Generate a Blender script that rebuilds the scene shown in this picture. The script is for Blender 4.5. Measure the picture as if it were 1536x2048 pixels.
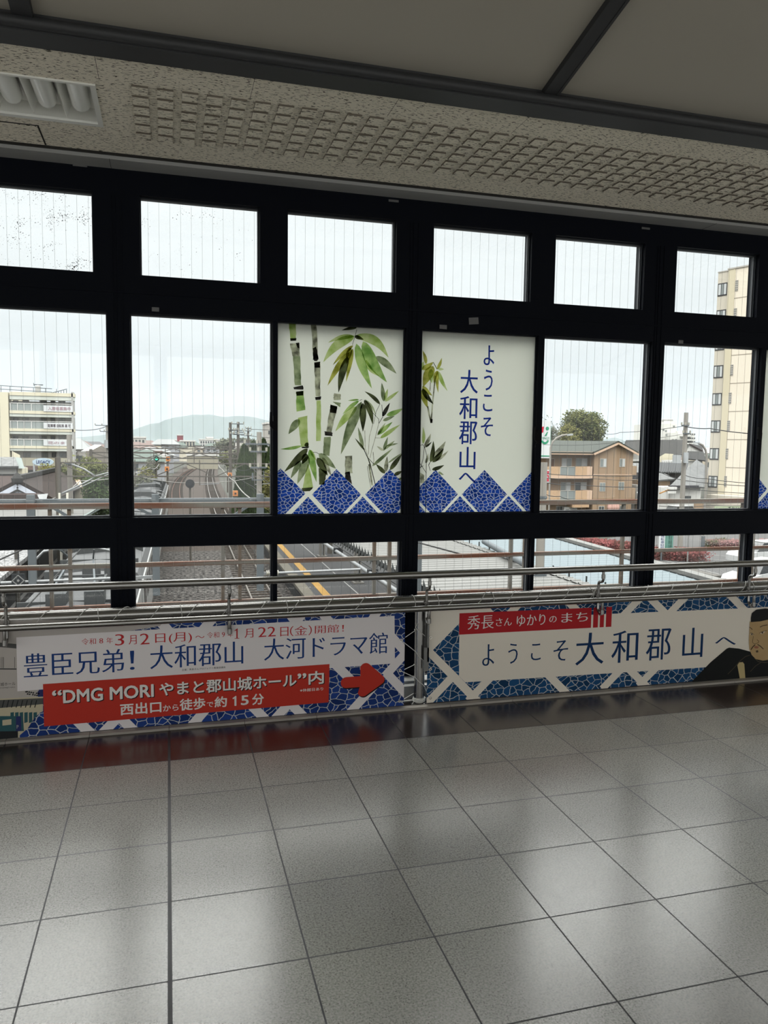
import bpy, math, random
from mathutils import Vector, Matrix
random.seed(7)
SC = bpy.context.scene
for o in list(bpy.data.objects):
    bpy.data.objects.remove(o)
COL = SC.collection

# ------------------------------------------------------------------ camera
CX, CY, CZ = 0.01103682, -3.74642046, 1.5355614
FPX = 1539.493
RC = ((0.9630099660643867, -0.2691447669549559, 0.013149132345187043),
      (-0.010759466872009356, -0.08716422843672046, -0.9961358497482466),
      (0.26925088511144935, 0.9591472732077143, -0.08683587487270115))
cd = bpy.data.cameras.new('camera')
cam = bpy.data.objects.new('camera', cd)
COL.objects.link(cam)
r, u_, f_ = Vector(RC[0]), -Vector(RC[1]), Vector(RC[2])
M = Matrix.Identity(4)
for i in range(3):
    M[i][0], M[i][1], M[i][2] = r[i], u_[i], -f_[i]
M[0][3], M[1][3], M[2][3] = CX, CY, CZ
cam.matrix_world = M
cd.sensor_fit = 'VERTICAL'
cd.sensor_height = 24.0
cd.sensor_width = 18.0
cd.lens = FPX / 2048.0 * 24.0
cd.clip_start = 0.05
cd.clip_end = 30000
SC.camera = cam

# ------------------------------------------------------------------ sky, exposure
SC.view_settings.view_transform = 'Standard'
SC.view_settings.look = 'None'
SC.view_settings.gamma = 1
SC.view_settings.use_curve_mapping = False
SC.view_settings.exposure = 0.36
SC.cycles.use_denoising = True
SC.cycles.max_bounces = 10
SC.cycles.diffuse_bounces = 5
SC.cycles.glossy_bounces = 4
SC.cycles.transmission_bounces = 6
SC.cycles.transparent_max_bounces = 24
SC.cycles.volume_bounces = 0
SC.cycles.sample_clamp_indirect = 6
SC.cycles.caustics_reflective = False
SC.cycles.caustics_refractive = False

SKY_HORIZON = (0.532, 0.568, 0.574)
SKY_ZENITH_GAIN = 11.0
SKY_MID_GAIN = 1.48
w = bpy.data.worlds.new('overcast_sky')
SC.world = w
w.use_nodes = True
nt = w.node_tree
nt.nodes.clear()
N = nt.nodes.new
L = nt.links.new
tc = N('ShaderNodeTexCoord')
sx = N('ShaderNodeSeparateXYZ')
L(tc.outputs['Generated'], sx.inputs[0])
rp = N('ShaderNodeValToRGB')
L(sx.outputs['Z'], rp.inputs['Fac'])
el = rp.color_ramp.elements
def sky(g):
    t = min(1, max(0, (g - 1.2) / 3))      # the thin high cloud is warmer than the horizon
    return (SKY_HORIZON[0] * g * (1 + .05 * t), SKY_HORIZON[1] * g, SKY_HORIZON[2] * g * (1 - .035 * t), 1)
el[0].position = 0.0
el[0].color = sky(0.93)
el[1].position = 1.0
el[1].color = sky(SKY_ZENITH_GAIN)
e = el.new(0.06); e.color = sky(1.02)
e = el.new(0.16); e.color = sky(1.34)
e = el.new(0.33); e.color = sky(SKY_MID_GAIN)
e = el.new(0.42); e.color = sky(3.5)
e = el.new(0.58); e.color = sky(8.8)
e = el.new(0.75); e.color = sky(SKY_ZENITH_GAIN)
mp = N('ShaderNodeMapping')
mp.inputs['Scale'].default_value = (3, 3, 9)
L(tc.outputs['Generated'], mp.inputs[0])
nz = N('ShaderNodeTexNoise')
nz.inputs['Scale'].default_value = 1.6
nz.inputs['Detail'].default_value = 5
L(mp.outputs[0], nz.inputs['Vector'])
cr = N('ShaderNodeMapRange')
cr.inputs[1].default_value = 0.3
cr.inputs[2].default_value = 0.7
cr.inputs[3].default_value = 0.93
cr.inputs[4].default_value = 1.04
L(nz.outputs[0], cr.inputs[0])
vm = N('ShaderNodeVectorMath')
vm.operation = 'SCALE'
L(rp.outputs[0], vm.inputs[0])
L(cr.outputs[0], vm.inputs['Scale'])
# sky glow added behind the camera to brighten the interior and facades
GLOW_DIR = (-0.25, -0.60, 0.75)
REAR_GLOW = 1.45
vn = N('ShaderNodeVectorMath'); vn.operation = 'NORMALIZE'
L(tc.outputs['Generated'], vn.inputs[0])
dp = N('ShaderNodeVectorMath'); dp.operation = 'DOT_PRODUCT'
L(vn.outputs[0], dp.inputs[0])
dp.inputs[1].default_value = Vector(GLOW_DIR).normalized()
mx = N('ShaderNodeMath'); mx.operation = 'MAXIMUM'; mx.inputs[1].default_value = 0
L(dp.outputs['Value'], mx.inputs[0])
pw = N('ShaderNodeMath'); pw.operation = 'POWER'; pw.inputs[1].default_value = 1.6
L(mx.outputs[0], pw.inputs[0])
ml = N('ShaderNodeMath'); ml.operation = 'MULTIPLY'; ml.inputs[1].default_value = REAR_GLOW
L(pw.outputs[0], ml.inputs[0])
cg = N('ShaderNodeVectorMath'); cg.operation = 'SCALE'; cg.inputs[0].default_value = (1.0, 0.99, 0.96)
L(ml.outputs[0], cg.inputs['Scale'])
av = N('ShaderNodeVectorMath'); av.operation = 'ADD'
L(vm.outputs[0], av.inputs[0]); L(cg.outputs[0], av.inputs[1])
bg = N('ShaderNodeBackground')
L(av.outputs[0], bg.inputs['Color'])
bg.inputs['Strength'].default_value = 1.0
wo = N('ShaderNodeOutputWorld')
L(bg.outputs[0], wo.inputs[0])

# ------------------------------------------------------------------ helpers
def ray(u, v):
    a, b = (u - 768) / FPX, (v - 1024) / FPX
    return Vector([RC[0][i] * a + RC[1][i] * b + RC[2][i] for i in range(3)])
def at(u, v, y):
    """the point at depth y that the photograph shows at (u, v)"""
    d = ray(u, v)
    t = (y - CY) / d[1]
    return Vector((CX + d[0] * t, y, CZ + d[2] * t))
def atz(u, v, z):
    d = ray(u, v)
    t = (z - CZ) / d[2]
    return Vector((CX + d[0] * t, CY + d[1] * t, z))

def srgb(r, g, b):
    f = lambda c: (c / 255) / 12.92 if c / 255 <= 0.04045 else ((c / 255 + 0.055) / 1.055) ** 2.4
    return (f(r), f(g), f(b), 1)

MATS = {}
ALB = 1.0          # darkens outdoor base colours to offset the boosted sky light
def mat(name, col, rough=0.6, metal=0.0, spec=0.5, noise=None, bump=None):
    """plain principled material; noise=(scale, amount, second colour) mottles the colour; bump=(scale, strength)"""
    if name in MATS:
        return MATS[name]
    if ALB < 1 and spec == 0.5 and rough > 0.4:
        spec = 0.1          # weaker reflection of the bright sky outdoors
    col = (col[0] * ALB, col[1] * ALB, col[2] * ALB, 1)
    if noise:
        noise = (noise[0], noise[1], (noise[2][0] * ALB, noise[2][1] * ALB, noise[2][2] * ALB, 1))
    m = bpy.data.materials.new(name)
    m.use_nodes = True
    t = m.node_tree
    b = t.nodes['Principled BSDF']
    b.inputs["Base Color"].default_value = col if len(col) == 4 else (*col, 1)
    b.inputs['Roughness'].default_value = rough
    b.inputs['Metallic'].default_value = metal
    b.inputs['Specular IOR Level'].default_value = 0.12 if name.startswith(('banner_', 'lettering_', 'print_')) else spec
    if noise or bump:
        co = t.nodes.new('ShaderNodeTexCoord')
    if noise:
        n = t.nodes.new('ShaderNodeTexNoise')
        sc = noise[0]
        if isinstance(sc, (tuple, list)):
            q = t.nodes.new('ShaderNodeMapping')
            q.inputs['Scale'].default_value = sc
            t.links.new(co.outputs['Object'], q.inputs[0])
            t.links.new(q.outputs[0], n.inputs['Vector'])
            n.inputs['Scale'].default_value = 1
        else:
            n.inputs['Scale'].default_value = sc
            t.links.new(co.outputs['Object'], n.inputs['Vector'])
        n.inputs['Detail'].default_value = 6
        rr = t.nodes.new('ShaderNodeValToRGB')
        rr.color_ramp.elements[0].position = 0.5 - noise[1]
        rr.color_ramp.elements[1].position = 0.5 + noise[1]
        rr.color_ramp.elements[0].color = noise[2] if len(noise[2]) == 4 else (*noise[2], 1)
        rr.color_ramp.elements[1].color = b.inputs['Base Color'].default_value[:]
        t.links.new(n.outputs[0], rr.inputs[0])
        t.links.new(rr.outputs[0], b.inputs['Base Color'])
    if bump:
        n = t.nodes.new('ShaderNodeTexNoise')
        n.inputs['Scale'].default_value = bump[0]
        t.links.new(co.outputs['Object'], n.inputs['Vector'])
        bm = t.nodes.new('ShaderNodeBump')
        bm.inputs['Strength'].default_value = bump[1]
        bm.inputs['Distance'].default_value = 0.01
        t.links.new(n.outputs[0], bm.inputs['Height'])
        t.links.new(bm.outputs[0], b.inputs['Normal'])
    MATS[name] = m
    return m

class MB:
    """collects shapes; build() links them as ONE mesh object"""
    def __init__(s):
        s.v, s.f, s.m, s.sm = [], [], [], []
    def add(s, vs, fs, mi=0, smooth=False):
        k = len(s.v)
        s.v += [tuple(p) for p in vs]
        for f in fs:
            s.f.append([k + i for i in f])
            s.m.append(mi)
            s.sm.append(smooth)
        return s
    def box(s, x0, x1, y0, y1, z0, z1, mi=0):
        vs = [(x0, y0, z0), (x1, y0, z0), (x1, y1, z0), (x0, y1, z0), (x0, y0, z1), (x1, y0, z1), (x1, y1, z1), (x0, y1, z1)]
        return s.add(vs, [(0, 3, 2, 1), (4, 5, 6, 7), (0, 1, 5, 4), (1, 2, 6, 5), (2, 3, 7, 6), (3, 0, 4, 7)], mi)
    def poly(s, pts, mi=0):
        return s.add(pts, [tuple(range(len(pts)))], mi)
    def prism(s, prof, y0, y1, mi=0, axis='y'):
        """profile points (a, b) swept along an axis: y -> (a, t, b), x -> (t, a, b), z -> (a, b, t)"""
        P = {'y': lambda a, b, t: (a, t, b), 'x': lambda a, b, t: (t, a, b), 'z': lambda a, b, t: (a, b, t)}[axis]
        n = len(prof)
        vs = [P(a, b, y0) for a, b in prof] + [P(a, b, y1) for a, b in prof]
        fs = [tuple(range(n))[::-1], tuple(range(n, 2 * n))]
        fs += [(i, (i + 1) % n, n + (i + 1) % n, n + i) for i in range(n)]
        return s.add(vs, fs, mi)
    def tube(s, pts, r, n=10, mi=0, r2=None, smooth=True, cap=True):
        pts = [Vector(p) for p in pts]
        if len(pts) == 2 and (pts[1] - pts[0]).length > 1.5 and r2 is None:      # long pipes in short lengths
            k = int((pts[1] - pts[0]).length / 0.4)
            pts = [pts[0].lerp(pts[1], i / k) for i in range(k + 1)]
        m = len(pts)
        vs, fs = [], []
        up = None
        for i, p in enumerate(pts):
            d = (pts[min(i + 1, m - 1)] - pts[max(i - 1, 0)]).normalized()
            if up is None:
                a = Vector((0, 0, 1)) if abs(d.z) < 0.9 else Vector((1, 0, 0))
                up = (a - d * a.dot(d)).normalized()
            else:
                up = (up - d * up.dot(d)).normalized()
            q = d.cross(up)
            rr = r if r2 is None else r + (r2 - r) * i / (m - 1)
            for k in range(n):
                t = 2 * math.pi * k / n
                vs.append(p + up * (rr * math.cos(t)) + q * (rr * math.sin(t)))
        for i in range(m - 1):
            for k in range(n):
                a, b = i * n + k, i * n + (k + 1) % n
                fs.append((a, b, b + n, a + n))
        s.add(vs, fs, mi, smooth)
        if cap:
            s.add([vs[k] for k in range(n)], [tuple(range(n))[::-1]], mi)
            s.add([vs[(m - 1) * n + k] for k in range(n)], [tuple(range(n))], mi)
        return s
    def bar(s, a, b, w, h=None, mi=0):
        """square bar from a to b"""
        a, b = Vector(a), Vector(b)
        h = h or w
        d = (b - a).normalized()
        up = Vector((0, 0, 1)) if abs(d.z) < 0.95 else Vector((0, 1, 0))
        q = d.cross(up).normalized()
        up = q.cross(d)
        vs = []
        for p in (a, b):
            for i, j in ((-1, -1), (1, -1), (1, 1), (-1, 1)):
                vs.append(p + q * (w / 2 * i) + up * (h / 2 * j))
        return s.add(vs, [(0, 1, 2, 3), (7, 6, 5, 4), (0, 4, 5, 1), (1, 5, 6, 2), (2, 6, 7, 3), (3, 7, 4, 0)], mi)
    def lathe(s, prof, c, n=20, mi=0):
        """prof: (radius, z) turned about the vertical through c"""
        vs, fs = [], []
        for rr, z in prof:
            for k in range(n):
                t = 2 * math.pi * k / n
                vs.append((c[0] + rr * math.cos(t), c[1] + rr * math.sin(t), c[2] + z))
        for i in range(len(prof) - 1):
            for k in range(n):
                a, b = i * n + k, i * n + (k + 1) % n
                fs.append((a, b, b + n, a + n))
        fs.append(tuple(range(n))[::-1])
        fs.append(tuple((len(prof) - 1) * n + k for k in range(n)))
        return s.add(vs, fs, mi, False)
    def build(s, name, mats, parent=None, origin=None):
        me = bpy.data.meshes.new(name)
        vs = s.v
        if origin is not None:
            vs = [(p[0] - origin[0], p[1] - origin[1], p[2] - origin[2]) for p in vs]
        me.from_pydata(vs, [], s.f)
        for m in (mats if isinstance(mats, (list, tuple)) else [mats]):
            me.materials.append(m)
        me.polygons.foreach_set('material_index', s.m)
        me.polygons.foreach_set('use_smooth', s.sm)
        me.update()
        o = bpy.data.objects.new(name, me)
        COL.objects.link(o)
        if origin is not None:
            o.location = origin
        if parent is not None:
            o.parent = parent
        return o

def tag(o, label, cat, group=None, kind=None):
    o['label'] = label
    o['category'] = cat
    if group:
        o['group'] = group
    if kind:
        o['kind'] = kind
    return o
def thing(name, label, cat, group=None, kind=None, loc=(0, 0, 0)):
    o = bpy.data.objects.new(name, None)
    o.empty_display_size = 0.1
    COL.objects.link(o)
    o.location = loc
    return tag(o, label, cat, group, kind)
def structure(o, label, cat):
    return tag(o, label, cat, None, 'structure')
def copy_tree(o, parent=None):
    c = o.copy()
    COL.objects.link(c)
    c.parent = parent
    for ch in list(o.children):
        copy_tree(ch, c)
    return c

def clip(poly, x0, x1, z0, z1):
    """clips a list of (x, z) to a rectangle"""
    for ax, lim, sg in ((0, x0, 1), (0, x1, -1), (1, z0, 1), (1, z1, -1)):
        out = []
        for i in range(len(poly)):
            a, b = poly[i - 1], poly[i]
            da, db = sg * (a[ax] - lim), sg * (b[ax] - lim)
            if (da >= 0) != (db >= 0):
                t = da / (da - db)
                out.append((a[0] + (b[0] - a[0]) * t, a[1] + (b[1] - a[1]) * t))
            if db >= 0:
                out.append(b)
        poly = out
        if not poly:
            break
    return poly

def glyphs(s, serif=0.0, stack=False, grow=0.0):
    """flat lettering in the x-z plane as (verts, faces) in em units; serif thins the horizontal strokes as brush-serif type has them"""
    if s == '1':         # drawn with a flag and a foot, as book type has it
        h = serif or 0.03
        vs = [(.20, 0), (.32, 0), (.32, .74), (.27, .74), (.20, .69), (.04, .60), (.04, .56), (.20, .60), (0.05, 0), (.47, 0), (.47, .04), (.05, .04)]
        return vs, [[0, 1, 2, 3, 4, 7], [4, 5, 6, 7], [8, 9, 10, 11]] if serif else [[0, 1, 2, 3, 4, 7], [4, 5, 6, 7]]
    vs, fs = [], []
    rows = list(s) if stack else [s]
    for ri, row in enumerate(rows):
        c = bpy.data.curves.new('lettering', 'FONT')
        c.body = row
        c.size = 1
        c.resolution_u = 3
        o = bpy.data.objects.new('lettering', c)
        COL.objects.link(o)
        me = bpy.data.meshes.new_from_object(o.evaluated_get(bpy.context.evaluated_depsgraph_get()))
        bpy.data.objects.remove(o)
        bpy.data.curves.remove(c)
        co = [[v.co.x, v.co.y - ri] for v in me.vertices]
        polys = [list(p.vertices) for p in me.polygons]
        if serif or grow:
            cnt = {}
            for p in polys:
                for i in range(len(p)):
                    a, b = p[i - 1], p[i]
                    k = (min(a, b), max(a, b))
                    cnt.setdefault(k, []).append((a, b))
            nor = [[0.0, 0.0] for _ in co]
            for k, l in cnt.items():
                if len(l) == 1:
                    a, b = l[0]
                    dx, dy = co[b][0] - co[a][0], co[b][1] - co[a][1]
                    q = math.hypot(dx, dy) or 1
                    for i in (a, b):
                        nor[i][0] += dy / q
                        nor[i][1] += -dx / q
            for i, (nx, ny) in enumerate(nor):
                q = math.hypot(nx, ny)
                if q > 1e-6:
                    co[i][0] += (grow + serif * 0.35) * nx / q
                    co[i][1] += (grow - serif) * ny / q
        k = len(vs)
        vs += co
        fs += [[k + i for i in p] for p in polys]
        bpy.data.meshes.remove(me)
    return vs, fs

def letter(mb, s, x0, x1, z0, z1, y, mi=0, keep=False, bold=0.0, **kw):
    """fits lettering to the box x0..x1, z0..z1 on the plane y; keep: height follows the width; bold fattens the strokes"""
    vs, fs = glyphs(s, **kw)
    ax, bx = min(v[0] for v in vs), max(v[0] for v in vs)
    az, bz = min(v[1] for v in vs), max(v[1] for v in vs)
    kx = (x1 - x0) / (bx - ax)
    kz = kx if keep else (z1 - z0) / (bz - az)
    sh = [(0, 0)] if not bold else [(math.cos(i * math.pi / 4) * bold, math.sin(i * math.pi / 4) * bold) for i in range(8)] + [(0, 0)]
    for i, (p, q) in enumerate(sh):
        mb.add([(x0 + (v[0] - ax + p) * kx, y - 0.00001 * i, z0 + (v[1] - az + q) * kz) for v in vs], fs, mi)
def letters(P, name, m, par, items, y, lab=None, **kw):
    """each word its own part"""
    for it in items:
        q = MB()
        k = dict(kw)
        if len(it) > 5:
            k['bold'] = it[5]
        letter(q, *it[:5], y, **k)
        P(q, name, m, par, lab)
def seen_at(p):
    """photo coordinates of a point"""
    d = Vector(p) - Vector((CX, CY, CZ))
    a = [sum(RC[i][k] * d[k] for k in range(3)) for i in range(3)]
    return 768 + FPX * a[0] / a[2], 1024 + FPX * a[1] / a[2]

def band(mb, p, q, wd, y, box, mi=0):
    """printed stripe between two (x, z) points, wd wide, clipped to box"""
    dx, dz = q[0] - p[0], q[1] - p[1]
    n = math.hypot(dx, dz)
    ox, oz = -dz / n * wd / 2, dx / n * wd / 2
    pl = clip([(p[0] + ox, p[1] + oz), (p[0] - ox, p[1] - oz), (q[0] - ox, q[1] - oz), (q[0] + ox, q[1] + oz)], *box)
    if len(pl) > 2:
        mb.poly([(a, y, b) for a, b in pl], mi)
# ------------------------------------------------------------------ room shell
X0, X1, YB = -5.2, 8.6, -7.6          # ends of the passage and its rear wall
TX, TY = 0.4, 0.39693                 # floor tile

def floor_material():
    m = bpy.data.materials.new('polished_floor_tile')
    m.use_nodes = True
    t = m.node_tree
    N, L = t.nodes.new, t.links.new
    b = t.nodes['Principled BSDF']
    co = N('ShaderNodeTexCoord')
    sp = N('ShaderNodeSeparateXYZ')
    L(co.outputs['Object'], sp.inputs[0])
    def math_(op, a, bb=None, c=None):
        n = N('ShaderNodeMath')
        n.operation = op
        for i, x in enumerate((a, bb, c)):
            if x is None:
                continue
            if isinstance(x, (int, float)):
                n.inputs[i].default_value = x
            else:
                L(x, n.inputs[i])
        return n.outputs[0]
    def joint(src, size, half):
        q = math_('DIVIDE', src, size)
        q = math_('ADD', q, 100.5)
        q = math_('FRACT', q)
        q = math_('SUBTRACT', q, 0.5)
        q = math_('ABSOLUTE', q)
        return math_('LESS_THAN', q, half / size)
    jx = joint(sp.outputs[0], TX, 0.0027)
    jy = joint(sp.outputs[1], TY, 0.0027)
    wide = math_('LESS_THAN', math_('ABSOLUTE', sp.outputs[0]), 0.0065)
    jn = math_('MAXIMUM', math_('MAXIMUM', jx, jy), wide)
    border = math_('GREATER_THAN', sp.outputs[1], 0.0)
    # granite grain
    n1 = N('ShaderNodeTexNoise'); n1.inputs['Scale'].default_value = 150; n1.inputs['Detail'].default_value = 4
    n2 = N('ShaderNodeTexVoronoi'); n2.inputs['Scale'].default_value = 125
    n3 = N('ShaderNodeTexNoise'); n3.inputs['Scale'].default_value = 3.0; n3.inputs['Detail'].default_value = 4
    for n in (n1, n2, n3):
        L(co.outputs['Object'], n.inputs['Vector'])
    r1 = N('ShaderNodeValToRGB')
    e = r1.color_ramp.elements
    e[0].position, e[0].color = 0.36, (0.175, 0.17, 0.154, 1)
    e[1].position, e[1].color = 0.62, (0.322, 0.314, 0.288, 1)
    k = e.new(0.47); k.color = (0.246, 0.24, 0.218, 1)
    L(n1.outputs[0], r1.inputs[0])
    sepc = N('ShaderNodeSeparateColor'); L(n2.outputs['Color'], sepc.inputs[0])
    dk = math_('MULTIPLY', math_('LESS_THAN', n2.outputs['Distance'], 0.27), math_('GREATER_THAN', sepc.outputs[0], 0.60))
    mx = N('ShaderNodeMix'); mx.data_type = 'RGBA'
    L(math_('MULTIPLY', dk, 0.75), mx.inputs[0])
    L(r1.outputs[0], mx.inputs[6])
    mx.inputs[7].default_value = (0.075, 0.07, 0.06, 1)
    # each tile a little different
    fx = math_('FLOOR', math_('DIVIDE', sp.outputs[0], TX))
    fy = math_('FLOOR', math_('DIVIDE', sp.outputs[1], TY))
    wn = N('ShaderNodeTexWhiteNoise'); wn.noise_dimensions = '2D'
    cb = N('ShaderNodeCombineXYZ'); L(fx, cb.inputs[0]); L(fy, cb.inputs[1])
    L(cb.outputs[0], wn.inputs['Vector'])
    val = math_('ADD', math_('MULTIPLY', wn.outputs[0], 0.16), math_('MULTIPLY', n3.outputs[0], 0.25))
    val = math_('ADD', val, 0.72)
    sc = N('ShaderNodeVectorMath'); sc.operation = 'SCALE'
    L(mx.outputs[2], sc.inputs[0]); L(val, sc.inputs['Scale'])
    # dark brown border course by the windows
    bd = N('ShaderNodeValToRGB')
    bd.color_ramp.elements[0].color = (0.022, 0.014, 0.012, 1)
    bd.color_ramp.elements[1].color = (0.060, 0.040, 0.034, 1)
    L(n1.outputs[0], bd.inputs[0])
    m2 = N('ShaderNodeMix'); m2.data_type = 'RGBA'
    L(border, m2.inputs[0]); L(sc.outputs[0], m2.inputs[6]); L(bd.outputs[0], m2.inputs[7])
    m3 = N('ShaderNodeMix'); m3.data_type = 'RGBA'
    L(jn, m3.inputs[0]); L(m2.outputs[2], m3.inputs[6]); m3.inputs[7].default_value = (0.008, 0.008, 0.011, 1)
    L(m3.outputs[2], b.inputs['Base Color'])
    ro = math_('ADD', math_('MULTIPLY', n1.outputs[0], 0.14), 0.16)
    ro = math_('SUBTRACT', ro, math_('MULTIPLY', border, 0.01))
    L(math_('ADD', ro, math_('MULTIPLY', jn, 0.4)), b.inputs['Roughness'])
    b.inputs['Specular IOR Level'].default_value = 0.85
    return m

o = MB().box(X0, X1, YB, 0.60, -0.12, 0.0).build('floor', floor_material())
structure(o, 'speckled grey square tile floor with a dark brown border course along the windows', 'floor')

# rock wool ceiling strip with rows of raised pads
def wool_material():
    m = bpy.data.materials.new('fissured_rock_wool')
    m.use_nodes = True
    t = m.node_tree
    N, L = t.nodes.new, t.links.new
    b = t.nodes['Principled BSDF']
    b.inputs['Roughness'].default_value = 0.9
    b.inputs['Specular IOR Level'].default_value = 0.1
    co = N('ShaderNodeTexCoord')
    mp = N('ShaderNodeMapping'); mp.inputs['Scale'].default_value = (48, 170, 60)
    L(co.outputs['Object'], mp.inputs[0])
    n = N('ShaderNodeTexNoise'); n.inputs['Scale'].default_value = 1; n.inputs['Detail'].default_value = 2.5; n.inputs['Distortion'].default_value = 0.5
    L(mp.outputs[0], n.inputs['Vector'])
    rr = N('ShaderNodeValToRGB')
    e = rr.color_ramp.elements
    e[0].position, e[0].color = 0.375, (0.05, 0.042, 0.03, 1)
    e[1].position, e[1].color = 0.415, (0.82, 0.765, 0.66, 1)
    L(n.outputs[0], rr.inputs[0])
    L(rr.outputs[0], b.inputs['Base Color'])
    bp = N('ShaderNodeBump'); bp.inputs['Distance'].default_value = 0.003; bp.inputs['Strength'].default_value = 0.5
    L(n.outputs[0], bp.inputs['Height']); L(bp.outputs[0], b.inputs['Normal'])
    return m
wool = wool_material()
dark_gap = mat('dark_gap', srgb(30, 28, 26), 0.9)
def ceiling_with_hole():
    q = MB()
    LX0, LX1, LY0, LY1 = -0.93, -0.262, -0.232, 0.206
    q.box(X0, LX0, -0.51, 0.545, 3.0, 3.03)
    q.box(LX1, X1, -0.51, 0.545, 3.0, 3.03)
    q.box(LX0, LX1, -0.51, LY0, 3.0, 3.03)
    q.box(LX0, LX1, LY1, 0.545, 3.0, 3.03)
    for i in range(48):
        for j in range(6):
            x, y = -0.119 + i * 0.1015, -0.275 + j * 0.1005
            x_, y_, a_, b__ = x + 0.066, y + 0.072, 2.9915, 3.0005
            q.add([(x, y, a_), (x_, y, a_), (x_, y_, a_), (x, y_, a_)], [(0, 3, 2, 1)])
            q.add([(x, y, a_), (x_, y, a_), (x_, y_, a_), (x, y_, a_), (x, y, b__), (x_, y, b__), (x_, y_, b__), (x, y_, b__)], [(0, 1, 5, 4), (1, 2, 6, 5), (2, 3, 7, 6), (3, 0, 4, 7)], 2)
    for k in range(-8, 14):
        x = -0.243 + k * 0.607
        q.box(x - 0.0008, x + 0.0008, -0.51, -0.29, 2.9997, 3.0002, 1)
    return q.build('ceiling', [wool, dark_gap, mat('shaded_pad_side', (0.15, 0.13, 0.105), 0.95)])  # pad sides coloured dark to imitate the shade along their edges
structure(ceiling_with_hole(), 'fissured beige ceiling board strip with rows of raised square pads', 'ceiling')

beam_m = mat('charcoal_beam_paint', srgb(42, 43, 46), 0.55)
q = MB()
q.box(X0, X1, -0.63, -0.51, 2.985, 3.2)
q.tube([(X0, -0.635, 3.012), (X1, -0.635, 3.012)], 0.022, 10)
q.box(X0, X1, -0.515, -0.503, 2.992, 3.03)
structure(q.build('trim_1', beam_m), 'long charcoal ceiling beam between the board strip and the smooth panels', 'beam')

SL = 0.2217
panel_m = mat('smooth_roof_panel', (0.37, 0.345, 0.30), 0.65, noise=(0.8, 0.5, (0.35, 0.325, 0.283)))
YR = -4.1
q = MB()
def zr(y): return 3.052 + (-0.65 - y) * SL if y > YR else 3.052 + (-0.65 - YR) * SL - (YR - y) * SL
q.add([(X0, -0.60, zr(-0.60)), (X1, -0.60, zr(-0.60)), (X1, YR, zr(YR)), (X0, YR, zr(YR)), (X0, YB, zr(YB)), (X1, YB, zr(YB)),
       (X0, -0.60, zr(-0.60) + .06), (X1, -0.60, zr(-0.60) + .06), (X1, YR, zr(YR) + .06), (X0, YR, zr(YR) + .06), (X0, YB, zr(YB) + .06), (X1, YB, zr(YB) + .06)],
      [(0, 1, 2, 3), (3, 2, 5, 4), (6, 9, 8, 7), (9, 10, 11, 8), (0, 6, 7, 1), (4, 5, 11, 10), (0, 3, 9, 6), (3, 4, 10, 9), (1, 7, 8, 2), (2, 8, 11, 5)])
structure(q.build('ceiling_smooth', panel_m), 'smooth grey sloping roof panels above the beam', 'ceiling')
n = 2
for k, lab in ((-1, 'dark slim rafter at the upper left corner above the beam'), (0, 'dark rafter running up between two smooth roof panels'), (1, None), (2, None), (-2, None), (3, None)):
    x = 1.587 + 2.06 * k
    q = MB()
    a, b_ = Vector((x, -0.62, zr(-0.62) - 0.012)), Vector((x, YR, zr(YR) - 0.012))
    q.bar(a, b_, 0.058, 0.03)
    q.bar(a + Vector((0.034, 0, -0.002)), b_ + Vector((0.034, 0, -0.002)), 0.012, 0.03)
    q.bar(b_, Vector((x, YB + 0.05, zr(YB + 0.05) - 0.012)), 0.058, 0.03)
    structure(q.build('trim_%d' % n, beam_m), lab or 'dark rafter under the smooth roof panels outside the picture', 'rafter')
    n += 1

soffit_m = mat('satin_grey_soffit', srgb(150, 150, 150), 0.4)
q = MB()
q.box(X0, X1, 0.558, 0.83, 2.972, 3.03)
for x in (-0.262, 3.4):
    q.box(x - 0.001, x + 0.001, 0.557, 0.70, 2.9712, 2.9735, 1)
structure(q.build('trim_%d' % n, [soffit_m, dark_gap]), 'grey metal soffit strip along the head of the windows', 'soffit'); n += 1
structure(MB().box(X0, X1, 0.543, 0.560, 2.990, 3.03).build('trim_%d' % n, dark_gap), 'dark shadow gap where the ceiling board meets the soffit', 'trim'); n += 1

# ------------------------------------------------------------------ window wall
frame_m = mat('near_black_window_frame', (0.0035, 0.0045, 0.008), 0.5, spec=0.06)
UP = [(-0.93, -0.357), (-0.122, 0.518), (0.673, 1.314), (1.545, 2.184), (2.346, 2.983), (3.222, 3.866)]
MD = [(-0.93, -0.296), (-0.181, 0.591), (0.617, 1.382), (1.483, 2.250), (2.291, 3.068), (3.158, 3.931), (3.968, 4.74)]
LO = [(-0.93, -0.297), (-0.179, 0.591), (0.615, 1.375), (1.478, 2.239), (2.264, 3.031), (3.149, 3.916), (3.941, 4.71)]
UPx = [(x - 1.676 * k - .06, y - 1.676 * k) for k in (1, 2) for x, y in (UP[1], UP[2])] + [(4.02, 4.66), (4.9, 5.54), (5.7, 6.34), (6.57, 7.2), (7.4, 8.0)] + [(-4.9, -4.3)]
MDx = [(x - 1.676 * k, y - 1.676 * k) for k in (1, 2) for x, y in (MD[1], MD[2])] + [(4.83, 5.6), (5.64, 6.4), (6.5, 7.27), (7.31, 8.07)] + [(-4.9, -4.3)]
LOx = [(x, y) for x, y in MDx]
ZROWS = [(0.117, 0.955), (1.118, 2.229), (2.430, 2.848)]
YF, YK = 0.70, 0.80
q = MB()
for z0, z1 in ((0.0, ZROWS[0][0]), (ZROWS[0][1], ZROWS[1][0]), (ZROWS[1][1], ZROWS[2][0]), (ZROWS[2][1], 3.03)):
    q.box(X0, X1, YF, YK, z0, z1)
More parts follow.
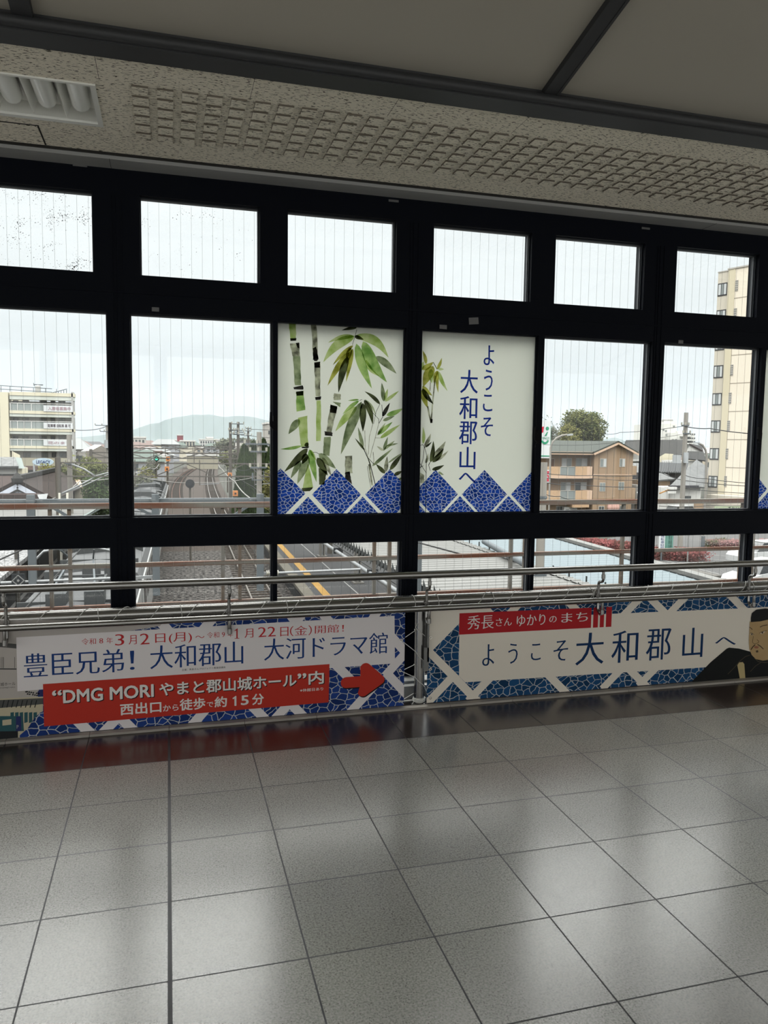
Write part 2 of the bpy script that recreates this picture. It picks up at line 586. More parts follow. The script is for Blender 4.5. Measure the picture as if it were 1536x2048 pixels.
for (z0, z1), row in zip(ZROWS, (LO + LOx, MD + MDx, UP + UPx)):
    xs = sorted(row)
    prev = X0
    for a, b_ in xs + [(X1, X1)]:
        if a - prev > 0.004:
            q.box(prev, a, YF + (0.002 if a - prev < 0.05 else 0), YK, z0, z1)
        prev = b_
# vertical grooves on the main mullions, drip ledge under the sliding sashes
for x in (-0.239, 1.429, 3.106):
    for dx in (-0.030, -0.012, 0.018):
        q.box(x + dx, x + dx + 0.006, YF - 0.004, YF, 0.117, 2.84)
q.box(X0, X1, YF - 0.012, YF, 1.104, 1.118)
q.box(X0, X1, YF - 0.006, YF, 2.33, 2.34)
structure(q.build('wall_front', frame_m), 'near black aluminium window wall of mullions and transoms facing the railway', 'window wall')

sill_m = mat('grey_metal_sill', srgb(150, 150, 146), 0.45, noise=(9, 0.3, srgb(112, 112, 108)))
q = MB()
q.box(X0, X1, 0.545, 0.70, 0.0, 0.097)
q.box(X0, X1, 0.60, 0.70, 0.097, 0.112)
structure(q.build('trim_%d' % n, sill_m), 'grey metal sill step under the windows, seen in the gap between the banners', 'sill'); n += 1
curb_m = mat('pale_stone_kerb', srgb(178, 172, 164), 0.5, noise=((6, 40, 40), 0.3, srgb(140, 134, 126)))
q = MB()
prev = X0
for k in range(-13, 22):
    x = 0.4 * k
    if x <= X0 + .05 or x > X1:
        continue
    q.box(prev + 0.0012, x - 0.0012, 0.409, 0.452, 0.0, 0.0125)
    prev = x
q.box(X0, X1, 0.411, 0.4505, 0, 0.009, 1)
structure(q.build('baseboard_front', [curb_m, dark_gap]), 'low pale stone kerb along the foot of the banners', 'kerb')

# glass
def glass_material():
    m = bpy.data.materials.new('clear_window_glass')
    m.use_nodes = True
    t = m.node_tree
    t.nodes.clear()
    N, L = t.nodes.new, t.links.new
    tr = N('ShaderNodeBsdfTransparent'); tr.inputs[0].default_value = (0.97, 0.972, 0.968, 1)
    gl = N('ShaderNodeBsdfGlossy'); gl.inputs['Roughness'].default_value = 0.0
    lw = N('ShaderNodeLayerWeight'); lw.inputs[0].default_value = 0.5
    pw = N('ShaderNodeMath'); pw.operation = 'POWER'; pw.inputs[1].default_value = 5
    L(lw.outputs['Facing'], pw.inputs[0])
    ma = N('ShaderNodeMath'); ma.operation = 'MULTIPLY_ADD'; ma.inputs[1].default_value = 0.8; ma.inputs[2].default_value = 0.03
    L(pw.outputs[0], ma.inputs[0])
    mx = N('ShaderNodeMixShader')
    L(ma.outputs[0], mx.inputs[0]); L(tr.outputs[0], mx.inputs[1]); L(gl.outputs[0], mx.inputs[2])
    ou = N('ShaderNodeOutputMaterial'); L(mx.outputs[0], ou.inputs[0])
    return m
def dirty_glass(level, shift):
    m = glass_material().copy()
    m.name = 'window_glass_with_grime_specks'
    off = shift
    t = m.node_tree
    N, L = t.nodes.new, t.links.new
    co = N('ShaderNodeTexCoord')
    a = N('ShaderNodeTexNoise'); a.inputs['Scale'].default_value = 150; a.inputs['Detail'].default_value = 3
    b = N('ShaderNodeTexNoise'); b.inputs['Scale'].default_value = 9; b.inputs['Detail'].default_value = 2
    sh = N('ShaderNodeVectorMath'); sh.operation = 'ADD'; sh.inputs[1].default_value = (off, 0, off)
    L(co.outputs['Object'], sh.inputs[0]); L(sh.outputs[0], a.inputs['Vector']); L(sh.outputs[0], b.inputs['Vector'])
    s = N('ShaderNodeMath'); s.operation = 'MULTIPLY_ADD'; s.inputs[1].default_value = 0.45
    L(b.outputs[0], s.inputs[0]); L(a.outputs[0], s.inputs[2])
    g = N('ShaderNodeMath'); g.operation = 'GREATER_THAN'; g.inputs[1].default_value = level
    L(s.outputs[0], g.inputs[0])
    d = N('ShaderNodeBsdfDiffuse'); d.inputs[0].default_value = (0.05, 0.045, 0.04, 1)
    ou = [x for x in t.nodes if x.type == 'OUTPUT_MATERIAL'][0]
    old = ou.inputs[0].links[0].from_socket
    mx = N('ShaderNodeMixShader')
    L(g.outputs[0], mx.inputs[0]); L(old, mx.inputs[1]); L(d.outputs[0], mx.inputs[2]); L(mx.outputs[0], ou.inputs[0])
    return m
glass = glass_material()
grime = [dirty_glass(0.925, 0.0), dirty_glass(0.965, 3.7)]
wire_m = mat('glass_wire', srgb(120, 124, 124), 0.5, 0.3)
sash_m = mat('black_sash', (0.008, 0.010, 0.014), 0.4, spec=0.15)
reveal_m = mat('sash_glazing_bead', srgb(78, 80, 84), 0.5)
wi = 1
rows = [('upper', UP, ZROWS[2]), ('middle', MD, ZROWS[1]), ('lower', LO, ZROWS[0])]
places = {'upper': ['at the left edge of the picture, its glass speckled with grime', 'over the view of the tracks', 'above the bamboo film', 'above the film with blue lettering', 'above the brown apartments', 'showing the top of the beige tower'],
          'middle': ['at the left, showing the balcony apartments', 'showing the railway tracks and mountain', 'covered by the bamboo film', 'covered by the film with blue lettering', 'showing the brown apartment house', 'showing the beige tower', 'at the right edge of the picture, covered by a film'],
          'lower': ['at the left, showing the train roof', 'showing ballast and track', 'showing the yellow platform strip', 'showing the white corrugated roof', 'showing the pale blue corrugated roof', 'showing the road and hedges', 'at the right edge of the picture']}
WINDOWS = {}
for rn, row, (z0, z1) in rows:
    for i, (a, b_) in enumerate(row):
        wobj = thing('window_%d' % wi, '%s window pane %s' % (rn, places[rn][i]), 'window', None, 'structure', ((a + b_) / 2, 0.75, z0))
        org = Vector(((a + b_) / 2, 0.75, z0))
        def P(bm, name, m): 
            o = bm.build(name, m)
            o.data.transform(Matrix.Translation(-org))
            o.parent = wobj
            return o
        t = 0.006
        fr = MB()
        fr.box(a, a + t, 0.728, 0.778, z0, z1); fr.box(b_ - t, b_, 0.728, 0.778, z0, z1)
        fr.box(a + t, b_ - t, 0.728, 0.778, z0, z0 + t); fr.box(a + t, b_ - t, 0.728, 0.778, z1 - t, z1)
        fr.box(b_ - t - 0.004, b_ - t, 0.742, 0.758, z0 + t, z1 - t, 1)
        fr.box(a + t, b_ - t, 0.742, 0.758, z1 - t - 0.004, z1 - t, 1)
        fr.box(a + t, b_ - t, 0.742, 0.758, z0 + t, z0 + t + 0.003, 1)
        P(fr, 'sash_frame', [sash_m, reveal_m])
        P(MB().box(a + t, b_ - t, 0.748, 0.752, z0 + t, z1 - t), 'pane', grime[i] if (rn == 'upper' and i < 2) else glass)
        wr = MB()
        if True:
            x = a + 0.030 + 0.011 * (i % 3)
            while x < b_ - 0.01:
                wr.box(x - 0.00045, x + 0.00045, 0.7525, 0.7533, z0 + t, z1 - t)
                x += 0.0573
            P(wr, 'wire', wire_m)
        WINDOWS[(rn, i)] = (wobj, org)
        wi += 1

# crescent latches on the sliding sashes
def latch(x, z, key):
    wobj, org = WINDOWS[key]
    k = MB()
    k.prism([(-0.012, -0.045), (0.012, -0.045), (0.014, 0.02), (0.008, 0.045), (-0.010, 0.04)], 0.690, 0.712)
    k.prism([(-0.030, -0.02), (-0.012, -0.035), (-0.006, 0.0), (-0.014, 0.01), (-0.020, 0.02), (-0.024, 0.062), (-0.030, 0.062), (-0.032, 0.0)], 0.676, 0.692)
    for v in range(len(k.v)):
        k.v[v] = (k.v[v][0] + x, k.v[v][1], k.v[v][2] + z)
    o = k.build('latch', mat('black_latch', (0.003, 0.003, 0.004), 0.6, spec=0.1))
    o.data.transform(Matrix.Translation(-org))
    o.parent = wobj
latch(0.602, 1.652, ('middle', 1))
latch(2.262, 1.60, ('middle', 3))
latch(3.945, 1.63, ('middle', 5))

# small stickers and tags on the frames
tagm = mat('clear_sticker', srgb(96, 96, 96), 0.35)
for (u, v, wd, hg, lab) in ((311, 619, 0.038, 0.022, 'small grey sticker on the transom above the track window'),
                            (886, 654, 0.046, 0.024, 'small grey sticker on the transom above the lettered film'),
                            (947, 642, 0.062, 0.040, 'tilted clear sticker on the transom right of the other above the lettered film'),
                            (1361, 684, 0.036, 0.022, 'small grey sticker on the transom above the tower window'),
                            (160, 331, 0.07, 0.012, 'flat grey clip on the window head at the left'),
                            (787, 402, 0.06, 0.012, 'flat grey clip on the window head above the bamboo film'),
                            (1291, 457, 0.06, 0.012, 'flat grey clip on the window head at the right')):
    p = at(u, v, YF)
    a = 0.10 if 'tilted' in lab else 0
    k = MB()
    k.prism([(p.x + sx * wd / 2 * math.cos(a) - sz * hg / 2 * math.sin(a), p.z + sx * wd / 2 * math.sin(a) + sz * hg / 2 * math.cos(a)) for sx, sz in ((-1, -1), (1, -1), (1, 1), (-1, 1))], YF - 0.0045, YF - 0.001)
    tag(k.build('frame_clip' if 'clip' in lab else 'sticker', tagm), lab, 'clip' if 'clip' in lab else 'sticker')

# walls out of view: rear window wall and the two ends of the passage
wall_m = mat('pale_wall_paint', srgb(225, 223, 216), 0.8)
q = MB()
q.box(X0, X1, YB - 0.15, YB, 0, 0.60)
q.box(X0, X1, YB - 0.15, YB, 2.9, 3.2)
x = X0
while x < X1:
    q.box(x, min(x + 0.2, X1), YB - 0.15, YB, 0.60, 2.9)
    x += 1.67
structure(q.build('wall_back', wall_m), 'rear wall of the passage behind the camera with a band of window openings', 'wall')
for nm, xa, xb in (('wall_left', X0 - 0.15, X0), ('wall_right', X1, X1 + 0.15)):
    q = MB()
    q.box(xa, xb, YB - .15, YB + 1.2, 0, 3.9)
    q.box(xa, xb, -1.2, 0.83, 0, 3.2)
    q.box(xa, xb, YB + 1.2, -1.2, 2.4, 3.9)
    structure(q.build(nm, wall_m), 'pale end wall of the passage, %s, with a wide opening' % ('left' if 'left' in nm else 'right'), 'wall')

# ------------------------------------------------------------------ ceiling light, hatch
t = thing('ceiling_light', 'recessed white louvred ceiling light in the board strip, unlit', 'ceiling light', loc=(-0.596, -0.013, 3.0))
lo_ = t.location
white_m = mat('white_enamel', (0.80, 0.80, 0.77), 0.3)
acr = mat('milky_acrylic', (0.86, 0.87, 0.84), 0.18)
def PL(bm, name, m):
    o = bm.build(name, m)
    o.data.transform(Matrix.Translation(-Vector(lo_)))
    o.parent = t
    return o
q = MB()
x0, x1, y0, y1 = -0.93, -0.262, -0.232, 0.206
for (a, b_, c, d_) in ((x0, x1, y0, y0 + .014), (x0, x1, y1 - .030, y1), (x0, x0 + .022, y0 + .014, y1 - .030), (x1 - .022, x1, y0 + .014, y1 - .030)):
    q.box(a, b_, c, d_, 2.993, 3.004)
q.box(x0 + .001, x1 - .001, y0 + .001, y0 + .007, 3.004, 3.07); q.box(x0 + .001, x1 - .001, y1 - .007, y1 - .001, 3.004, 3.07)
q.box(x0 + .001, x0 + .007, y0 + .008, y1 - .008, 3.004, 3.07); q.box(x1 - .007, x1 - .001, y0 + .008, y1 - .008, 3.004, 3.07)
PL(q, 'frame', white_m)
PL(MB().box(x0, x1, y0, y1, 3.07, 3.08), 'reflector', white_m)
for k in range(4):
    xc = -0.345 - 0.140 * k
    a = [(xc, -0.215, 3.035), (xc, 0.09, 3.035)] + [(xc, 0.09 + 0.045 * math.sin(i * math.pi / 12), 3.035) for i in range(1, 7)]
    b_ = MB()
    n_ = 16
    ys = [-0.215, 0.05] + [0.05 + 0.055 * math.sin(i * math.pi / 14) for i in range(1, 8)]
    rs = [0.042, 0.042] + [0.042 * max(0.02, math.cos(i * math.pi / 14)) for i in range(1, 8)]
    vs, fs = [], []
    for yy, rr in zip(ys, rs):
        for j in range(n_):
            an = 2 * math.pi * j / n_
            vs.append((xc + rr * math.cos(an), yy, 3.036 + rr * math.sin(an)))
    for i in range(len(ys) - 1):
        for j in range(n_):
            fs.append((i * n_ + j, i * n_ + (j + 1) % n_, (i + 1) * n_ + (j + 1) % n_, (i + 1) * n_ + j))
    b_.add(vs, fs, 0, True)
    PL(b_, 'tube', acr)
for k in range(3):
    xc = -0.415 - 0.140 * k
    PL(MB().add([(xc - .033, -0.226, 3.07), (xc + .033, -0.226, 3.07), (xc, -0.226, 3.0), (xc - .033, 0.105, 3.07), (xc + .033, 0.105, 3.07), (xc, 0.16, 3.0)],
                [(0, 1, 2), (0, 2, 5, 3), (1, 4, 5, 2), (3, 5, 4), (0, 3, 4, 1)]), 'louvre', white_m)
t = thing('access_hatch', 'flush ceiling access hatch outlined by a dark gap, left of the light', 'hatch', loc=(-0.80, 0.41, 3.0))
q = MB().box(-1.05, -0.562, 0.298, 0.530, 2.996, 3.001)
o = q.build('hatch_panel', wool); o.data.transform(Matrix.Translation(-t.location)); o.parent = t
q = MB().box(-1.06, -0.556, 0.290, 0.298, 2.998, 3.001).box(-0.562, -0.555, 0.290, 0.535, 2.998, 3.001)
o = q.build('hatch_rim', dark_gap); o.data.transform(Matrix.Translation(-t.location)); o.parent = t
# ------------------------------------------------------------------ handrail
steel = mat('brushed_stainless', (0.29, 0.282, 0.27), 0.25, 1.0)
YP, YH = 0.492, 0.392
t = thing('handrail', 'stainless steel double handrail carried on a thick pipe in front of the windows', 'handrail', loc=(1.43, YP, 0))
HR = t
def PH(bm, name, m=steel, par=None):
    o = bm.build(name, m)
    o.data.transform(Matrix.Translation(-Vector(HR.location)))
    o.parent = par or HR
    return o
ZP = 0.622
PH(MB().tube([(X0 + .02, YP, ZP), (X1 - .02, YP, ZP)], 0.038, 20), 'support_pipe')
PH(MB().tube([(X0 + .02, YH, 0.797), (X1 - .02, YH, 0.797)], 0.0215, 16), 'upper_rail')
PH(MB().tube([(X0 + .02, YH, 0.600), (X1 - .02, YH, 0.600)], 0.0170, 16), 'lower_rail')
for xp in (1.432, 1.432 + 3.352, 1.432 - 3.352):
    p = PH(MB().tube([(xp, YP, 0.004), (xp, YP, ZP)], 0.0315, 20), 'post')
    PH(MB().lathe([(0.052, 0.0), (0.052, 0.006), (0.036, 0.010), (0.0315, 0.012)], (xp, YP, 0.001), 24), 'base_flange', par=p)
    k = MB().box(xp + 0.024, xp + 0.034, 0.425, 0.470, 0.275, 0.56)
    k.box(xp + 0.006, xp + 0.034, 0.425, 0.434, 0.22, 0.36)
    PH(k, 'side_plate', mat('dull_grey_plate', srgb(120, 120, 118), 0.4, 0.6), par=p)
def arc(c, r, a0, a1, n=6):
    return [(c[0] + r * math.cos(a0 + (a1 - a0) * i / n), c[1] + r * math.sin(a0 + (a1 - a0) * i / n)) for i in range(n + 1)]
brk = [-1.905, -0.785, 0.320, 1.452, 2.578, 3.700, 4.82, 5.94]
for x in brk:
    yf = YP - 0.038
    # (y, z) runs of bent round bar
    up = [(yf - 0.012, 0.606)] + [(yf - 0.012, 0.672)] + arc((yf - 0.022, 0.690), 0.010, 0, math.pi / 2)[0:] 
    path = [(x, yf - 0.012, 0.600), (x, yf - 0.012, 0.690), (x, yf - 0.016, 0.704), (x, yf - 0.026, 0.711), (x, YH + 0.018, 0.711), (x, YH + 0.006, 0.716), (x, YH, 0.728), (x, YH, 0.778)]
    b1 = PH(MB().tube(path, 0.0085, 10), 'upper_bracket')
    PH(MB().tube([(x, YH, 0.735), (x, YH, 0.760)], 0.0115, 10), 'ferrule', par=b1)
    path = [(x, yf - 0.012, 0.625), (x, yf - 0.012, 0.540), (x, yf - 0.018, 0.526), (x, yf - 0.030, 0.518), (x, YH + 0.022, 0.508), (x, YH + 0.008, 0.512), (x, YH, 0.526), (x, YH, 0.586)]
    b2 = PH(MB().tube(path, 0.0095, 10), 'lower_bracket')
    PH(MB().tube([(x, YH, 0.512), (x, YH, 0.540)], 0.012, 10), 'ferrule', par=b2)
    k = MB().tube([(x, yf + 0.004, 0.618), (x, yf - 0.016, 0.618)], 0.016, 12)
    PH(k, 'mounting_boss')

# ------------------------------------------------------------------ banners
YBN = 0.455
def B(u, v): 
    p = at(u, v, YBN)
    return (p.x, p.z)
def stone_material(name, blue, scale, ink=False, line=(0.50, 0.52, 0.52, 1), lw=0.055):
    m = bpy.data.materials.new(name)
    m.use_nodes = True
    t = m.node_tree
    N, L = t.nodes.new, t.links.new
    b = t.nodes['Principled BSDF']
    co = N('ShaderNodeTexCoord')
    sp = N('ShaderNodeSeparateXYZ'); L(co.outputs['Object'], sp.inputs[0])
    cb = N('ShaderNodeCombineXYZ'); L(sp.outputs[0], cb.inputs[0])
    st = N('ShaderNodeMath'); st.operation = 'MULTIPLY'; st.inputs[1].default_value = 1.3
    L(sp.outputs[2], st.inputs[0]); L(st.outputs[0], cb.inputs[1])
    nz = N('ShaderNodeTexNoise'); nz.inputs['Scale'].default_value = scale * 0.8; nz.inputs['Detail'].default_value = 2
    L(cb.outputs[0], nz.inputs['Vector'])
    ad = N('ShaderNodeVectorMath'); ad.operation = 'MULTIPLY_ADD'
    L(nz.outputs['Color'], ad.inputs[0]); ad.inputs[1].default_value = (0.6 / scale,) * 3; L(cb.outputs[0], ad.inputs[2])
    vo = N('ShaderNodeTexVoronoi'); vo.voronoi_dimensions = '2D'; vo.feature = 'DISTANCE_TO_EDGE'; vo.inputs['Scale'].default_value = scale
    L(ad.outputs[0], vo.inputs['Vector'])
    v2 = N('ShaderNodeTexVoronoi'); v2.voronoi_dimensions = '2D'; v2.inputs['Scale'].default_value = scale
    L(ad.outputs[0], v2.inputs['Vector'])
    lt = N('ShaderNodeMath'); lt.operation = 'LESS_THAN'; lt.inputs[1].default_value = lw
    L(vo.outputs['Distance'], lt.inputs[0])
    hs = N('ShaderNodeMix'); hs.data_type = 'RGBA'
    bw = N('ShaderNodeSeparateColor'); L(v2.outputs['Color'], bw.inputs[0])
    L(bw.outputs[0], hs.inputs[0])
    hs.inputs[6].default_value = (*[c * 0.62 for c in blue[:3]], 1)
    hs.inputs[7].default_value = (*[c * 1.35 for c in blue[:3]], 1)
    mx = N('ShaderNodeMix'); mx.data_type = 'RGBA'
    L(lt.outputs[0], mx.inputs[0]); L(hs.outputs[2], mx.inputs[6]); mx.inputs[7].default_value = line
    if ink:
        ou = [x for x in t.nodes if x.type == 'OUTPUT_MATERIAL'][0]
        tr = N('ShaderNodeBsdfTransparent')
        L(mx.outputs[2], tr.inputs[0])
        L(tr.outputs[0], ou.inputs[0])
        t.nodes.remove(b)
    else:
        L(mx.outputs[2], b.inputs['Base Color'])
        b.inputs['Roughness'].default_value = 0.55
        b.inputs['Specular IOR Level'].default_value = 0.12
    return m
stoneL = stone_material('printed_blue_stones_bright', (0.014, 0.042, 0.19), 21, lw=0.045)
stoneR = stone_material('printed_blue_stones', (0.010, 0.058, 0.15), 21, lw=0.045)
whiteL = mat('banner_white_cool', (0.77, 0.725, 0.73), 0.55)
whiteR = mat('banner_white_warm', (0.81, 0.745, 0.65), 0.55)
redL = mat('banner_vermilion', (0.50, 0.040, 0.026), 0.55)
redR = mat('banner_crimson', (0.43, 0.020, 0.026), 0.55)
blueT = mat('lettering_blue', (0.014, 0.048, 0.19), 0.55)
blueR = mat('lettering_navy', (0.008, 0.036, 0.115), 0.55)
redT = mat('lettering_red', (0.50, 0.03, 0.035), 0.55)
blackT = mat('lettering_black', (0.012, 0.012, 0.013), 0.55)
whiteT = mat('lettering_white', (0.78, 0.75, 0.72), 0.55)

def banner(name, label, org, x0, x1, z0, z1, m):
    t = thing(name, label, 'banner', loc=org)
    def P(bm, nm, mm, par=None, lab=None):
        o = bm.build(nm, mm)
        o.data.transform(Matrix.Translation(-Vector(org)))
        o.parent = par or t
        if lab:
            o['label'] = lab
        return o
    P(MB().box(x0, x1, YBN, YBN + 0.002, z0, z1), 'sheet', m)
    return t, P
# left banner
LX0, LX1, LZ0, LZ1 = -1.95, 1.326, 0.015, 0.575
tl, PLb = banner('banner', 'long blue stone patterned banner with red panel and arrow, left of the post', (-0.3, YBN, LZ0), LX0, LX1, LZ0, LZ1, stoneL)
boxL = (LX0, LX1, LZ0, LZ1)
ns = 0
for a, b_ in (((580, 1262), (604, 1228)), ((578, 1226), (606, 1262)), ((645, 1226), (672, 1262)), ((728, 1262), (756, 1222)), ((318, 1240), (348, 1275)), ((404, 1262), (430, 1232)),
              ((770, 1352), (818, 1298)), ((780, 1270), (818, 1312)), ((772, 1345), (822, 1398)), ((700, 1425), (750, 1370)), ((660, 1318), (712, 1370)),
              ((148, 1435), (190, 1475)), ((200, 1472), (245, 1425)), ((236, 1430), (276, 1470)), ((376, 1460), (412, 1418)), ((500, 1408), (540, 1448)), ((546, 1442), (586, 1398)), ((578, 1404), (614, 1440))):
    ns += 1
    q = MB(); band(q, B(*a), B(*b_), 0.052, YBN - 0.0004 - 0.00003 * ns, boxL)
    if q.v: PLb(q, 'printed_stripe', whiteL)
# printed photograph of a hall at the left end
def pp(lst, y=YBN - 0.0008):
    return [(B(u, v)[0], y, B(u, v)[1]) for u, v in lst]
pw = mat('print_pale_wall', (0.46, 0.42, 0.39), 0.55)
pc = mat('print_cream_wall', (0.52, 0.46, 0.33), 0.55)
pg = mat('print_grey_roof', (0.085, 0.085, 0.082), 0.55)
pk = mat('print_dark', (0.02, 0.022, 0.024), 0.55)
pt = mat('print_teal', (0.035, 0.10, 0.115), 0.55)
pp_ = mat('print_indigo', (0.03, 0.035, 0.13), 0.55)
q = MB()
q.poly(pp([(-400, 1240), (330, 1240), (320, 1252), (258, 1262), (242, 1282), (90, 1300), (60, 1490), (-400, 1520)]), 0)
def r_(l, mi, y): q.poly(pp(l, y), mi)
r_([(-400, 1400), (-60, 1400), (86, 1393), (86, 1480), (-400, 1500)], 1, YBN - 0.0010)
r_([(-300, 1262), (0, 1285), (33, 1288), (33, 1297), (0, 1294), (-300, 1280)], 2, YBN - 0.0011)
r_([(-300, 1334), (33, 1337), (33, 1339), (-300, 1336)], 3, YBN - 0.0011)
r_([(-300, 1396), (0, 1400), (86, 1396), (86, 1408), (0, 1416), (-300, 1420)], 2, YBN - 0.0012)
for k in range(26):
    u = -160 + k * 9.3
    r_([(u, 1400), (u + 2, 1400), (u - 2, 1415), (u - 4, 1415)], 3, YBN - 0.0014)
for u in (2, 5, 7, 29): r_([(u, 1314), (u + 0.7, 1314), (u + 0.7, 1336), (u, 1336)], 3, YBN - 0.0012)
for k in range(6):
    u = 21 + k * 9.2
    r_([(u, 1425), (u + 7, 1424), (u + 7, 1444), (u, 1446)], 4, YBN - 0.0012)
r_([(-300, 1432), (46, 1432), (48, 1462), (-300, 1475)], 4, YBN - 0.0014)
r_([(32, 1433), (42, 1432), (43, 1461), (32, 1462)], 5, YBN - 0.0016)
r_([(-300, 1466), (36, 1462), (36, 1480), (-300, 1490)], 3, YBN - 0.0016)
r_([(5, 1440), (23, 1438), (23, 1449), (5, 1451)], 1, YBN - 0.0016)
letter(q, '大和郡山城ホール', B(-30, 1370)[0], B(31, 1370)[0], B(20, 1371)[1], B(20, 1364)[1], YBN - 0.0012, 3)
letter(q, 'YAMATO-KORIYAMAJO HALL', B(-30, 1376)[0], B(31, 1376)[0], B(20, 1376.5)[1], B(20, 1373.5)[1], YBN - 0.0012, 3)
for k in range(12):
    u, v = 50 + (k * 7.3) % 26, 1383 + (k * 5.1) % 8
    r_([(u, v), (u + 3, v - 1.5), (u + 4.5, v + 1), (u + 1, v + 2)], 3, YBN - 0.0012)
ci = [(81 + 6 * math.cos(i * math.pi / 8), 1386 + 6 * math.sin(i * math.pi / 8)) for i in range(16)]
r_(ci, 5, YBN - 0.0012)
letter(q, 'P', B(33.6, 1456)[0], B(37.5, 1456)[0], B(35, 1457)[1], B(35, 1450)[1], YBN - 0.0018, 0)
PLb(q, 'hall_photo', [pw, pc, pg, pk, pt, pp_], lab='printed photograph of a pale two storey hall')
# blue stone foot in front of the photograph
q = MB()
q.poly(pp([(33, 1490), (40, 1470), (56, 1456), (66, 1440), (80, 1425), (92, 1420), (92, 1490)], YBN - 0.0022))
PLb(q, 'printed_foot', stoneL)
q = MB()
q.poly([(-0.744, YBN - 0.0026, 0.256), (1.268, YBN - 0.0026, 0.271), (1.261, YBN - 0.0026, 0.5525), (-0.742, YBN - 0.0026, 0.5365)])
white_panel = PLb(q, 'white_panel', whiteL, lab='white printed panel with date and title')
yl = YBN - 0.0032
z = 0.4795
letters(PLb, 'date_lettering', redT, white_panel, (('令和', -0.433, -0.362, z, z + .033), ('8', -0.346, -0.327, z + .003, z + .030), ('年', -0.311, -0.279, z, z + .032), ('3', -0.268, -0.222, 0.4665, 0.526), ('月', -0.200, -0.160, 0.468, 0.517), ('2', -0.143, -0.095, 0.4645, 0.523), ('日(月)', -0.066, 0.124, 0.460, 0.519),
                          ('～', 0.142, 0.190, 0.482, 0.496), ('令和', 0.203, 0.268, z, z + .033), ('9', 0.282, 0.298, z + .002, z + .029), ('年', 0.312, 0.342, z, z + .032), ('1', 0.350, 0.376, 0.4685, 0.525), ('月', 0.404, 0.452, 0.470, 0.520), ('22', 0.478, 0.575, 0.470, 0.525), ('日', 0.600, 0.646, 0.468, 0.520), ('（金）', 0.654, 0.778, 0.466, 0.522), ('開館！', 0.795, 0.962, 0.473, 0.519)), yl, serif=0.014)
letters(PLb, 'title_lettering', blueT, white_panel, (('豊臣兄弟', -0.712, -0.225, 0.3235, 0.448), ('！', -0.196, -0.172, 0.331, 0.434), ('大和郡山', -0.094, 0.397, 0.327, 0.454), ('大河ドラマ館', 0.510, 1.222, 0.335, 0.458)), yl, serif=0.014, grow=0.004)
q = MB()
letter(q, '主催：秀長さんプロジェクト推進協議会', 0.070, 0.301, 0.3075, 0.3185, yl)
PLb(q, 'small_lettering', blackT, white_panel)
q = MB()
q.poly([(-0.6225, yl - 0.0004, 0.061), (0.877, yl - 0.0004, 0.070), (0.880, yl - 0.0004, 0.2925), (-0.6225, yl - 0.0004, 0.285)])
red_panel = PLb(q, 'red_panel', redL, lab='vermilion printed panel with white directions')
ya, yb = yl - 0.0008, yl - 0.0014
lines = [('“', -0.578, -0.536, 0.222, 0.247, .02), ('DMG', -0.526, -0.335, 0.178, 0.245, .024), ('MORI', -0.297, -0.079, 0.178, 0.245, .024), ('やまと郡山城ホール', -0.047, 0.690, 0.178, 0.250, .02), ('”', 0.700, 0.745, 0.222, 0.248, .02), ('内', 0.762, 0.846, 0.183, 0.256, .02),
         ('西出口', -0.247, -0.040, 0.089, 0.150, .022), ('から', -0.030, 0.050, 0.092, 0.126, .012), ('徒歩', 0.058, 0.190, 0.089, 0.152, .022), ('で', 0.200, 0.234, 0.097, 0.124, .012), ('約', 0.242, 0.306, 0.092, 0.150, .022), ('1', 0.340, 0.366, 0.094, 0.146, .03), ('5', 0.385, 0.424, 0.094, 0.146, .02), ('分', 0.446, 0.508, 0.090, 0.150, .022), ('※休館日あり', 0.712, 0.844, 0.143, 0.161, .01)]
for s, x0, x1, z0, z1, bo in lines:
    letters(PLb, 'lettering', whiteT, red_panel, ((s, x0, x1, z0, z1, bo),), yb)
    if z1 > 0.17:
        q = MB()
        for d in (0.002, 0.0045):
            letter(q, s, x0 + d, x1 + d, z0 - d, z1 - d, ya + 0.0001 - d * .02, bold=bo)
        PLb(q, 'lettering_shadow', blackT, red_panel, 'black drop outline')
def rounded_arrow():
    # shaft and chevron head as thick rounded strokes joined
    pts = []
    def cap(c, r, a0, a1, n=8):
        for i in range(n + 1):
            a = math.radians(a0 + (a1 - a0) * i / n)
            pts.append((c[0] + r * math.cos(a), c[1] + r * math.sin(a)))
    cap((0.978, 0.178), 0.032, 90, 270)
    pts.append((1.058, 0.146))
    cap((1.078, 0.122), 0.033, 200, 310)
    cap((1.175, 0.180), 0.030, -38, 38, 6)
    cap((1.092, 0.252), 0.033, 50, 165)
    pts.append((1.062, 0.210))
    return pts
q = MB(); q2 = MB()
ar = rounded_arrow()
q.prism([(a + 0.004, b_ - 0.007) for a, b_ in ar], ya, ya + 0.0005)
q2.prism(ar, yb, yb + 0.0003)
ap = PLb(q2, 'arrow', redL, lab='red arrow pointing right')
PLb(q, 'arrow_shadow', blackT, ap)
gr = mat('brass_grommet', (0.75, 0.70, 0.62), 0.25, 1.0)
def grommet(P, u, v):
    x, z = B(u, v)
    k = MB()
    n_ = 14
    prof = []
    vs, fs = [], []
    for i in range(n_):
        a = 2 * math.pi * i / n_
        for rr, yy in ((0.005, YBN + .003), (0.005, YBN - 0.0045), (0.0085, YBN - 0.0045), (0.0085, YBN - 0.001)):
            vs.append((x + rr * math.cos(a), yy, z + rr * math.sin(a)))
    for i in range(n_):
        for j in range(3):
            a, b_ = i * 4 + j, ((i + 1) % n_) * 4 + j
            fs.append((a, a + 1, b_ + 1, b_))
    k.add(vs, fs, 0)
    P(k, 'grommet', gr)
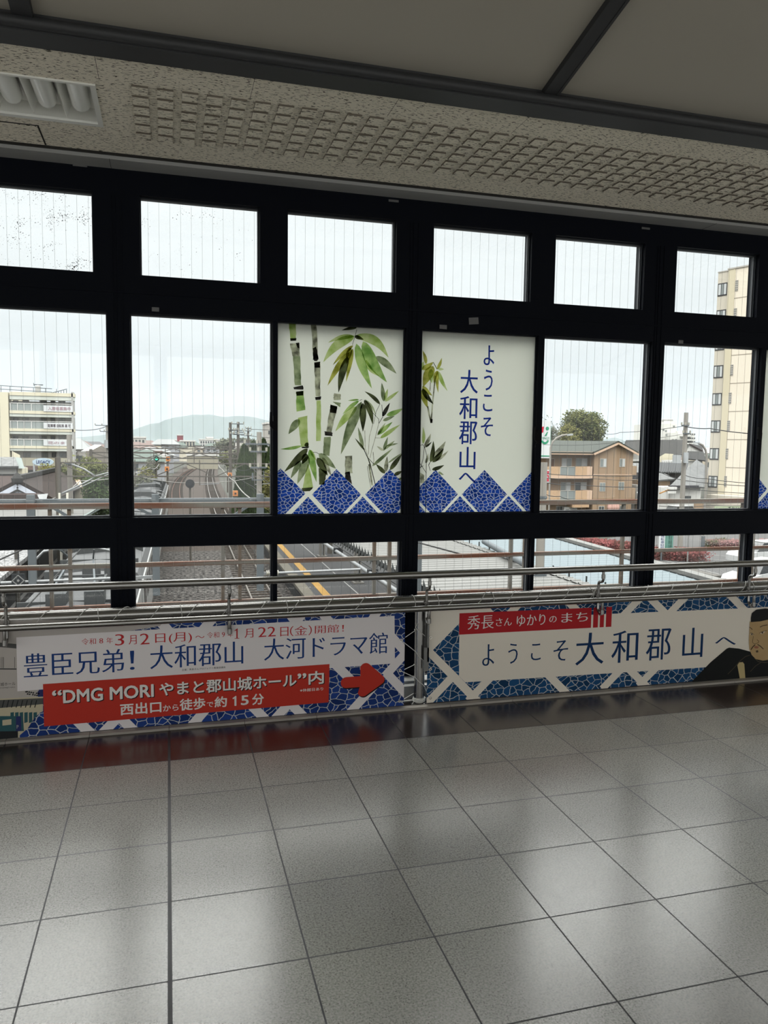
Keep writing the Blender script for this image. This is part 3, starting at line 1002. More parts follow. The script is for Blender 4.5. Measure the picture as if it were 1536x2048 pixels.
for u, v in ((801.5, 1280), (800, 1341), (798.5, 1402)): grommet(PLb, u, v)

# right banner
RX0, RX1, RZ0, RZ1 = 1.468, 5.1, 0.018, 0.575
tr_, PRb = banner('banner', 'long blue banner with a red tab and painted portrait, right of the post', (3.2, YBN, RZ0), RX0, RX1, RZ0, RZ1, stoneR)
boxR = (RX0, RX1, RZ0, RZ1)
ns = 0
for a, b_ in (((843, 1418), (920, 1338)), ((856, 1300), (960, 1408)), ((936, 1402), (990, 1346)), ((1095, 1348), (1140, 1394)), ((1204, 1378), (1262, 1318)), ((1258, 1338), (1302, 1382)), ((1276, 1372), (1330, 1318)),
              ((955, 1200), (1000, 1250)), ((1000, 1248), (1045, 1200)), ((1128, 1194), (1172, 1240)), ((1236, 1242), (1290, 1186)), ((1296, 1192), (1346, 1242)), ((1326, 1240), (1380, 1184)), ((1456, 1186), (1508, 1240))):
    ns += 1
    q = MB(); band(q, B(*a), B(*b_), 0.050, YBN - 0.0004 - 0.00002 * ns, boxR)
    if q.v: PRb(q, 'printed_stripe', whiteR)
q = MB(); q.poly([(x, YBN - 0.0006, z) for x, z in clip([B(854, 1200), B(1000, 1200), B(866, 1301), B(857, 1310), B(850, 1306)], *boxR)])
PRb(q, 'printed_corner', whiteR)
q = MB()
q.poly([(x, YBN - 0.0009, z) for x, z in [(1.667, 0.169), (1.709, 0.126), (3.36, 0.106), (4.6, 0.10), (4.6, 0.487), (3.637, 0.4875), (2.685, 0.4965), (1.664, 0.50)]])
wp = PRb(q, 'white_panel', whiteR, lab='cream printed panel with navy greeting')
q = MB()
q.poly(pp([(866, 1300), (918, 1247), (918, 1352)], YBN - 0.0011))
PRb(q, 'printed_diamond', stoneR)
q = MB()
xs = [(1.6625, 2.520 + 0.022), (2.556, 2.590), (2.603, 2.632), (2.646, 2.686)]
for a, b_ in xs:
    f = lambda x: (0.4190 - (x - 1.6625) * 0.0049, 0.5480 - (x - 1.6625) * 0.0068)
    q.poly([(a, YBN - 0.0016, f(a)[0]), (b_, YBN - 0.0016, f(b_)[0]), (b_, YBN - 0.0016, f(b_)[1]), (a, YBN - 0.0016, f(a)[1])])
rt = PRb(q, 'red_tab', redR, lab='crimson tab with three cream bars')
letters(PRb, 'tab_lettering', whiteT, rt, (('秀長', 1.714, 1.884, 0.446, 0.530), ('さん', 1.898, 2.002, 0.458, 0.506), ('ゆかり', 2.034, 2.226, 0.450, 0.518), ('の', 2.252, 2.302, 0.462, 0.502), ('まち', 2.334, 2.518, 0.458, 0.517)), YBN - 0.0022, serif=0.012, grow=0.003)
letters(PRb, 'greeting_lettering', blueR, wp, (('よ', 1.815, 1.893, 0.218, 0.350), ('う', 1.984, 2.047, 0.220, 0.346), ('こ', 2.136, 2.202, 0.232, 0.335), ('そ', 2.288, 2.388, 0.217, 0.346), ('大', 2.440, 2.640, 0.180, 0.384), ('和', 2.694, 2.886, 0.178, 0.384), ('郡', 2.944, 3.128, 0.178, 0.382), ('山', 3.216, 3.372, 0.178, 0.376), ('へ', 3.464, 3.630, 0.244, 0.300)), YBN - 0.0018, serif=0.014, grow=0.006)
# printed portrait: a man in black robe and cap
rb = mat('print_black_robe', (0.012, 0.013, 0.013), 0.5)
sk = mat('print_skin', (0.50, 0.36, 0.19), 0.55, noise=(9, 0.4, (0.42, 0.27, 0.12)))
ik = mat('print_ink_line', (0.09, 0.06, 0.035), 0.55)
rl = mat('print_robe_line', (0.10, 0.08, 0.05), 0.55)
st = mat('print_ivory', (0.50, 0.40, 0.20), 0.55)
lp = mat('print_lip', (0.32, 0.13, 0.08), 0.55)
wh = mat('print_eye_white', (0.60, 0.50, 0.36), 0.55)
q = MB()
def rr_(l, mi, y): q.poly([(B(u, v)[0], YBN - y, B(u, v)[1]) for u, v in l], mi)
rr_([(1384, 1362), (1420, 1325), (1453, 1297), (1458, 1295), (1478, 1297), (1500, 1303), (1560, 1300), (1600, 1330), (1650, 1365), (1384, 1385)], 0, 0.0024)
rr_([(1499, 1243), (1498, 1262), (1497, 1280), (1498, 1298), (1503, 1310), (1511, 1318), (1525, 1321), (1545, 1318), (1556, 1305), (1560, 1270), (1558, 1236)], 1, 0.0030)
rr_([(1501, 1236), (1503, 1226), (1512, 1219), (1530, 1216.5), (1552, 1219), (1562, 1236), (1540, 1238), (1520, 1242.5), (1501, 1244)], 0, 0.0036)
def ln(l, wpx, mi, y):
    for i in range(len(l) - 1):
        (a, b_), (c, d_) = l[i], l[i + 1]
        n_ = math.hypot(c - a, d_ - b_)
        ox, oy = -(d_ - b_) / n_ * wpx / 2, (c - a) / n_ * wpx / 2
        rr_([(a + ox, b_ + oy), (a - ox, b_ - oy), (c - ox, d_ - oy), (c + ox, d_ + oy)], mi, y)
ln([(1498, 1254), (1501, 1256), (1504, 1259)], 1.3, 2, 0.0040)
ln([(1519, 1254), (1525, 1251), (1534, 1249.5)], 1.5, 2, 0.0040)
rr_([(1499, 1267), (1503, 1266), (1506, 1269), (1502, 1271)], 5, 0.0040)
rr_([(1519, 1266), (1524, 1263), (1530, 1262), (1526, 1267), (1522, 1268)], 5, 0.0040)
rr_([(1501.5, 1266.5), (1504, 1267), (1504, 1270), (1501.5, 1270)], 2, 0.0043)
rr_([(1522, 1264), (1525.5, 1263), (1525.5, 1266.5), (1522.5, 1267)], 2, 0.0043)
ln([(1498.5, 1266), (1503, 1265.5), (1507, 1269)], 0.8, 2, 0.0044)
ln([(1518, 1266), (1524, 1262.5), (1533, 1261)], 0.9, 2, 0.0044)
ln([(1506, 1272), (1504, 1284), (1507, 1287), (1511, 1287), (1516, 1285), (1517, 1282), (1513, 1279)], 0.7, 2, 0.0040)
ln([(1509.5, 1289), (1505, 1293), (1501, 1299)], 1.8, 2, 0.0042)
ln([(1514, 1288.5), (1520, 1292), (1526, 1298)], 1.8, 2, 0.0042)
rr_([(1507, 1293.5), (1511, 1291.5), (1517, 1293), (1515, 1296.5), (1509, 1296.5)], 4, 0.0040)
rr_([(1511, 1301), (1515, 1300), (1516, 1304), (1512, 1305)], 2, 0.0040)
ln([(1499, 1310), (1490, 1313), (1478, 1323), (1468, 1335), (1455, 1348)], 0.9, 3, 0.0030)
ln([(1508, 1316), (1516, 1323), (1530, 1325), (1545, 1322)], 1.0, 3, 0.0030)
ln([(1521, 1325), (1510, 1332), (1500, 1343)], 0.8, 3, 0.0030)
rr_([(1474, 1330), (1478, 1324.5), (1485, 1324), (1488, 1328), (1490, 1356), (1479, 1357)], 6, 0.0030)
PRb(q, 'portrait', [rb, sk, ik, rl, lp, wh, st], lab='printed half length portrait of a moustached man in black cap and robe')
for u, v in ((861, 1275), (860.5, 1338), (860.5, 1396)): grommet(PRb, u, v)

# ------------------------------------------------------------------ white cord
cord_m = mat('white_cord', (0.72, 0.71, 0.68), 0.7)
def coil(x0, x1, pitch, r=0.0398, phase=0.0, n=14):
    pts = []
    k = int((x1 - x0) / pitch * n)
    for i in range(k + 1):
        a = phase - 2 * math.pi * i / n
        pts.append((x0 + pitch * i / n, YP + r * math.cos(a), ZP + r * math.sin(a)))
    return pts
q = MB().tube(coil(LX0 + 0.1, 1.36, 0.187), 0.0016, 6)
for x in (-0.36, 0.06, 0.63, 1.375):
    q.tube([(x + 0.0015 * i, YP + 0.0400 * math.cos(i * math.pi / 8), ZP + 0.0400 * math.sin(i * math.pi / 8)) for i in range(17)], 0.0016, 6)
tag(q.build('cord', cord_m, origin=(0, YP, ZP)), 'white cord wound around the pipe above the left banner', 'cord')
q = MB().tube(coil(1.50, 4.9, 0.187, phase=0.6), 0.0016, 6)
for x in (1.52, 1.87, 2.54, 3.74):
    q.tube([(x + 0.0015 * i, YP + 0.0400 * math.cos(i * math.pi / 8), ZP + 0.0400 * math.sin(i * math.pi / 8)) for i in range(17)], 0.0016, 6)
tag(q.build('cord', cord_m, origin=(3, YP, ZP)), 'white cord wound around the pipe above the right banner', 'cord')
XPo = 1.432
def G(u, v, dy=-0.006):
    x, z = B(u, v)
    return (x, YBN + dy, z)
def wrap(z0, z1, a0, a1, n=12, r=0.0335):
    return [(XPo + r * math.cos(a0 + (a1 - a0) * i / n), YP + r * math.sin(a0 + (a1 - a0) * i / n), z0 + (z1 - z0) * i / n) for i in range(n + 1)]
pi = math.pi
q = MB()
q.tube([G(801.5, 1280)] + wrap(0.325, 0.24, -pi * 0.85, -0.2) + [G(860.5, 1338)], 0.0018, 6)
q.tube([G(800, 1341)] + wrap(0.17, 0.10, -pi * 0.85, -0.2) + [G(860.5, 1396)], 0.0018, 6)
q.tube([(1.40, YBN - .004, 0.50)] + wrap(0.47, 0.40, -pi * 0.9, -0.1) + [G(861, 1275)], 0.0018, 6)
q.tube([G(811, 1275, 0.004)] + wrap(0.45, 0.455, -pi * .95, -pi * 1.1, 3), 0.0018, 6)
q.tube([G(806, 1341, 0.004)] + wrap(0.245, 0.243, -pi * .95, -pi * 1.1, 3), 0.0018, 6)
tag(q.build('cord', cord_m, origin=(XPo, YP, 0.25)), 'white cord laced from the banner eyelets around the post', 'cord')
q = MB()
for i in range(5):
    q.tube(wrap(0.020 + i * 0.0055, 0.024 + i * 0.0055, 0.3 * i, 0.3 * i + 2 * pi, 20, 0.0345 + 0.001 * (i % 2)), 0.0019, 6)
q.tube([G(798.5, 1402)] + wrap(0.03, 0.035, -pi * .9, -pi * .5, 5, 0.035), 0.0019, 6)
q.tube([G(798.5, 1402)] + wrap(0.036, 0.045, -pi * .9, -pi * .5, 5, 0.036), 0.0019, 6)
q.tube([G(860.5, 1396)] + wrap(0.04, 0.035, -0.1, -pi * .5, 5, 0.036), 0.0019, 6)
q.tube([(XPo - 0.036, YP - 0.012, 0.038), (XPo - 0.047, YP - 0.02, 0.048), (XPo - 0.040, YP - 0.026, 0.030), (XPo - 0.05, YP - 0.02, 0.012)], 0.0024, 6)
q.tube([G(806, 1400, 0.004)] + [(XPo - 0.034, YP, 0.07)], 0.0018, 6)
tag(q.build('cord', cord_m, origin=(XPo, YP, 0.0)), 'white cord tied in a bundle around the foot of the post', 'cord')
# ------------------------------------------------------------------ window films
YFM = 0.738
def F(u, v):
    p = at(u, v, YFM)
    return (p.x, p.z)
def film_material():
    m = bpy.data.materials.new('milky_window_film')
    m.use_nodes = True
    t = m.node_tree
    t.nodes.clear()
    N, L = t.nodes.new, t.links.new
    a = N('ShaderNodeBsdfTranslucent'); a.inputs[0].default_value = (0.64, 0.652, 0.608, 1)
    b = N('ShaderNodeBsdfDiffuse'); b.inputs[0].default_value = (0.85, 0.85, 0.82, 1)
    c = N('ShaderNodeBsdfTransparent'); c.inputs[0].default_value = (0.93, 0.95, 0.93, 1)
    m1 = N('ShaderNodeMixShader'); m1.inputs[0].default_value = 0.18
    m2 = N('ShaderNodeMixShader'); m2.inputs[0].default_value = 0.04
    L(a.outputs[0], m1.inputs[1]); L(b.outputs[0], m1.inputs[2])
    L(m1.outputs[0], m2.inputs[1]); L(c.outputs[0], m2.inputs[2])
    o = N('ShaderNodeOutputMaterial'); L(m2.outputs[0], o.inputs[0])
    return m
film_m = film_material()
def ink(name, c1, c2, sc=14):
    m = bpy.data.materials.new(name)
    m.use_nodes = True
    t = m.node_tree
    t.nodes.clear()
    N, L = t.nodes.new, t.links.new
    co = N('ShaderNodeTexCoord')
    n = N('ShaderNodeTexNoise'); n.inputs['Scale'].default_value = sc; n.inputs['Detail'].default_value = 5
    L(co.outputs['Object'], n.inputs['Vector'])
    r = N('ShaderNodeValToRGB')
    r.color_ramp.elements[0].position = 0.36; r.color_ramp.elements[0].color = (*c1, 1)
    r.color_ramp.elements[1].position = 0.64; r.color_ramp.elements[1].color = (*c2, 1)
    L(n.outputs[0], r.inputs[0])
    tr = N('ShaderNodeBsdfTransparent'); L(r.outputs[0], tr.inputs[0])
    o = N('ShaderNodeOutputMaterial'); L(tr.outputs[0], o.inputs[0])
    return m
INKS = [ink('leaf_ink_pale_green', (0.36, 0.50, 0.13), (0.66, 0.74, 0.40)), ink('leaf_ink_green', (0.17, 0.34, 0.08), (0.50, 0.66, 0.26)),
        ink('leaf_ink_olive', (0.22, 0.22, 0.03), (0.60, 0.60, 0.15)), ink('leaf_ink_dark', (0.018, 0.020, 0.014), (0.13, 0.15, 0.07)),
        ink('stem_ink_grey', (0.14, 0.14, 0.11), (0.62, 0.63, 0.50), 22), ink('stem_ink_black', (0.008, 0.008, 0.010), (0.06, 0.055, 0.05), 30),
        ink('leaf_ink_grey_green', (0.13, 0.17, 0.09), (0.46, 0.52, 0.34))]
stone_ink = stone_material('ink_blue_stones', (0.016, 0.062, 0.40), 37, True, (0.52, 0.57, 0.78, 1), 0.07)
blue_ink = ink('lettering_ink_blue', (0.015, 0.035, 0.28), (0.02, 0.05, 0.32))

def make_film(label, x0, x1, z0, z1):
    org = Vector(((x0 + x1) / 2, YFM, z0))
    t = thing('window_film', label, 'window film', loc=org)
    def P(bm, nm, m, par=None, lab=None):
        o = bm.build(nm, m)
        o.data.transform(Matrix.Translation(-org))
        o.parent = par or t
        if lab:
            o['label'] = lab
        return o
    P(MB().box(x0, x1, YFM, YFM + 0.001, z0, z1), 'film_sheet', film_m)
    return P, (x0, x1, z0, z1)

class Art:
    def __init__(s, org, sc, box):
        s.o, s.k, s.box, s.q, s.n = org, sc, box, MB(), 0
    def pt(s, x, y, dy=0):
        return F(s.o[0] + x / s.k, s.o[1] + (y + dy) / s.k)
    def put(s, pts, mi):
        s.n += 1
        pl = clip(pts, *s.box)
        if len(pl) > 2:
            y = YFM - 0.0004 - 0.00001 * s.n
            s.q.poly([(a, y, b) for a, b in pl], mi)
    def leaf(s, b, tp, w, mi, dy=0, bend=0.12, side=1):
        bx, by = b[0], b[1] + dy
        tx, ty = tp[0], tp[1] + dy
        dx, dy_ = tx - bx, ty - by
        n = math.hypot(dx, dy_)
        nx, ny = -dy_ / n, dx / n
        A, Bk = [], []
        K = 14
        for i in range(K + 1):
            t = i / K
            wd = w / 2 * (math.sin(math.pi * min(1, t ** 0.75)) ** 0.85) * (1 - 0.25 * t)
            cv = side * bend * n * math.sin(math.pi * t) * 0.35
            cx, cy = bx + dx * t + nx * cv, by + dy_ * t + ny * cv
            A.append((cx + nx * wd, cy + ny * wd))
            Bk.append((cx - nx * wd, cy - ny * wd))
        s.put([s.pt(*p) for p in A + Bk[::-1][1:-1]], mi)
    def seg(s, l0, r0, l1, r1, mi, dy=0, jag=4):
        K = 7
        A = [(l0[0] + (l1[0] - l0[0]) * i / K + random.uniform(-jag, jag), l0[1] + (l1[1] - l0[1]) * i / K) for i in range(K + 1)]
        Bk = [(r0[0] + (r1[0] - r0[0]) * i / K + random.uniform(-jag, jag), r0[1] + (r1[1] - r0[1]) * i / K) for i in range(K + 1)]
        s.put([s.pt(x, y, dy) for x, y in A + Bk[::-1]], mi)
    def line(s, pts, w, mi, dy=0):
        for i in range(len(pts) - 1):
            (a, b), (c, d) = pts[i], pts[i + 1]
            n = math.hypot(c - a, d - b)
            ox, oy = -(d - b) / n * w / 2, (c - a) / n * w / 2
            s.put([s.pt(a + ox, b + oy, dy), s.pt(a - ox, b - oy, dy), s.pt(c - ox, d - oy, dy), s.pt(c + ox, d + oy, dy)], mi)

# left film: bamboo
P, bx = make_film('milky window film with green bamboo painting over blue stone diamonds', 0.6225, 1.3765, 1.1235, 2.2235)
A = Art((550, 630), 5.689, bx)
Z2 = 1137.8
A.seg((150, 50), (240, 50), (180, 285), (240, 280), 0); A.seg((168, 265), (246, 262), (176, 296), (240, 292), 5)
A.seg((170, 325), (275, 320), (200, 470), (284, 470), 4); A.seg((235, 318), (276, 312), (255, 370), (278, 380), 5)
A.seg((202, 470), (284, 470), (225, 800), (300, 800), 6); A.seg((212, 822), (318, 800), (216, 846), (324, 850), 5)
A.seg((238, 880), (324, 862), (246, 1100), (344, 1080), 1); A.seg((238, 872), (324, 862), (242, 920), (326, 915), 5)
A.seg((262, 1170), (368, 1145), (296, 1500), (376, 1490), 0); A.seg((300, 1500), (390, 1495), (312, 1516), (380, 1514), 5)
A.seg((368, 1700), (384, 1700), (312, 1970), (432, 1965), 0); A.seg((302, 1970), (432, 1960), (320, 2008), (400, 2004), 3)
A.seg((410, 80), (468, 85), (430, 500), (492, 495), 4, 0, 6); A.seg((430, 380), (470, 360), (432, 510), (494, 505), 5); A.seg((440, 508), (494, 500), (446, 525), (480, 525), 5)
A.seg((446, 540), (514, 530), (460, 925), (518, 925), 4); A.seg((446, 540), (514, 530), (452, 600), (512, 600), 5); A.seg((452, 935), (526, 925), (462, 968), (516, 965), 5)
A.seg((470, 972), (522, 970), (470, 1435), (522, 1432), 0)
A.seg((668, 890), (750, 900), (664, 970), (748, 965), 4); A.seg((655, 985), (748, 1000), (690, 1015), (742, 1050), 6)
A.seg((630, 1020), (712, 1040), (582, 1330), (640, 1335), 4); A.seg((630, 1018), (712, 1040), (622, 1110), (700, 1120), 5); A.seg((562, 1322), (655, 1335), (570, 1370), (652, 1378), 5)
A.seg((556, 1390), (636, 1385), (545, 1590), (622, 1605), 6)
A.seg((800, 1605), (880, 1600), (795, 1800), (880, 1800), 4); A.seg((795, 1790), (850, 1780), (800, 1860), (880, 1930), 5)
A.seg((500, 1740), (590, 1780), (500, 1930), (560, 1930), 3)
for b, tp, wd, mi, bend in (((930, 145), (757, 175), 40, 3, .1), ((900, 240), (603, 315), 62, 0, .2), ((905, 240), (548, 538), 120, 0, .3), ((915, 232), (1292, 487), 120, 0, -.45), ((905, 240), (1010, 280), 50, 3, 0),
                            ((890, 345), (657, 570), 55, 2, .1), ((850, 420), (597, 806), 80, 2, .1), ((830, 470), (722, 885), 92, 3, .1), ((885, 380), (808, 762), 60, 2, 0), ((860, 370), (810, 560), 70, 2, 0),
                            ((925, 325), (1102, 838), 115, 1, .1), ((1000, 300), (1274, 768), 150, 1, .15), ((1150, 470), (1382, 668), 90, 6, -.1), ((1030, 510), (1190, 700), 55, 0, .3),
                            ((955, 962), (828, 975), 24, 1, 0), ((955, 975), (768, 1130), 48, 1, .1), ((930, 1040), (686, 1325), 95, 0, .1), ((985, 985), (748, 1588), 120, 6, .05), ((1000, 1000), (1000, 1330), 85, 3, 0),
                            ((1015, 965), (1112, 1252), 70, 3, -.2), ((1020, 960), (1150, 1160), 26, 6, -.3), ((1195, 1015), (1018, 868), 48, 3, .15), ((1240, 985), (1214, 770), 56, 6, 0), ((1245, 975), (1283, 838), 42, 0, 0),
                            ((1250, 985), (1412, 862), 42, 0, 0), ((1222, 1155), (1307, 998), 50, 5, 0), ((1268, 1142), (1460, 1062), 62, 1, .1), ((1228, 1203), (1362, 1148), 42, 6, 0)):
    A.leaf(b, tp, wd, mi, 0, bend)
for b, tp, wd, mi, bend in (((1165, 232), (1257, 88), 36, 6, 0), ((1168, 222), (1337, 78), 58, 1, 0), ((1196, 264), (1424, 108), 52, 0, 0), ((1236, 408), (1283, 248), 42, 6, 0), ((1240, 392), (1362, 293), 36, 6, 0), ((1268, 352), (1402, 322), 28, 6, 0), ((1232, 405), (1158, 354), 30, 4, 0),
                            ((1108, 582), (1343, 376), 42, 6, 0), ((1003, 372), (944, 138), 46, 6, 0), ((1022, 402), (908, 262), 28, 3, 0), ((1252, 664), (1148, 558), 52, 3, 0), ((1258, 650), (1276, 468), 52, 4, 0), ((1308, 625), (1448, 436), 60, 3, 0), ((1288, 545), (1447, 428), 24, 6, 0), ((1355, 684), (1450, 636), 46, 3, 0), ((1405, 735), (1450, 712), 30, 6, 0),
                            ((372, 378), (103, 648), 92, 3, -.05), ((290, 520), (178, 722), 70, 6, 0), ((380, 465), (253, 786), 105, 6, 0), ((360, 440), (310, 560), 80, 3, 0), ((392, 390), (472, 765), 85, 1, 0), ((400, 395), (470, 520), 40, 0, 0), ((498, 438), (694, 612), 92, 6, 0), ((480, 485), (600, 690), 90, 3, 0), ((540, 480), (640, 690), 60, 4, 0), ((302, 352), (58, 388), 40, 1, -.1), ((278, 50), (153, 218), 92, 6, .05), ((345, 320), (380, 360), 60, 3, 0)):
    A.leaf(b, tp, wd, mi, Z2, bend)
for pts, wd, mi in (([(930, 165), (912, 235), (880, 340)], 5, 5), ([(1195, 1010), (1150, 1100), (1120, 1240)], 5, 5), ([(1215, 1020), (1220, 1100), (1225, 1160), (1180, 1235)], 6, 5), ([(1040, 990), (1090, 1090), (1180, 1185), (1180, 1230)], 5, 5), ([(960, 975), (990, 960)], 5, 5)):
    A.line(pts, wd, mi)
for pts, wd, mi in (([(1000, 368), (1060, 500), (1100, 630), (1140, 790)], 9, 5), ([(1110, 110), (1072, 250), (1062, 450)], 6, 4), ([(1180, 95), (1140, 260), (1100, 400), (1080, 490)], 6, 4), ([(1022, 175), (1025, 380), (1065, 500), (1100, 600)], 6, 4), ([(1050, 580), (1070, 720), (1090, 830)], 6, 4), ([(1070, 560), (1105, 800)], 20, 4), ([(1115, 420), (1125, 520), (1110, 580)], 6, 4), ([(1140, 260), (1195, 262)], 5, 4), ([(430, 425), (470, 425), (500, 445)], 5, 5), ([(1060, 490), (1110, 545), (1130, 560)], 6, 5)):
    A.line(pts, wd, mi, Z2)
P(A.q, 'bamboo_painting', INKS)
def diamonds(A, lst, P, org, sc):
    for cx, cy, hx, hy in lst:
        q = MB()
        c = [F(org[0] + (cx + a * hx) / sc, org[1] + (cy + b * hy) / sc) for a, b in ((0, -1), (1, 0), (0, 1), (-1, 0))]
        pl = clip(c, *A.box)
        if len(pl) > 2:
            q.poly([(x, YFM - 0.003, z) for x, z in pl])
            P(q, 'stone_diamond', stone_ink)
diamonds(A, [(62, 893, 284, 285), (698, 905, 280, 290), (1303, 905, 280, 288), (375, 1215, 272, 285), (997, 1212, 262, 285), (-230, 1205, 272, 285), (1600, 1212, 262, 285)], P, (550, 830), 5.689)

# right film: greeting
P, bx = make_film('milky window film with vertical blue greeting and a bamboo sprig', 1.4885, 2.2445, 1.1235, 2.2235)
A = Art((830, 650), 5.908, bx)
Z2 = 1122.5
for b, tp, wd, mi in (((132, 462), (90, 300), 46, 2), ((82, 525), (218, 438), 72, 2), ((60, 540), (100, 430), 60, 0), ((262, 522), (317, 388), 40, 2), ((265, 515), (342, 522), 36, 0), ((215, 485), (98, 730), 125, 2), ((190, 520), (200, 690), 70, 0), ((268, 538), (275, 802), 46, 2), ((275, 545), (383, 780), 52, 0), ((262, 540), (222, 690), 50, 2), ((88, 722), (205, 836), 58, 2), ((85, 750), (218, 936), 66, 3), ((90, 755), (152, 985), 80, 2)):
    A.leaf(b, tp, wd, mi)
A.line([(240, 600), (228, 720), (205, 950), (190, 1155)], 16, 4); A.line([(150, 960), (165, 1050), (190, 1150)], 20, 4); A.line([(185, 640), (175, 780)], 10, 4); A.line([(215, 440), (262, 525)], 8, 3)
A.seg((176, 1110), (206, 1110), (182, 1160), (204, 1158), 5)
for b, tp, wd, mi in (((96, 282), (94, 80), 42, 0), ((113, 312), (187, 160), 48, 4), ((118, 322), (198, 256), 26, 3), ((183, 502), (216, 246), 60, 3), ((212, 445), (362, 250), 70, 4), ((206, 500), (340, 335), 66, 3), ((246, 484), (395, 360), 38, 4), ((200, 588), (345, 532), 50, 3), ((126, 512), (155, 395), 36, 4), ((275, 612), (340, 648), 30, 6)):
    A.leaf(b, tp, wd, mi, Z2)
for pts, wd in (([(65, 570), (95, 460), (110, 310)], 6), ([(130, 625), (138, 420), (112, 315)], 6), ([(60, 515), (90, 560), (135, 628)], 6), ([(160, 530), (180, 600)], 6), ([(55, 560), (100, 540)], 6), ([(65, 300), (90, 290), (118, 325)], 6), ([(130, 620), (125, 1100)], 7), ([(175, 500), (160, 535)], 8)):
    A.line(pts, wd, 5, Z2)
A.seg((62, 620), (108, 650), (60, 745), (112, 740), 4, Z2)
P(A.q, 'bamboo_painting', INKS)
diamonds(A, [(240, 876, 266, 288), (818, 878, 267, 288), (1397, 878, 267, 288), (529, 1182, 268, 284), (1103, 1180, 266, 285), (-50, 1185, 268, 284)], P, (830, 840), 5.908)
q = MB()
for ch, x0, x1, y0, y1 in (('よ', 805, 938, 245, 475), ('う', 808, 918, 530, 775), ('こ', 797, 915, 825, 1020), ('そ', 772, 920, 1092, 1312), ('大', 528, 745, 535, 805), ('和', 517, 737, 845, 1110), ('郡', 513, 735, 1142, 1408), ('山', 520, 715, 1442, 1702), ('へ', 510, 715, 1747, 1862)):
    a, b_ = F(830 + x0 / 5.908, 650 + y1 / 5.908), F(830 + x1 / 5.908, 650 + y0 / 5.908)
    q = MB(); letter(q, ch, a[0], b_[0], a[1], b_[1], YFM - 0.0045, serif=0.012, grow=0.013)
    P(q, 'greeting_lettering', blue_ink)

# third film, only its edge in view
P, bx = make_film('milky window film with blue stone diamonds at the right edge of the picture', 3.974, 4.734, 1.1235, 2.2235)
A = Art((830, 650), 5.908, bx)
q = MB()
for cx in (3.90, 4.26, 4.62):
    for dx, dz in ((0, 1.262), (0.18, 1.08)):
        pl = clip([(cx + dx, dz + 0.165), (cx + dx + 0.165, dz), (cx + dx, dz - 0.165), (cx + dx - 0.165, dz)], *bx)
        if len(pl) > 2:
            q.poly([(x, YFM - 0.003, z) for x, z in pl])
P(q, 'stone_diamond', stone_ink)
# ------------------------------------------------------------------ outdoors: ground
GZ = -6.05
ALB = 0.32
GROUND = mat('town_ground', (0.13, 0.125, 0.115), 0.95, noise=(0.06, 0.25, (0.09, 0.10, 0.075)))
o = MB().poly([(-7000, -12, GZ), (9000, -12, GZ), (9000, 9000, GZ), (-7000, 9000, GZ)]).build('ground', GROUND)
structure(o, 'grey town ground below the station', 'ground')
def dd(D): return D + CY
def track_x(y): return 4.33 + 0.0203 * (y - 33.7) + max(0, y - 60) ** 2 * 0.00014
stone_bed = mat('ballast', (0.17, 0.158, 0.147), 0.95, noise=(5.5, 0.07, (0.020, 0.018, 0.017)))
brown_bed = mat('rusty_ballast', (0.12, 0.095, 0.078), 0.95, noise=(5, 0.2, (0.06, 0.048, 0.042)))
q = MB()
ys = [3 + 8 * i for i in range(40)]
for i in range(len(ys) - 1):
    a, b_ = ys[i], ys[i + 1]
    q.add([(-4.0 + (track_x(a) - 4.33), a, -6.0), (track_x(a) + 1.9, a, -6.0), (track_x(b_) + 1.9, b_, -6.0), (-4.0 + (track_x(b_) - 4.33), b_, -6.0)], [(0, 1, 2, 3)], 0 if a < 45 else 1)
structure(q.build('ground_ballast', [stone_bed, brown_bed]), 'brown and grey stone ballast bed of the railway', 'ballast')

structure(MB().poly([(-60, -60, GZ + .01), (70, -60, GZ + .01), (70, -9, GZ + .01), (-60, -9, GZ + .01)]).build('ground_bounce', mat('pale_bounce_surface', (0.75, 0.74, 0.71), .9)), 'unseen pale ground added behind the station to bounce light inside', 'paving')  # out of view, added to throw light up onto the ceiling
steel_rail = mat('worn_rail', (0.42, 0.38, 0.34), 0.35, 0.6)
rust_rail = mat('rusty_rail', (0.20, 0.10, 0.07), 0.7)
sleeper_m = mat('sleeper', (0.085, 0.07, 0.058), 0.9)
def track(label, fx, y0, y1, m, group=None):
    t = thing('railway_track', label, 'railway track', loc=(fx(y0), y0, -6.0))
    org = Vector(t.location)
    for s in (-0.53, 0.53):
        q = MB()
        y = y0
        while y < y1:
            yb = min(y + 6, y1)
            q.bar((fx(y) + s, y, -5.91), (fx(yb) + s, yb, -5.91), 0.07, 0.15)
            y = yb
        o = q.build('rail', m); o.data.transform(Matrix.Translation(-org)); o.parent = t
    k = 0
    y = y0
    while y < y1 and k < 95:
        o = MB().box(fx(y) - 1.0, fx(y) + 1.0, y - 0.1, y + 0.1, -6.0, -5.955).build('sleeper', sleeper_m)
        o.data.transform(Matrix.Translation(-org)); o.parent = t
        y += 0.66; k += 1
    if y < y1:
        q = MB()
        while y < y1:
            q.box(fx(y) - 1.0, fx(y) + 1.0, y - 0.1, y + 0.1, -6.0, -5.955)
            y += 0.66 if y < 120 else 1.3
        o = q.build('sleeper_run', sleeper_m); o.data.transform(Matrix.Translation(-org)); o.parent = t
        o['kind'] = 'stuff'
track('railway track with bright rails beside the yellow striped platform', track_x, 14, 240, steel_rail)
track('reddish railway track curving in from beside the silver train', lambda y: 0.95 + max(0, y - 100) ** 2 * 0.00042, 90, 240, rust_rail)
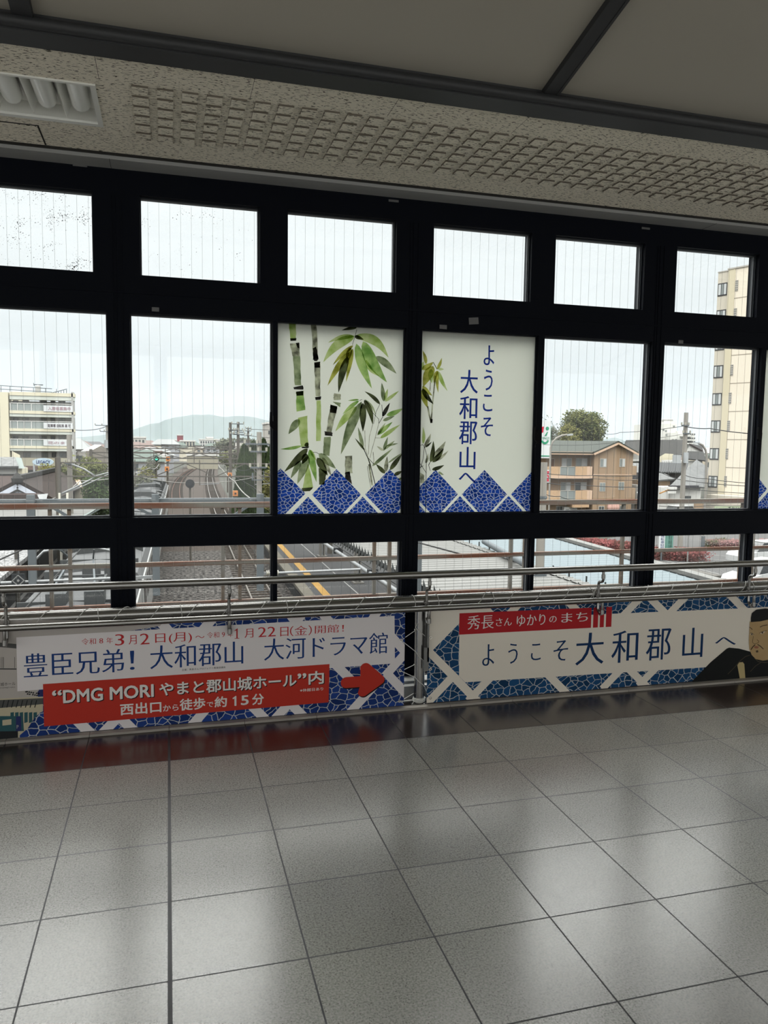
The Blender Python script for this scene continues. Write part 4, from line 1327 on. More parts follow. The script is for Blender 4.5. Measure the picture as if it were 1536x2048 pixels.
track('railway track under the silver train', lambda y: -2.15 + 0.0143 * (y - 17), 14, 96, rust_rail)

# platforms
asphalt = mat('platform_asphalt', (0.075, 0.076, 0.078), 0.85, noise=(1.2, 0.4, (0.055, 0.056, 0.058)))
edge_c = mat('platform_edge_concrete', (0.20, 0.185, 0.15), 0.9, noise=(2, 0.4, (0.13, 0.12, 0.10)))
yellow = mat('tactile_yellow', (0.46, 0.27, 0.065), 0.8, noise=(8, 0.3, (0.38, 0.22, 0.06)))
linew = mat('road_paint_white', (0.36, 0.36, 0.35), 0.8)
def shx(x): return lambda y: x + 0.0203 * (y - 30)
def slab(q, fx0, fx1, y0, y1, z0, z1, mi):
    q.add([(fx0(y0), y0, z0), (fx1(y0), y0, z0), (fx1(y1), y1, z0), (fx0(y1), y1, z0), (fx0(y0), y0, z1), (fx1(y0), y0, z1), (fx1(y1), y1, z1), (fx0(y1), y1, z1)],
          [(0, 3, 2, 1), (4, 5, 6, 7), (0, 1, 5, 4), (1, 2, 6, 5), (2, 3, 7, 6), (3, 0, 4, 7)], mi)
t = thing('station_platform', 'asphalt station platform with a yellow tactile strip right of the tracks', 'station platform', None, 'structure', (8, 40, -6))
def PT(bm, nm, m, lab=None):
    o = bm.build(nm, m); o.data.transform(Matrix.Translation(-Vector(t.location))); o.parent = t
    if lab: o['label'] = lab
    return o
q = MB(); slab(q, shx(5.85), shx(12.5), 5, 78, -6.05, -5.0, 0); PT(q, 'platform_slab', asphalt)
q = MB(); slab(q, shx(5.62), shx(6.10), 5, 78, -5.12, -4.985, 0); PT(q, 'platform_edge', edge_c)
q = MB(); slab(q, shx(6.42), shx(6.76), 5, 78, -5.0, -4.985, 0); PT(q, 'tactile_strip', yellow)
q = MB(); slab(q, shx(7.98), shx(8.03), 5, 78, -5.0, -4.992, 0); PT(q, 'white_line', linew)
t = thing('station_platform', 'dark asphalt platform with white lines left of the silver train', 'station platform', None, 'structure', (-7, 40, -6))
q = MB(); slab(q, lambda y: -14, lambda y: -3.95, 5, 70, -6.05, -5.0, 0); PT(q, 'platform_slab', asphalt)
for x0 in (-6.02, -5.30):
    q = MB(); slab(q, lambda y: x0, lambda y: x0 + 0.16 - 0.02 * (y - 28) * 0, 18, 60, -5.0, -4.99, 0); PT(q, 'white_line', linew)

# guard railing on the outside ledge
conc = mat('ledge_concrete', (0.26, 0.25, 0.235), 0.9, noise=(3, 0.4, (0.20, 0.19, 0.175)))
structure(MB().box(X0, X1 + 1, 0.80, 3.12, -0.35, 0.08).box(X0, X1 + 1, 2.9, 3.12, 0.08, 0.10).build('trim_60', conc), 'concrete ledge outside the windows carrying the rusty guard railing', 'ledge')
rusty = mat('rust_stained_paint', (0.36, 0.35, 0.31), 0.7, noise=((1.2, 8, 22), 0.10, (0.28, 0.12, 0.075)))
post_p = mat('pale_stained_paint', (0.36, 0.345, 0.31), 0.7, noise=((5, 5, 2.5), 0.12, (0.26, 0.19, 0.14)))
YG = dd(6.75)
t = thing('guard_railing', 'rust stained steel guard railing outside the windows', 'guard railing', loc=(1.5, YG, 0.08))
ztop, zmid, zbot = CZ - 0.0775 * 6.75, CZ - 0.1525 * 6.75, CZ - 0.2040 * 6.75
PT(MB().box(X0, X1, YG - 0.025, YG + 0.025, ztop - 0.035, ztop + 0.012), 'top_rail', rusty)
PT(MB().box(X0, X1, YG - 0.02, YG + 0.02, zmid - 0.025, zmid + 0.012), 'middle_rail', rusty)
PT(MB().box(X0, X1, YG - 0.02, YG + 0.02, zbot - 0.05, zbot + 0.012), 'bottom_rail', rusty)
for c in [-.1275 - .2015 * 3, -.1275 - .2015 * 2, -.1275 - .2015, -.1275, .077, .2785, .480, .6606, .872, 1.07]:
    for s in (-0.0108, 0.0108):
        x = CX + (c + s) * 6.75
        PT(MB().box(x - 0.014, x + 0.014, YG - 0.018, YG + 0.018, 0.1, ztop - 0.02), 'post', post_p)

# ------------------------------------------------------------------ overhead line gear
galv = mat('galvanised_steel', (0.22, 0.25, 0.27), 0.5, 0.3)
galv2 = mat('weathered_steel', (0.16, 0.145, 0.125), 0.7)
dark_steel = mat('dark_steel', (0.05, 0.055, 0.06), 0.6)
ceramic = mat('cream_ceramic', (0.62, 0.60, 0.50), 0.3)
Y1 = dd(15.0)
t = thing('catenary_beam', 'grey lattice beam over the tracks with hanging posts, nearest the windows', 'overhead line beam', loc=(0, Y1, -6))
zt = at(400, 998, Y1).z
zb_ = at(400, 1058, Y1).z
PT(MB().box(-7.2, 4.85, Y1 - 0.06, Y1 + 0.06, zt - 0.06, zt + 0.015), 'top_chord', galv)
PT(MB().box(-7.2, 4.85, Y1 - 0.06, Y1 + 0.06, zb_ - 0.03, zb_ + 0.03), 'bottom_chord', galv)
for ua, ub in ((245, 355), (518, 428), (518, 608), (80, 185), (-60, 0), (700, 620)):
    a, b_ = at(ua, 998, Y1), at(ub, 1058, Y1)
    PT(MB().bar((a.x, Y1, zt), (b_.x, Y1, zb_), 0.05), 'brace', galv)
for x in (-7.2, 4.85):
    PT(MB().box(x - 0.15, x + 0.15, Y1 - 0.15, Y1 + 0.15, -6.05, zt + 0.1), 'column', galv)
for u, va in ((66, 1165), (312, 1188), (519, 1179)):
    x = at(u, 1090, Y1).x
    PT(MB().box(x - 0.065, x + 0.065, Y1 - 0.16, Y1 - 0.06, at(u, va, Y1).z, zt + 0.10), 'hanging_post', galv)
def insulator(x0, x1, y, z, par):
    q = MB()
    q.tube([(x0, y, z), (x1, y, z)], 0.02, 8)
    k = 7
    for i in range(k):
        x = x0 + (x1 - x0) * (i + 0.5) / k
        q.tube([(x - 0.008, y, z), (x + 0.008, y, z)], 0.055, 10)
    o = q.build('insulator', ceramic); o.data.transform(Matrix.Translation(-Vector(par.location))); o.parent = par
pipe_w = mat('pale_pipe', (0.42, 0.44, 0.45), 0.4, 0.3)
z = at(300, 1152, Y1).z
xa, xb, xc = at(4, 1158, Y1).x, at(232, 1154, Y1).x, at(302, 1153, Y1).x
PT(MB().tube([(xa, Y1 - 0.11, z - 0.02), (xb, Y1 - 0.11, z)], 0.026, 10), 'registration_arm', pipe_w)
insulator(xb, xb + 0.27, Y1 - 0.11, z, t)
PT(MB().bar((xb + 0.26, Y1 - 0.11, z), (xc + 0.1, Y1 - 0.11, z), 0.05), 'arm_socket', pipe_w)
xa, xb, xc = at(718, 1141, Y1).x, at(556, 1146, Y1).x, at(524, 1147, Y1).x
PT(MB().tube([(xa, Y1 - 0.11, z + 0.02), (xb, Y1 - 0.11, z)], 0.024, 10), 'registration_arm', pipe_w)
insulator(xb - 0.25, xb, Y1 - 0.11, z, t)
PT(MB().bar((xb - 0.25, Y1 - 0.11, z), (xc - 0.05, Y1 - 0.11, z), 0.05), 'arm_socket', pipe_w)
t = thing('diamond_sign', 'small black square sign with a white diamond outline hung from the pale arm', 'sign', loc=(at(36, 1155, Y1).x, Y1 - 0.16, at(36, 1155, Y1).z))
a, b_ = at(23.5, 1170, Y1 - 0.16), at(49.5, 1147.5, Y1 - 0.16)
PT(MB().box(a.x, b_.x, Y1 - 0.17, Y1 - 0.15, a.z - 0.05, b_.z), 'board', mat('sign_black', (0.02, 0.025, 0.03), 0.5))
q = MB()
cx, cz = (a.x + b_.x) / 2, (a.z + b_.z) / 2 - 0.02
for r0, r1 in ((0.085, 0.108), (0.0, 0.028)):
    ro = [(cx + r1 * math.cos(k * pi / 2), Y1 - 0.1712, cz + r1 * math.sin(k * pi / 2)) for k in range(4)]
    ri = [(cx + r0 * math.cos(k * pi / 2), Y1 - 0.1712, cz + r0 * math.sin(k * pi / 2)) for k in range(4)]
    for k in range(4):
        q.poly([ro[k], ro[(k + 1) % 4], ri[(k + 1) % 4], ri[k]] if r0 else [ro[k], ro[(k + 1) % 4], (cx, Y1 - 0.1712, cz)])
PT(q, 'diamond_mark', linew)
PT(MB().bar((cx, Y1 - 0.15, cz + 0.1), (cx, Y1 - 0.09, b_.z + 0.35), 0.02), 'hanger', dark_steel)

def gantry(D, vt, vb, x0, x1, n_, label, r=0.05):
    global t
    y = dd(D)
    zt, zb = at(400, vt, y).z, at(400, vb, y).z
    t = thing('catenary_gantry', label, 'overhead line gantry', 'overhead line gantries over the tracks', loc=((x0 + x1) / 2, y, -6))
    PT(MB().bar((x0, y, zt), (x1, y, zt), r * 1.5), 'top_chord', galv2)
    PT(MB().bar((x0, y, zb), (x1, y, zb), r * 1.5), 'bottom_chord', galv2)
    for i in range(n_):
        xa, xb = x0 + (x1 - x0) * i / n_, x0 + (x1 - x0) * (i + 1) / n_
        a, b_ = (zt, zb) if i % 2 == 0 else (zb, zt)
        PT(MB().bar((xa, y, a), (xb, y, b_), r), 'brace', galv2)
    for x in (x0, x1):
        PT(MB().box(x - 0.13, x + 0.13, y - 0.13, y + 0.13, -6.05, zt + 0.3), 'column', galv2)
    for x in (-2.0, 1.5, 4.6):
        xx = x + 0.02 * (y - 30) + max(0, y - 60) ** 2 * 0.00014
        if x0 < xx < x1:
            PT(MB().bar((xx, y, zt + 0.2), (xx, y, zb - 0.5), r), 'hanger', galv2)
            PT(MB().bar((xx, y, zb - 0.45), (xx + 1.1, y, zb - 0.40), r * 0.8), 'arm', pipe_w)
gantry(45, 927, 953, -5.75, 9.3, 9, 'brown lattice gantry over the tracks, second nearest after the grey beam')
gantry(72, 907, 917, -6.5, 12, 12, 'thin lattice gantry over the tracks behind the brown one', 0.07)
gantry(105, 898, 906, -6, 14, 12, 'far thin gantry, third lattice over the tracks', 0.08)
gantry(150, 892.5, 898, -7, 19, 14, 'farthest thin gantry over the curving tracks', 0.1)
wire_d = mat('overhead_wire', (0.05, 0.05, 0.05), 0.6)
wire_p = mat('bright_feeder_wire', (0.40, 0.39, 0.36), 0.5)
def wire(name, pts, r, m, label, sag=0.0):
    P = []
    for i in range(len(pts) - 1):
        a, b_ = Vector(pts[i]), Vector(pts[i + 1])
        K = 8
        for k in range(K):
            s = k / K
            p = a.lerp(b_, s)
            p.z -= sag * 4 * s * (1 - s)
            P.append(p)
    P.append(Vector(pts[-1]))
    o = MB().tube(P, r, 5).build(name, m, origin=Vector(pts[0]))
    return tag(o, label, 'wire')
wire('contact_wire', [(-2.1, 6, -0.95), (-1.8, dd(45), -0.95), (-1.2, dd(72), -0.95)], 0.012, wire_d, 'overhead contact wire above the silver train', 0.1)
wire('messenger_wire', [(-2.1, 6, 0.05), (-1.8, dd(45), 0.1), (-1.2, dd(72), 0.05)], 0.012, wire_d, 'overhead carrying wire above the silver train', 0.5)
wire('contact_wire', [(3.9, 6, -0.95), (4.7, dd(45), -0.95), (5.3, dd(72), -0.95), (6.6, dd(105), -0.95)], 0.012, wire_d, 'overhead contact wire above the bright track', 0.1)
wire('messenger_wire', [(3.9, 6, 0.05), (4.7, dd(45), 0.1), (5.3, dd(72), 0.05), (6.6, dd(105), 0.0)], 0.012, wire_d, 'overhead carrying wire above the bright track', 0.5)
wire('feeder_wire', [at(60, 1012, dd(40)), at(160, 962, dd(52)), at(300, 936, dd(62)), at(318, 928, dd(72))], 0.035, wire_p, 'pale feeder wire rising over the train from the left', 0.25)
wire('feeder_wire', [at(500, 996, dd(30)), at(470, 963, dd(45)), at(444, 938, dd(60)), at(437, 929, dd(72))], 0.03, wire_p, 'pale feeder wire descending to the right of the bright track', 0.1)
wire('feeder_wire', [at(262, 948, dd(50)), at(400, 965, dd(50)), at(545, 945, dd(50))], 0.02, wire_p, 'pale cross wire slung low over the tracks', 0.2)

# ------------------------------------------------------------------ silver train
silver = mat('train_silver', (0.62, 0.63, 0.62), 0.35, 0.35)
roofm = mat('train_roof_grey', (0.15, 0.155, 0.16), 0.6, noise=((0.4, 3, 3), 0.4, (0.20, 0.205, 0.21)))
trim_red = mat('train_band', (0.10, 0.12, 0.16), 0.5)
winm = mat('dark_glazing', (0.02, 0.025, 0.03), 0.12)
equip = mat('roof_equipment_grey', (0.10, 0.107, 0.11), 0.55)
def trx(y): return -2.25 + 0.0143 * (y - 17)
def train_car(y0, y1, label, panto=False, cab=False):
    global t
    t = thing('train_car', label, 'train', 'cars of the silver train', loc=(trx((y0 + y1) / 2), (y0 + y1) / 2, -6))
    sh = [(-1.40, -4.95), (1.40, -4.95), (1.42, -4.0), (1.38, -2.78)]
    rf = [(1.38, -2.78), (1.24, -2.52), (0.85, -2.36), (0.0, -2.29), (-0.85, -2.36), (-1.24, -2.52), (-1.38, -2.78)]
    body = sh + [(-1.38, -2.78), (-1.42, -4.0)]
    def sweep(q, prof, a, b_, mi=0):
        n_ = len(prof)
        vs = [(trx(a) + p, a, z) for p, z in prof] + [(trx(b_) + p, b_, z) for p, z in prof]
        q.add(vs, [tuple(range(n_)), tuple(range(n_, 2 * n_))[::-1]] + [(i, n_ + i, n_ + (i + 1) % n_, (i + 1) % n_) for i in range(n_)], mi)
    q = MB(); sweep(q, body, y0, y1); PT(q, 'body', silver)
    q = MB(); sweep(q, rf, y0 + 0.05, y1 - (0.5 if cab else 0.05)); PT(q, 'roof', roofm)
    k = y0 + 1.0
    while k < y1 - 1.5:
        for s in (1, -1):
            q = MB().add([(trx(k) + s * 1.405, k, -3.85), (trx(k + 1.3) + s * 1.405, k + 1.3, -3.85), (trx(k + 1.3) + s * 1.395, k + 1.3, -3.1), (trx(k) + s * 1.395, k, -3.1)], [(0, 1, 2, 3)])
            q.add([(trx(k) + s * 1.425, k, -3.85), (trx(k + 1.3) + s * 1.425, k + 1.3, -3.85), (trx(k + 1.3) + s * 1.412, k + 1.3, -3.1), (trx(k) + s * 1.412, k, -3.1)], [(0, 1, 2, 3)])
            PT(q, 'window', winm)
        k += 2.0
    for s in (1, -1):
        q = MB(); q.bar((trx(y0) + s * 1.40, y0, -2.76), (trx(y1) + s * 1.40, y1, -2.76), 0.05, 0.05); PT(q, 'gutter', silver)
    for yy in ((y0 + y1) / 2,) if panto else (y0 + 5, (y0 + y1) / 2 + 4):
        q = MB(); x = trx(yy)
        q.prism([(x - 0.95, -2.36), (x + 0.95, -2.36), (x + 0.85, -2.08), (x + 0.5, -1.98), (x - 0.5, -1.98), (x - 0.85, -2.08)], yy - 1.6, yy + 1.6)
        a_ = PT(q, 'air_conditioner', equip)
        q = MB().box(x - 0.5, x + 0.5, yy - 0.9, yy + 0.9, -1.985, -1.96); o = q.build('grille', dark_steel); o.data.transform(Matrix.Translation(-Vector(t.location))); o.parent = a_
    for i in range(6):
        yy = y0 + (y1 - y0) * (i + 0.5) / 6
        PT(MB().box(trx(yy) - 1.2, trx(yy) + 1.2, yy - 0.03, yy + 0.03, -2.50, -2.285), 'roof_rib', equip)
    if cab:
        q = MB(); x = trx(y1)
        q.add([(x - 1.2, y1 + .01, -4.3), (x + 1.2, y1 + .01, -4.3), (x + 1.15, y1 + .01, -2.9), (x - 1.15, y1 + .01, -2.9)], [(0, 1, 2, 3)]); PT(q, 'cab_window', winm)
    for yy in (y0 + 3, y1 - 3):
        PT(MB().box(trx(yy) - 1.1, trx(yy) + 1.1, yy - 1.3, yy + 1.3, -5.85, -4.95), 'bogie', dark_steel)
    if panto:
        for yc in panto:
            q = MB(); x = trx(yc)
            q.bar((x - 0.62, yc - 0.75, -2.05), (x + 0.62, yc - 0.75, -2.05), 0.06); q.bar((x - 0.62, yc + 0.75, -2.05), (x + 0.62, yc + 0.75, -2.05), 0.06)
            q.bar((x - 0.62, yc - 0.8, -2.05), (x - 0.62, yc + 0.8, -2.05), 0.06); q.bar((x + 0.62, yc - 0.8, -2.05), (x + 0.62, yc + 0.8, -2.05), 0.06)
            for s in (-0.5, 0.5):
                for e_ in (-0.6, 0.6):
                    q.tube([(x + s, yc + e_, -2.28), (x + s, yc + e_, -2.06)], 0.07, 8)
            PT(q, 'pantograph_base', equip)
            q = MB()
            for s in (-1, 1):
                q.bar((x + s * 0.45, yc - 0.65, -2.0), (x + s * 0.28, yc + 1.0, -1.62), 0.045)
                q.bar((x + s * 0.28, yc + 1.0, -1.62), (x + s * 0.40, yc - 0.1, -1.22), 0.04)
            PT(q, 'pantograph_arm', galv)
            q = MB()
            for dy in (-0.14, 0.14):
                q.tube([(x - 0.95, yc - 0.1 + dy, -1.42), (x - 0.78, yc - 0.1 + dy, -1.24), (x - 0.5, yc - 0.1 + dy, -1.18), (x + 0.5, yc - 0.1 + dy, -1.18), (x + 0.78, yc - 0.1 + dy, -1.24), (x + 0.95, yc - 0.1 + dy, -1.42)], 0.028, 8)
            PT(q, 'pantograph_head', pipe_w)
            for i, (dx, dy) in enumerate(((-0.8, 1.7), (0.15, 1.9), (0.75, 1.6), (-0.3, -1.6), (0.55, -1.7))):
                PT(MB().box(x + dx - 0.22, x + dx + 0.22, yc + dy - 0.3, yc + dy + 0.3, -2.3, -2.02 + 0.05 * (i % 3)), 'roof_box', equip)
train_car(2.0, 20.4, 'nearest car of the silver train, with pantographs on its roof', (17.2,))
train_car(21.0, 40.4, 'second car of the silver train, seen from above through the left windows')
train_car(41.0, 60.4, 'third car of the silver train, beyond the second')
train_car(61.0, 76.0, 'farthest car of the silver train, its front end towards the mountain', cab=True)

# ------------------------------------------------------------------ platform canopies
white_roof = mat('pale_corrugated_roof', (0.36, 0.36, 0.345), 0.6, noise=((0.3, 2.0, 1), 0.4, (0.29, 0.29, 0.28)))
blue_roof = mat('pale_blue_corrugated_roof', (0.275, 0.335, 0.365), 0.6)
roof_line = mat('roof_seam', (0.27, 0.28, 0.28), 0.7)
tooth = mat('dark_fascia', (0.045, 0.05, 0.05), 0.7)
def corrugated(q, fx0, fx1, y0, y1, z, pitch, amp, mi=0):
    y = y0
    vs, fs = [], []
    row = 0
    while y < y1:
        for yy, zz in ((y, z), (y + pitch * 0.45, z), (y + pitch * 0.5, z + amp), (y + pitch * 0.6, z + amp), (y + pitch * 0.65, z)):
            vs += [(fx0(yy), yy, zz), (fx1(yy), yy, zz)]
            row += 1
        y += pitch
    for i in range(row - 1):
        fs.append((2 * i, 2 * i + 1, 2 * i + 3, 2 * i + 2))
    q.add(vs, fs, mi)
t = thing('canopy_roof', 'white corrugated canopy roof over the yellow striped platform', 'canopy roof', loc=(9.5, 20, -5))
q = MB(); corrugated(q, lambda y: 6.52, lambda y: 10.95, 7, 27.5, -2.2, 0.42, 0.03); PT(q, 'roof_sheet', white_roof)
PT(MB().box(6.62, 10.93, 7, 27.5, -2.42, -2.25), 'roof_deck', tooth)
for k in range(47):
    y = 7.2 + 0.42 * k
    PT(MB().add([(6.51, y, -2.22), (6.51, y + 0.3, -2.22), (6.51, y + 0.12, -2.22 + 0.0), (6.39, y, -2.42), (6.47, y + 0.15, -1.98), (6.51, y + 0.3, -2.42)], [(3, 5, 4), (0, 4, 1), (3, 4, 0), (1, 4, 5)]), 'snow_guard', tooth)
for yy in (31.3, 40.1):
    PT(MB().box(8.45, 8.55, yy - .2, yy + .2, -5.0, -2.3).box(8.68, 8.74, yy - .15, yy + .15, -5.0, -2.3).box(8.35, 8.85, yy - .3, yy + .3, -5.0, -4.93), 'column', mat('canopy_column_grey', (0.26, 0.25, 0.23), 0.6))
PT(MB().box(8.2, 9.1, 31, 42, -2.36, -2.22), 'roof_rail', tooth)
PT(MB().tube([(6.24, 9, -2.62), (6.30, 28.5, -2.62)], 0.07, 10), 'gutter_pipe', pipe_w)
for yy in (15, 20.2, 25.5):
    PT(MB().box(6.2, 6.55, yy - .06, yy + .06, -2.72, -2.5), 'gutter_bracket', dark_steel)
t = thing('canopy_roof', 'pale blue corrugated canopy roof right of the white one', 'canopy roof', loc=(15, 20, -5))
q = MB(); corrugated(q, lambda y: 11.0, lambda y: 14.77 + (y - 14.1) * 0.066, 7, 27.5, -2.25, 0.42, 0.012); PT(q, 'roof_sheet', blue_roof)
PT(MB().add([(11.0, 7, -2.6), (14.2, 7, -2.6), (15.5, 27.5, -2.6), (11.0, 27.5, -2.6), (11.0, 7, -2.3), (14.2, 7, -2.3), (15.5, 27.5, -2.3), (11.0, 27.5, -2.3)], [(0, 1, 2, 3), (4, 7, 6, 5), (0, 4, 5, 1), (1, 5, 6, 2), (2, 6, 7, 3), (3, 7, 4, 0)]), 'roof_deck', tooth)
q = MB(); q.bar((14.30 + .2, 7, -2.2), (15.65 + .2, 27.5, -2.2), 0.36, 0.14); PT(q, 'edge_gutter', white_roof)
q = MB(); q.bar((14.30 - .06, 7, -2.235), (15.65 - .06, 27.5, -2.235), 0.05, 0.04); PT(q, 'edge_trim', tooth)
for yy in (14, 26):
    PT(MB().box(14.0, 14.2, yy - .1, yy + .1, -6.05, -2.3), 'column', galv)
k = MB(); corrugated(k, lambda y: 10.75, lambda y: 11.05, 7, 27.5, -2.16, 0.42, 0.03)
PT(k, 'valley_cap', white_roof)
for i in range(14):
    y = 12 + i * 0.95
    PT(MB().box(11.02, 11.05, y, y + 0.04, -2.16, -1.98), 'snow_guard', tooth)
a, b_ = atz(968, 1083, -2.0), atz(1056, 1132, -2.0)
o = MB().tube([a, b_], 0.10, 10).tube([(b_.x, b_.y, -2.0), (b_.x + .05, b_.y - .3, -2.25)], 0.1, 10).build('roof_duct', galv, origin=a)
tag(o, 'grey pipe duct lying across the pale blue roof', 'pipe')
t = thing('canopy_roof', 'white and dark tiled canopy roof over the left platform', 'canopy roof', loc=(-8, 30, -5))
q = MB(); corrugated(q, lambda y: -15, lambda y: -4.39 + (y - 39.6) * 0.0625, 31, 47, -2.5, 0.42, 0.02); PT(q, 'roof_sheet', white_roof)
sp_ = mat('dark_glazed_tile', (0.09, 0.09, 0.09), 0.4, noise=((14, 5, 8), 0.06, (0.45, 0.45, 0.45)))
PT(MB().box(-15, -5.0, 17, 31, -2.85, -2.7), 'tiled_roof', sp_)
PT(MB().box(-15, -5.2, 17, 46, -2.95, -2.86), 'roof_deck', tooth)
PT(MB().bar((-4.93, 31, -2.5), (-3.93, 47, -2.5), 0.14, 0.12), 'edge_gutter', mat('pale_teal_trim', (0.30, 0.36, 0.34), 0.6))
for yy in (22, 34, 42):
    PT(MB().box(-7.6, -7.4, yy - .1, yy + .1, -5.0, -2.8), 'column', galv)
for u in (72, 130):
    p = atz(u, 1133, -5.0)
    o = MB().tube([(p.x, 26, -5.0), (p.x, 26, at(u, 1092, 26).z + 0.6)], 0.11 if u < 100 else 0.08, 10).build('platform_pole', mat('pole_brown_grey', (0.15, 0.14, 0.125), 0.7), origin=(p.x, 26, -5))
    tag(o, 'brown grey pole on the left platform, %s' % ('behind the black diamond sign' if u < 100 else 'nearer the train'), 'pole')
# ------------------------------------------------------------------ town beyond the railway
def leaf_mat(name, c1, c2):
    m = bpy.data.materials.new(name)
    m.use_nodes = True
    t_ = m.node_tree
    t_.nodes.clear()
    N, L = t_.nodes.new, t_.links.new
    co = N('ShaderNodeTexCoord')
    n = N('ShaderNodeTexNoise'); n.inputs['Scale'].default_value = 0.9; n.inputs['Detail'].default_value = 6
    L(co.outputs['Object'], n.inputs['Vector'])
    r_ = N('ShaderNodeValToRGB')
    r_.color_ramp.elements[0].position = 0.38; r_.color_ramp.elements[0].color = (*[c * .72 for c in c1], 1)
    r_.color_ramp.elements[1].position = 0.62; r_.color_ramp.elements[1].color = (*[c * .9 for c in c2], 1)
    L(n.outputs[0], r_.inputs[0])
    a = N('ShaderNodeBsdfDiffuse'); b_ = N('ShaderNodeBsdfTranslucent')
    L(r_.outputs[0], a.inputs[0]); L(r_.outputs[0], b_.inputs[0])
    mx = N('ShaderNodeMixShader'); mx.inputs[0].default_value = 0.25
    L(a.outputs[0], mx.inputs[1]); L(b_.outputs[0], mx.inputs[2])
    o = N('ShaderNodeOutputMaterial'); L(mx.outputs[0], o.inputs[0])
    return m
LEAF = {'green': leaf_mat('tree_leaf', (0.046, 0.058, 0.024), (0.125, 0.13, 0.056)), 'dark': leaf_mat('cypress_leaf', (0.020, 0.034, 0.014), (0.055, 0.085, 0.032)),
        'grey': leaf_mat('grey_green_leaf', (0.055, 0.06, 0.045), (0.13, 0.135, 0.10)), 'yellow': leaf_mat('yellow_green_leaf', (0.075, 0.08, 0.028), (0.165, 0.155, 0.062)),
        'red': leaf_mat('red_hedge_leaf', (0.055, 0.035, 0.025), (0.19, 0.065, 0.065)), 'pink': leaf_mat('flowering_hedge_leaf', (0.05, 0.06, 0.028), (0.22, 0.12, 0.12))}
bark = mat('bark', (0.10, 0.08, 0.06), 0.9)
def leaves(q, c, rad, n_, size, lumps=0, rnd=None):
    rnd = rnd or random
    cs = [(c, rad)]
    for _ in range(lumps):
        d = Vector((rnd.gauss(0, 1), rnd.gauss(0, 1), rnd.gauss(0, .8))).normalized()
        k = rnd.uniform(0.35, 0.55)
        cs.append((Vector(c) + Vector((d.x * rad[0], d.y * rad[1], d.z * rad[2])) * 0.62, tuple(r * k for r in rad)))
    for i in range(n_):
        cc, rr = cs[i % len(cs)]
        d = Vector((rnd.gauss(0, 1), rnd.gauss(0, 1), rnd.gauss(0, 1))).normalized() * rnd.uniform(0.6, 1.03)
        p = Vector(cc) + Vector((d.x * rr[0], d.y * rr[1], d.z * rr[2]))
        a = Vector((rnd.gauss(0, 1), rnd.gauss(0, 1), rnd.gauss(0, 1))).normalized()
        b_ = a.orthogonal().normalized()
        s = size * rnd.uniform(0.6, 1.3)
        q.add([p + a * s, p + b_ * s * 0.6, p - a * s, p - b_ * s * 0.6], [(0, 1, 2, 3)])
def tree(name, label, c, rad, kind, base, n_=1500, size=0.25, lumps=12, group=None, trunk=0.18, cat='tree'):
    global t
    t = thing(name, label, cat, group, loc=(c[0], c[1], base))
    q = MB()
    leaves(q, Vector(c), rad, n_, size, lumps)
    q.lathe([(0.02, -rad[2] * .6), (rad[0] * 0.42, -rad[2] * 0.3), (rad[0] * 0.5, 0), (rad[0] * 0.36, rad[2] * 0.36), (0.05, rad[2] * 0.55)], c, 8)
    PT(q, 'foliage', LEAF[kind])
    PT(MB().tube([(c[0], c[1], base), (c[0], c[1], c[2])], trunk, 8, r2=trunk * 0.6), 'trunk', bark)
def px_box(q, u0, v0, u1, v1, y, d, mi=0, front=0.0):
    """box of depth d whose front face fills the photo rectangle at depth y"""
    um, vm_ = (u0 + u1) / 2, (v0 + v1) / 2
    a, b_ = at(u0, vm_, y), at(u1, vm_, y)
    z1, z0 = at(um, v0, y).z, at(um, v1, y).z
    q.box(a.x, b_.x, y - front, y + d, z0, z1, mi)
    return a.x, b_.x, z0, z1
def pz(u, v, y): return at(u, v, y).z
def pxx(u, v, y): return at(u, v, y).x
ALB = 0.62
cream = mat('cream_wall', (0.64, 0.60, 0.46), 0.85, noise=(0.5, 0.5, (0.58, 0.54, 0.42)))
pale_band = mat('pale_green_band', (0.56, 0.59, 0.54), 0.85)
grey_wall = mat('grey_wall', (0.36, 0.36, 0.345), 0.85)
white_wall = mat('white_wall', (0.62, 0.62, 0.60), 0.85)
brown_wall = mat('tan_panel_wall', (0.33, 0.235, 0.155), 0.85, noise=(1.5, 0.5, (0.30, 0.21, 0.14)))
peach = mat('peach_trim', (0.56, 0.40, 0.29), 0.8)
peach_rough = mat('peach_textured_panel', (0.50, 0.345, 0.215), 0.9, noise=(4, 0.2, (0.42, 0.28, 0.17)))
glass_far = mat('window_glass_dark', (0.06, 0.07, 0.075), 0.15)
glass_mid = mat('window_glass_grey', (0.20, 0.225, 0.22), 0.25)
curtain = mat('white_curtain', (0.50, 0.52, 0.52), 0.8)
frame_g = mat('window_frame_grey', (0.42, 0.40, 0.36), 0.6)
frame_d = mat('window_frame_dark', (0.05, 0.05, 0.055), 0.5)
ALB = 0.27
green_roof = mat('green_grey_roof', (0.115, 0.135, 0.115), 0.7, noise=((0.5, 6, 14), 0.3, (0.085, 0.10, 0.085)))
tile_brown = mat('brown_roof_tile', (0.085, 0.062, 0.054), 0.8, noise=((9, 2.2, 2.2), 0.12, (0.05, 0.036, 0.032)))
tile_red = mat('reddish_roof_tile', (0.115, 0.075, 0.065), 0.8, noise=((7, 5, 5), 0.12, (0.06, 0.04, 0.036)))
tile_white = mat('silver_roof_tile', (0.33, 0.34, 0.34), 0.5, noise=((3.6, 1.8, 1.8), 0.12, (0.18, 0.19, 0.19)))
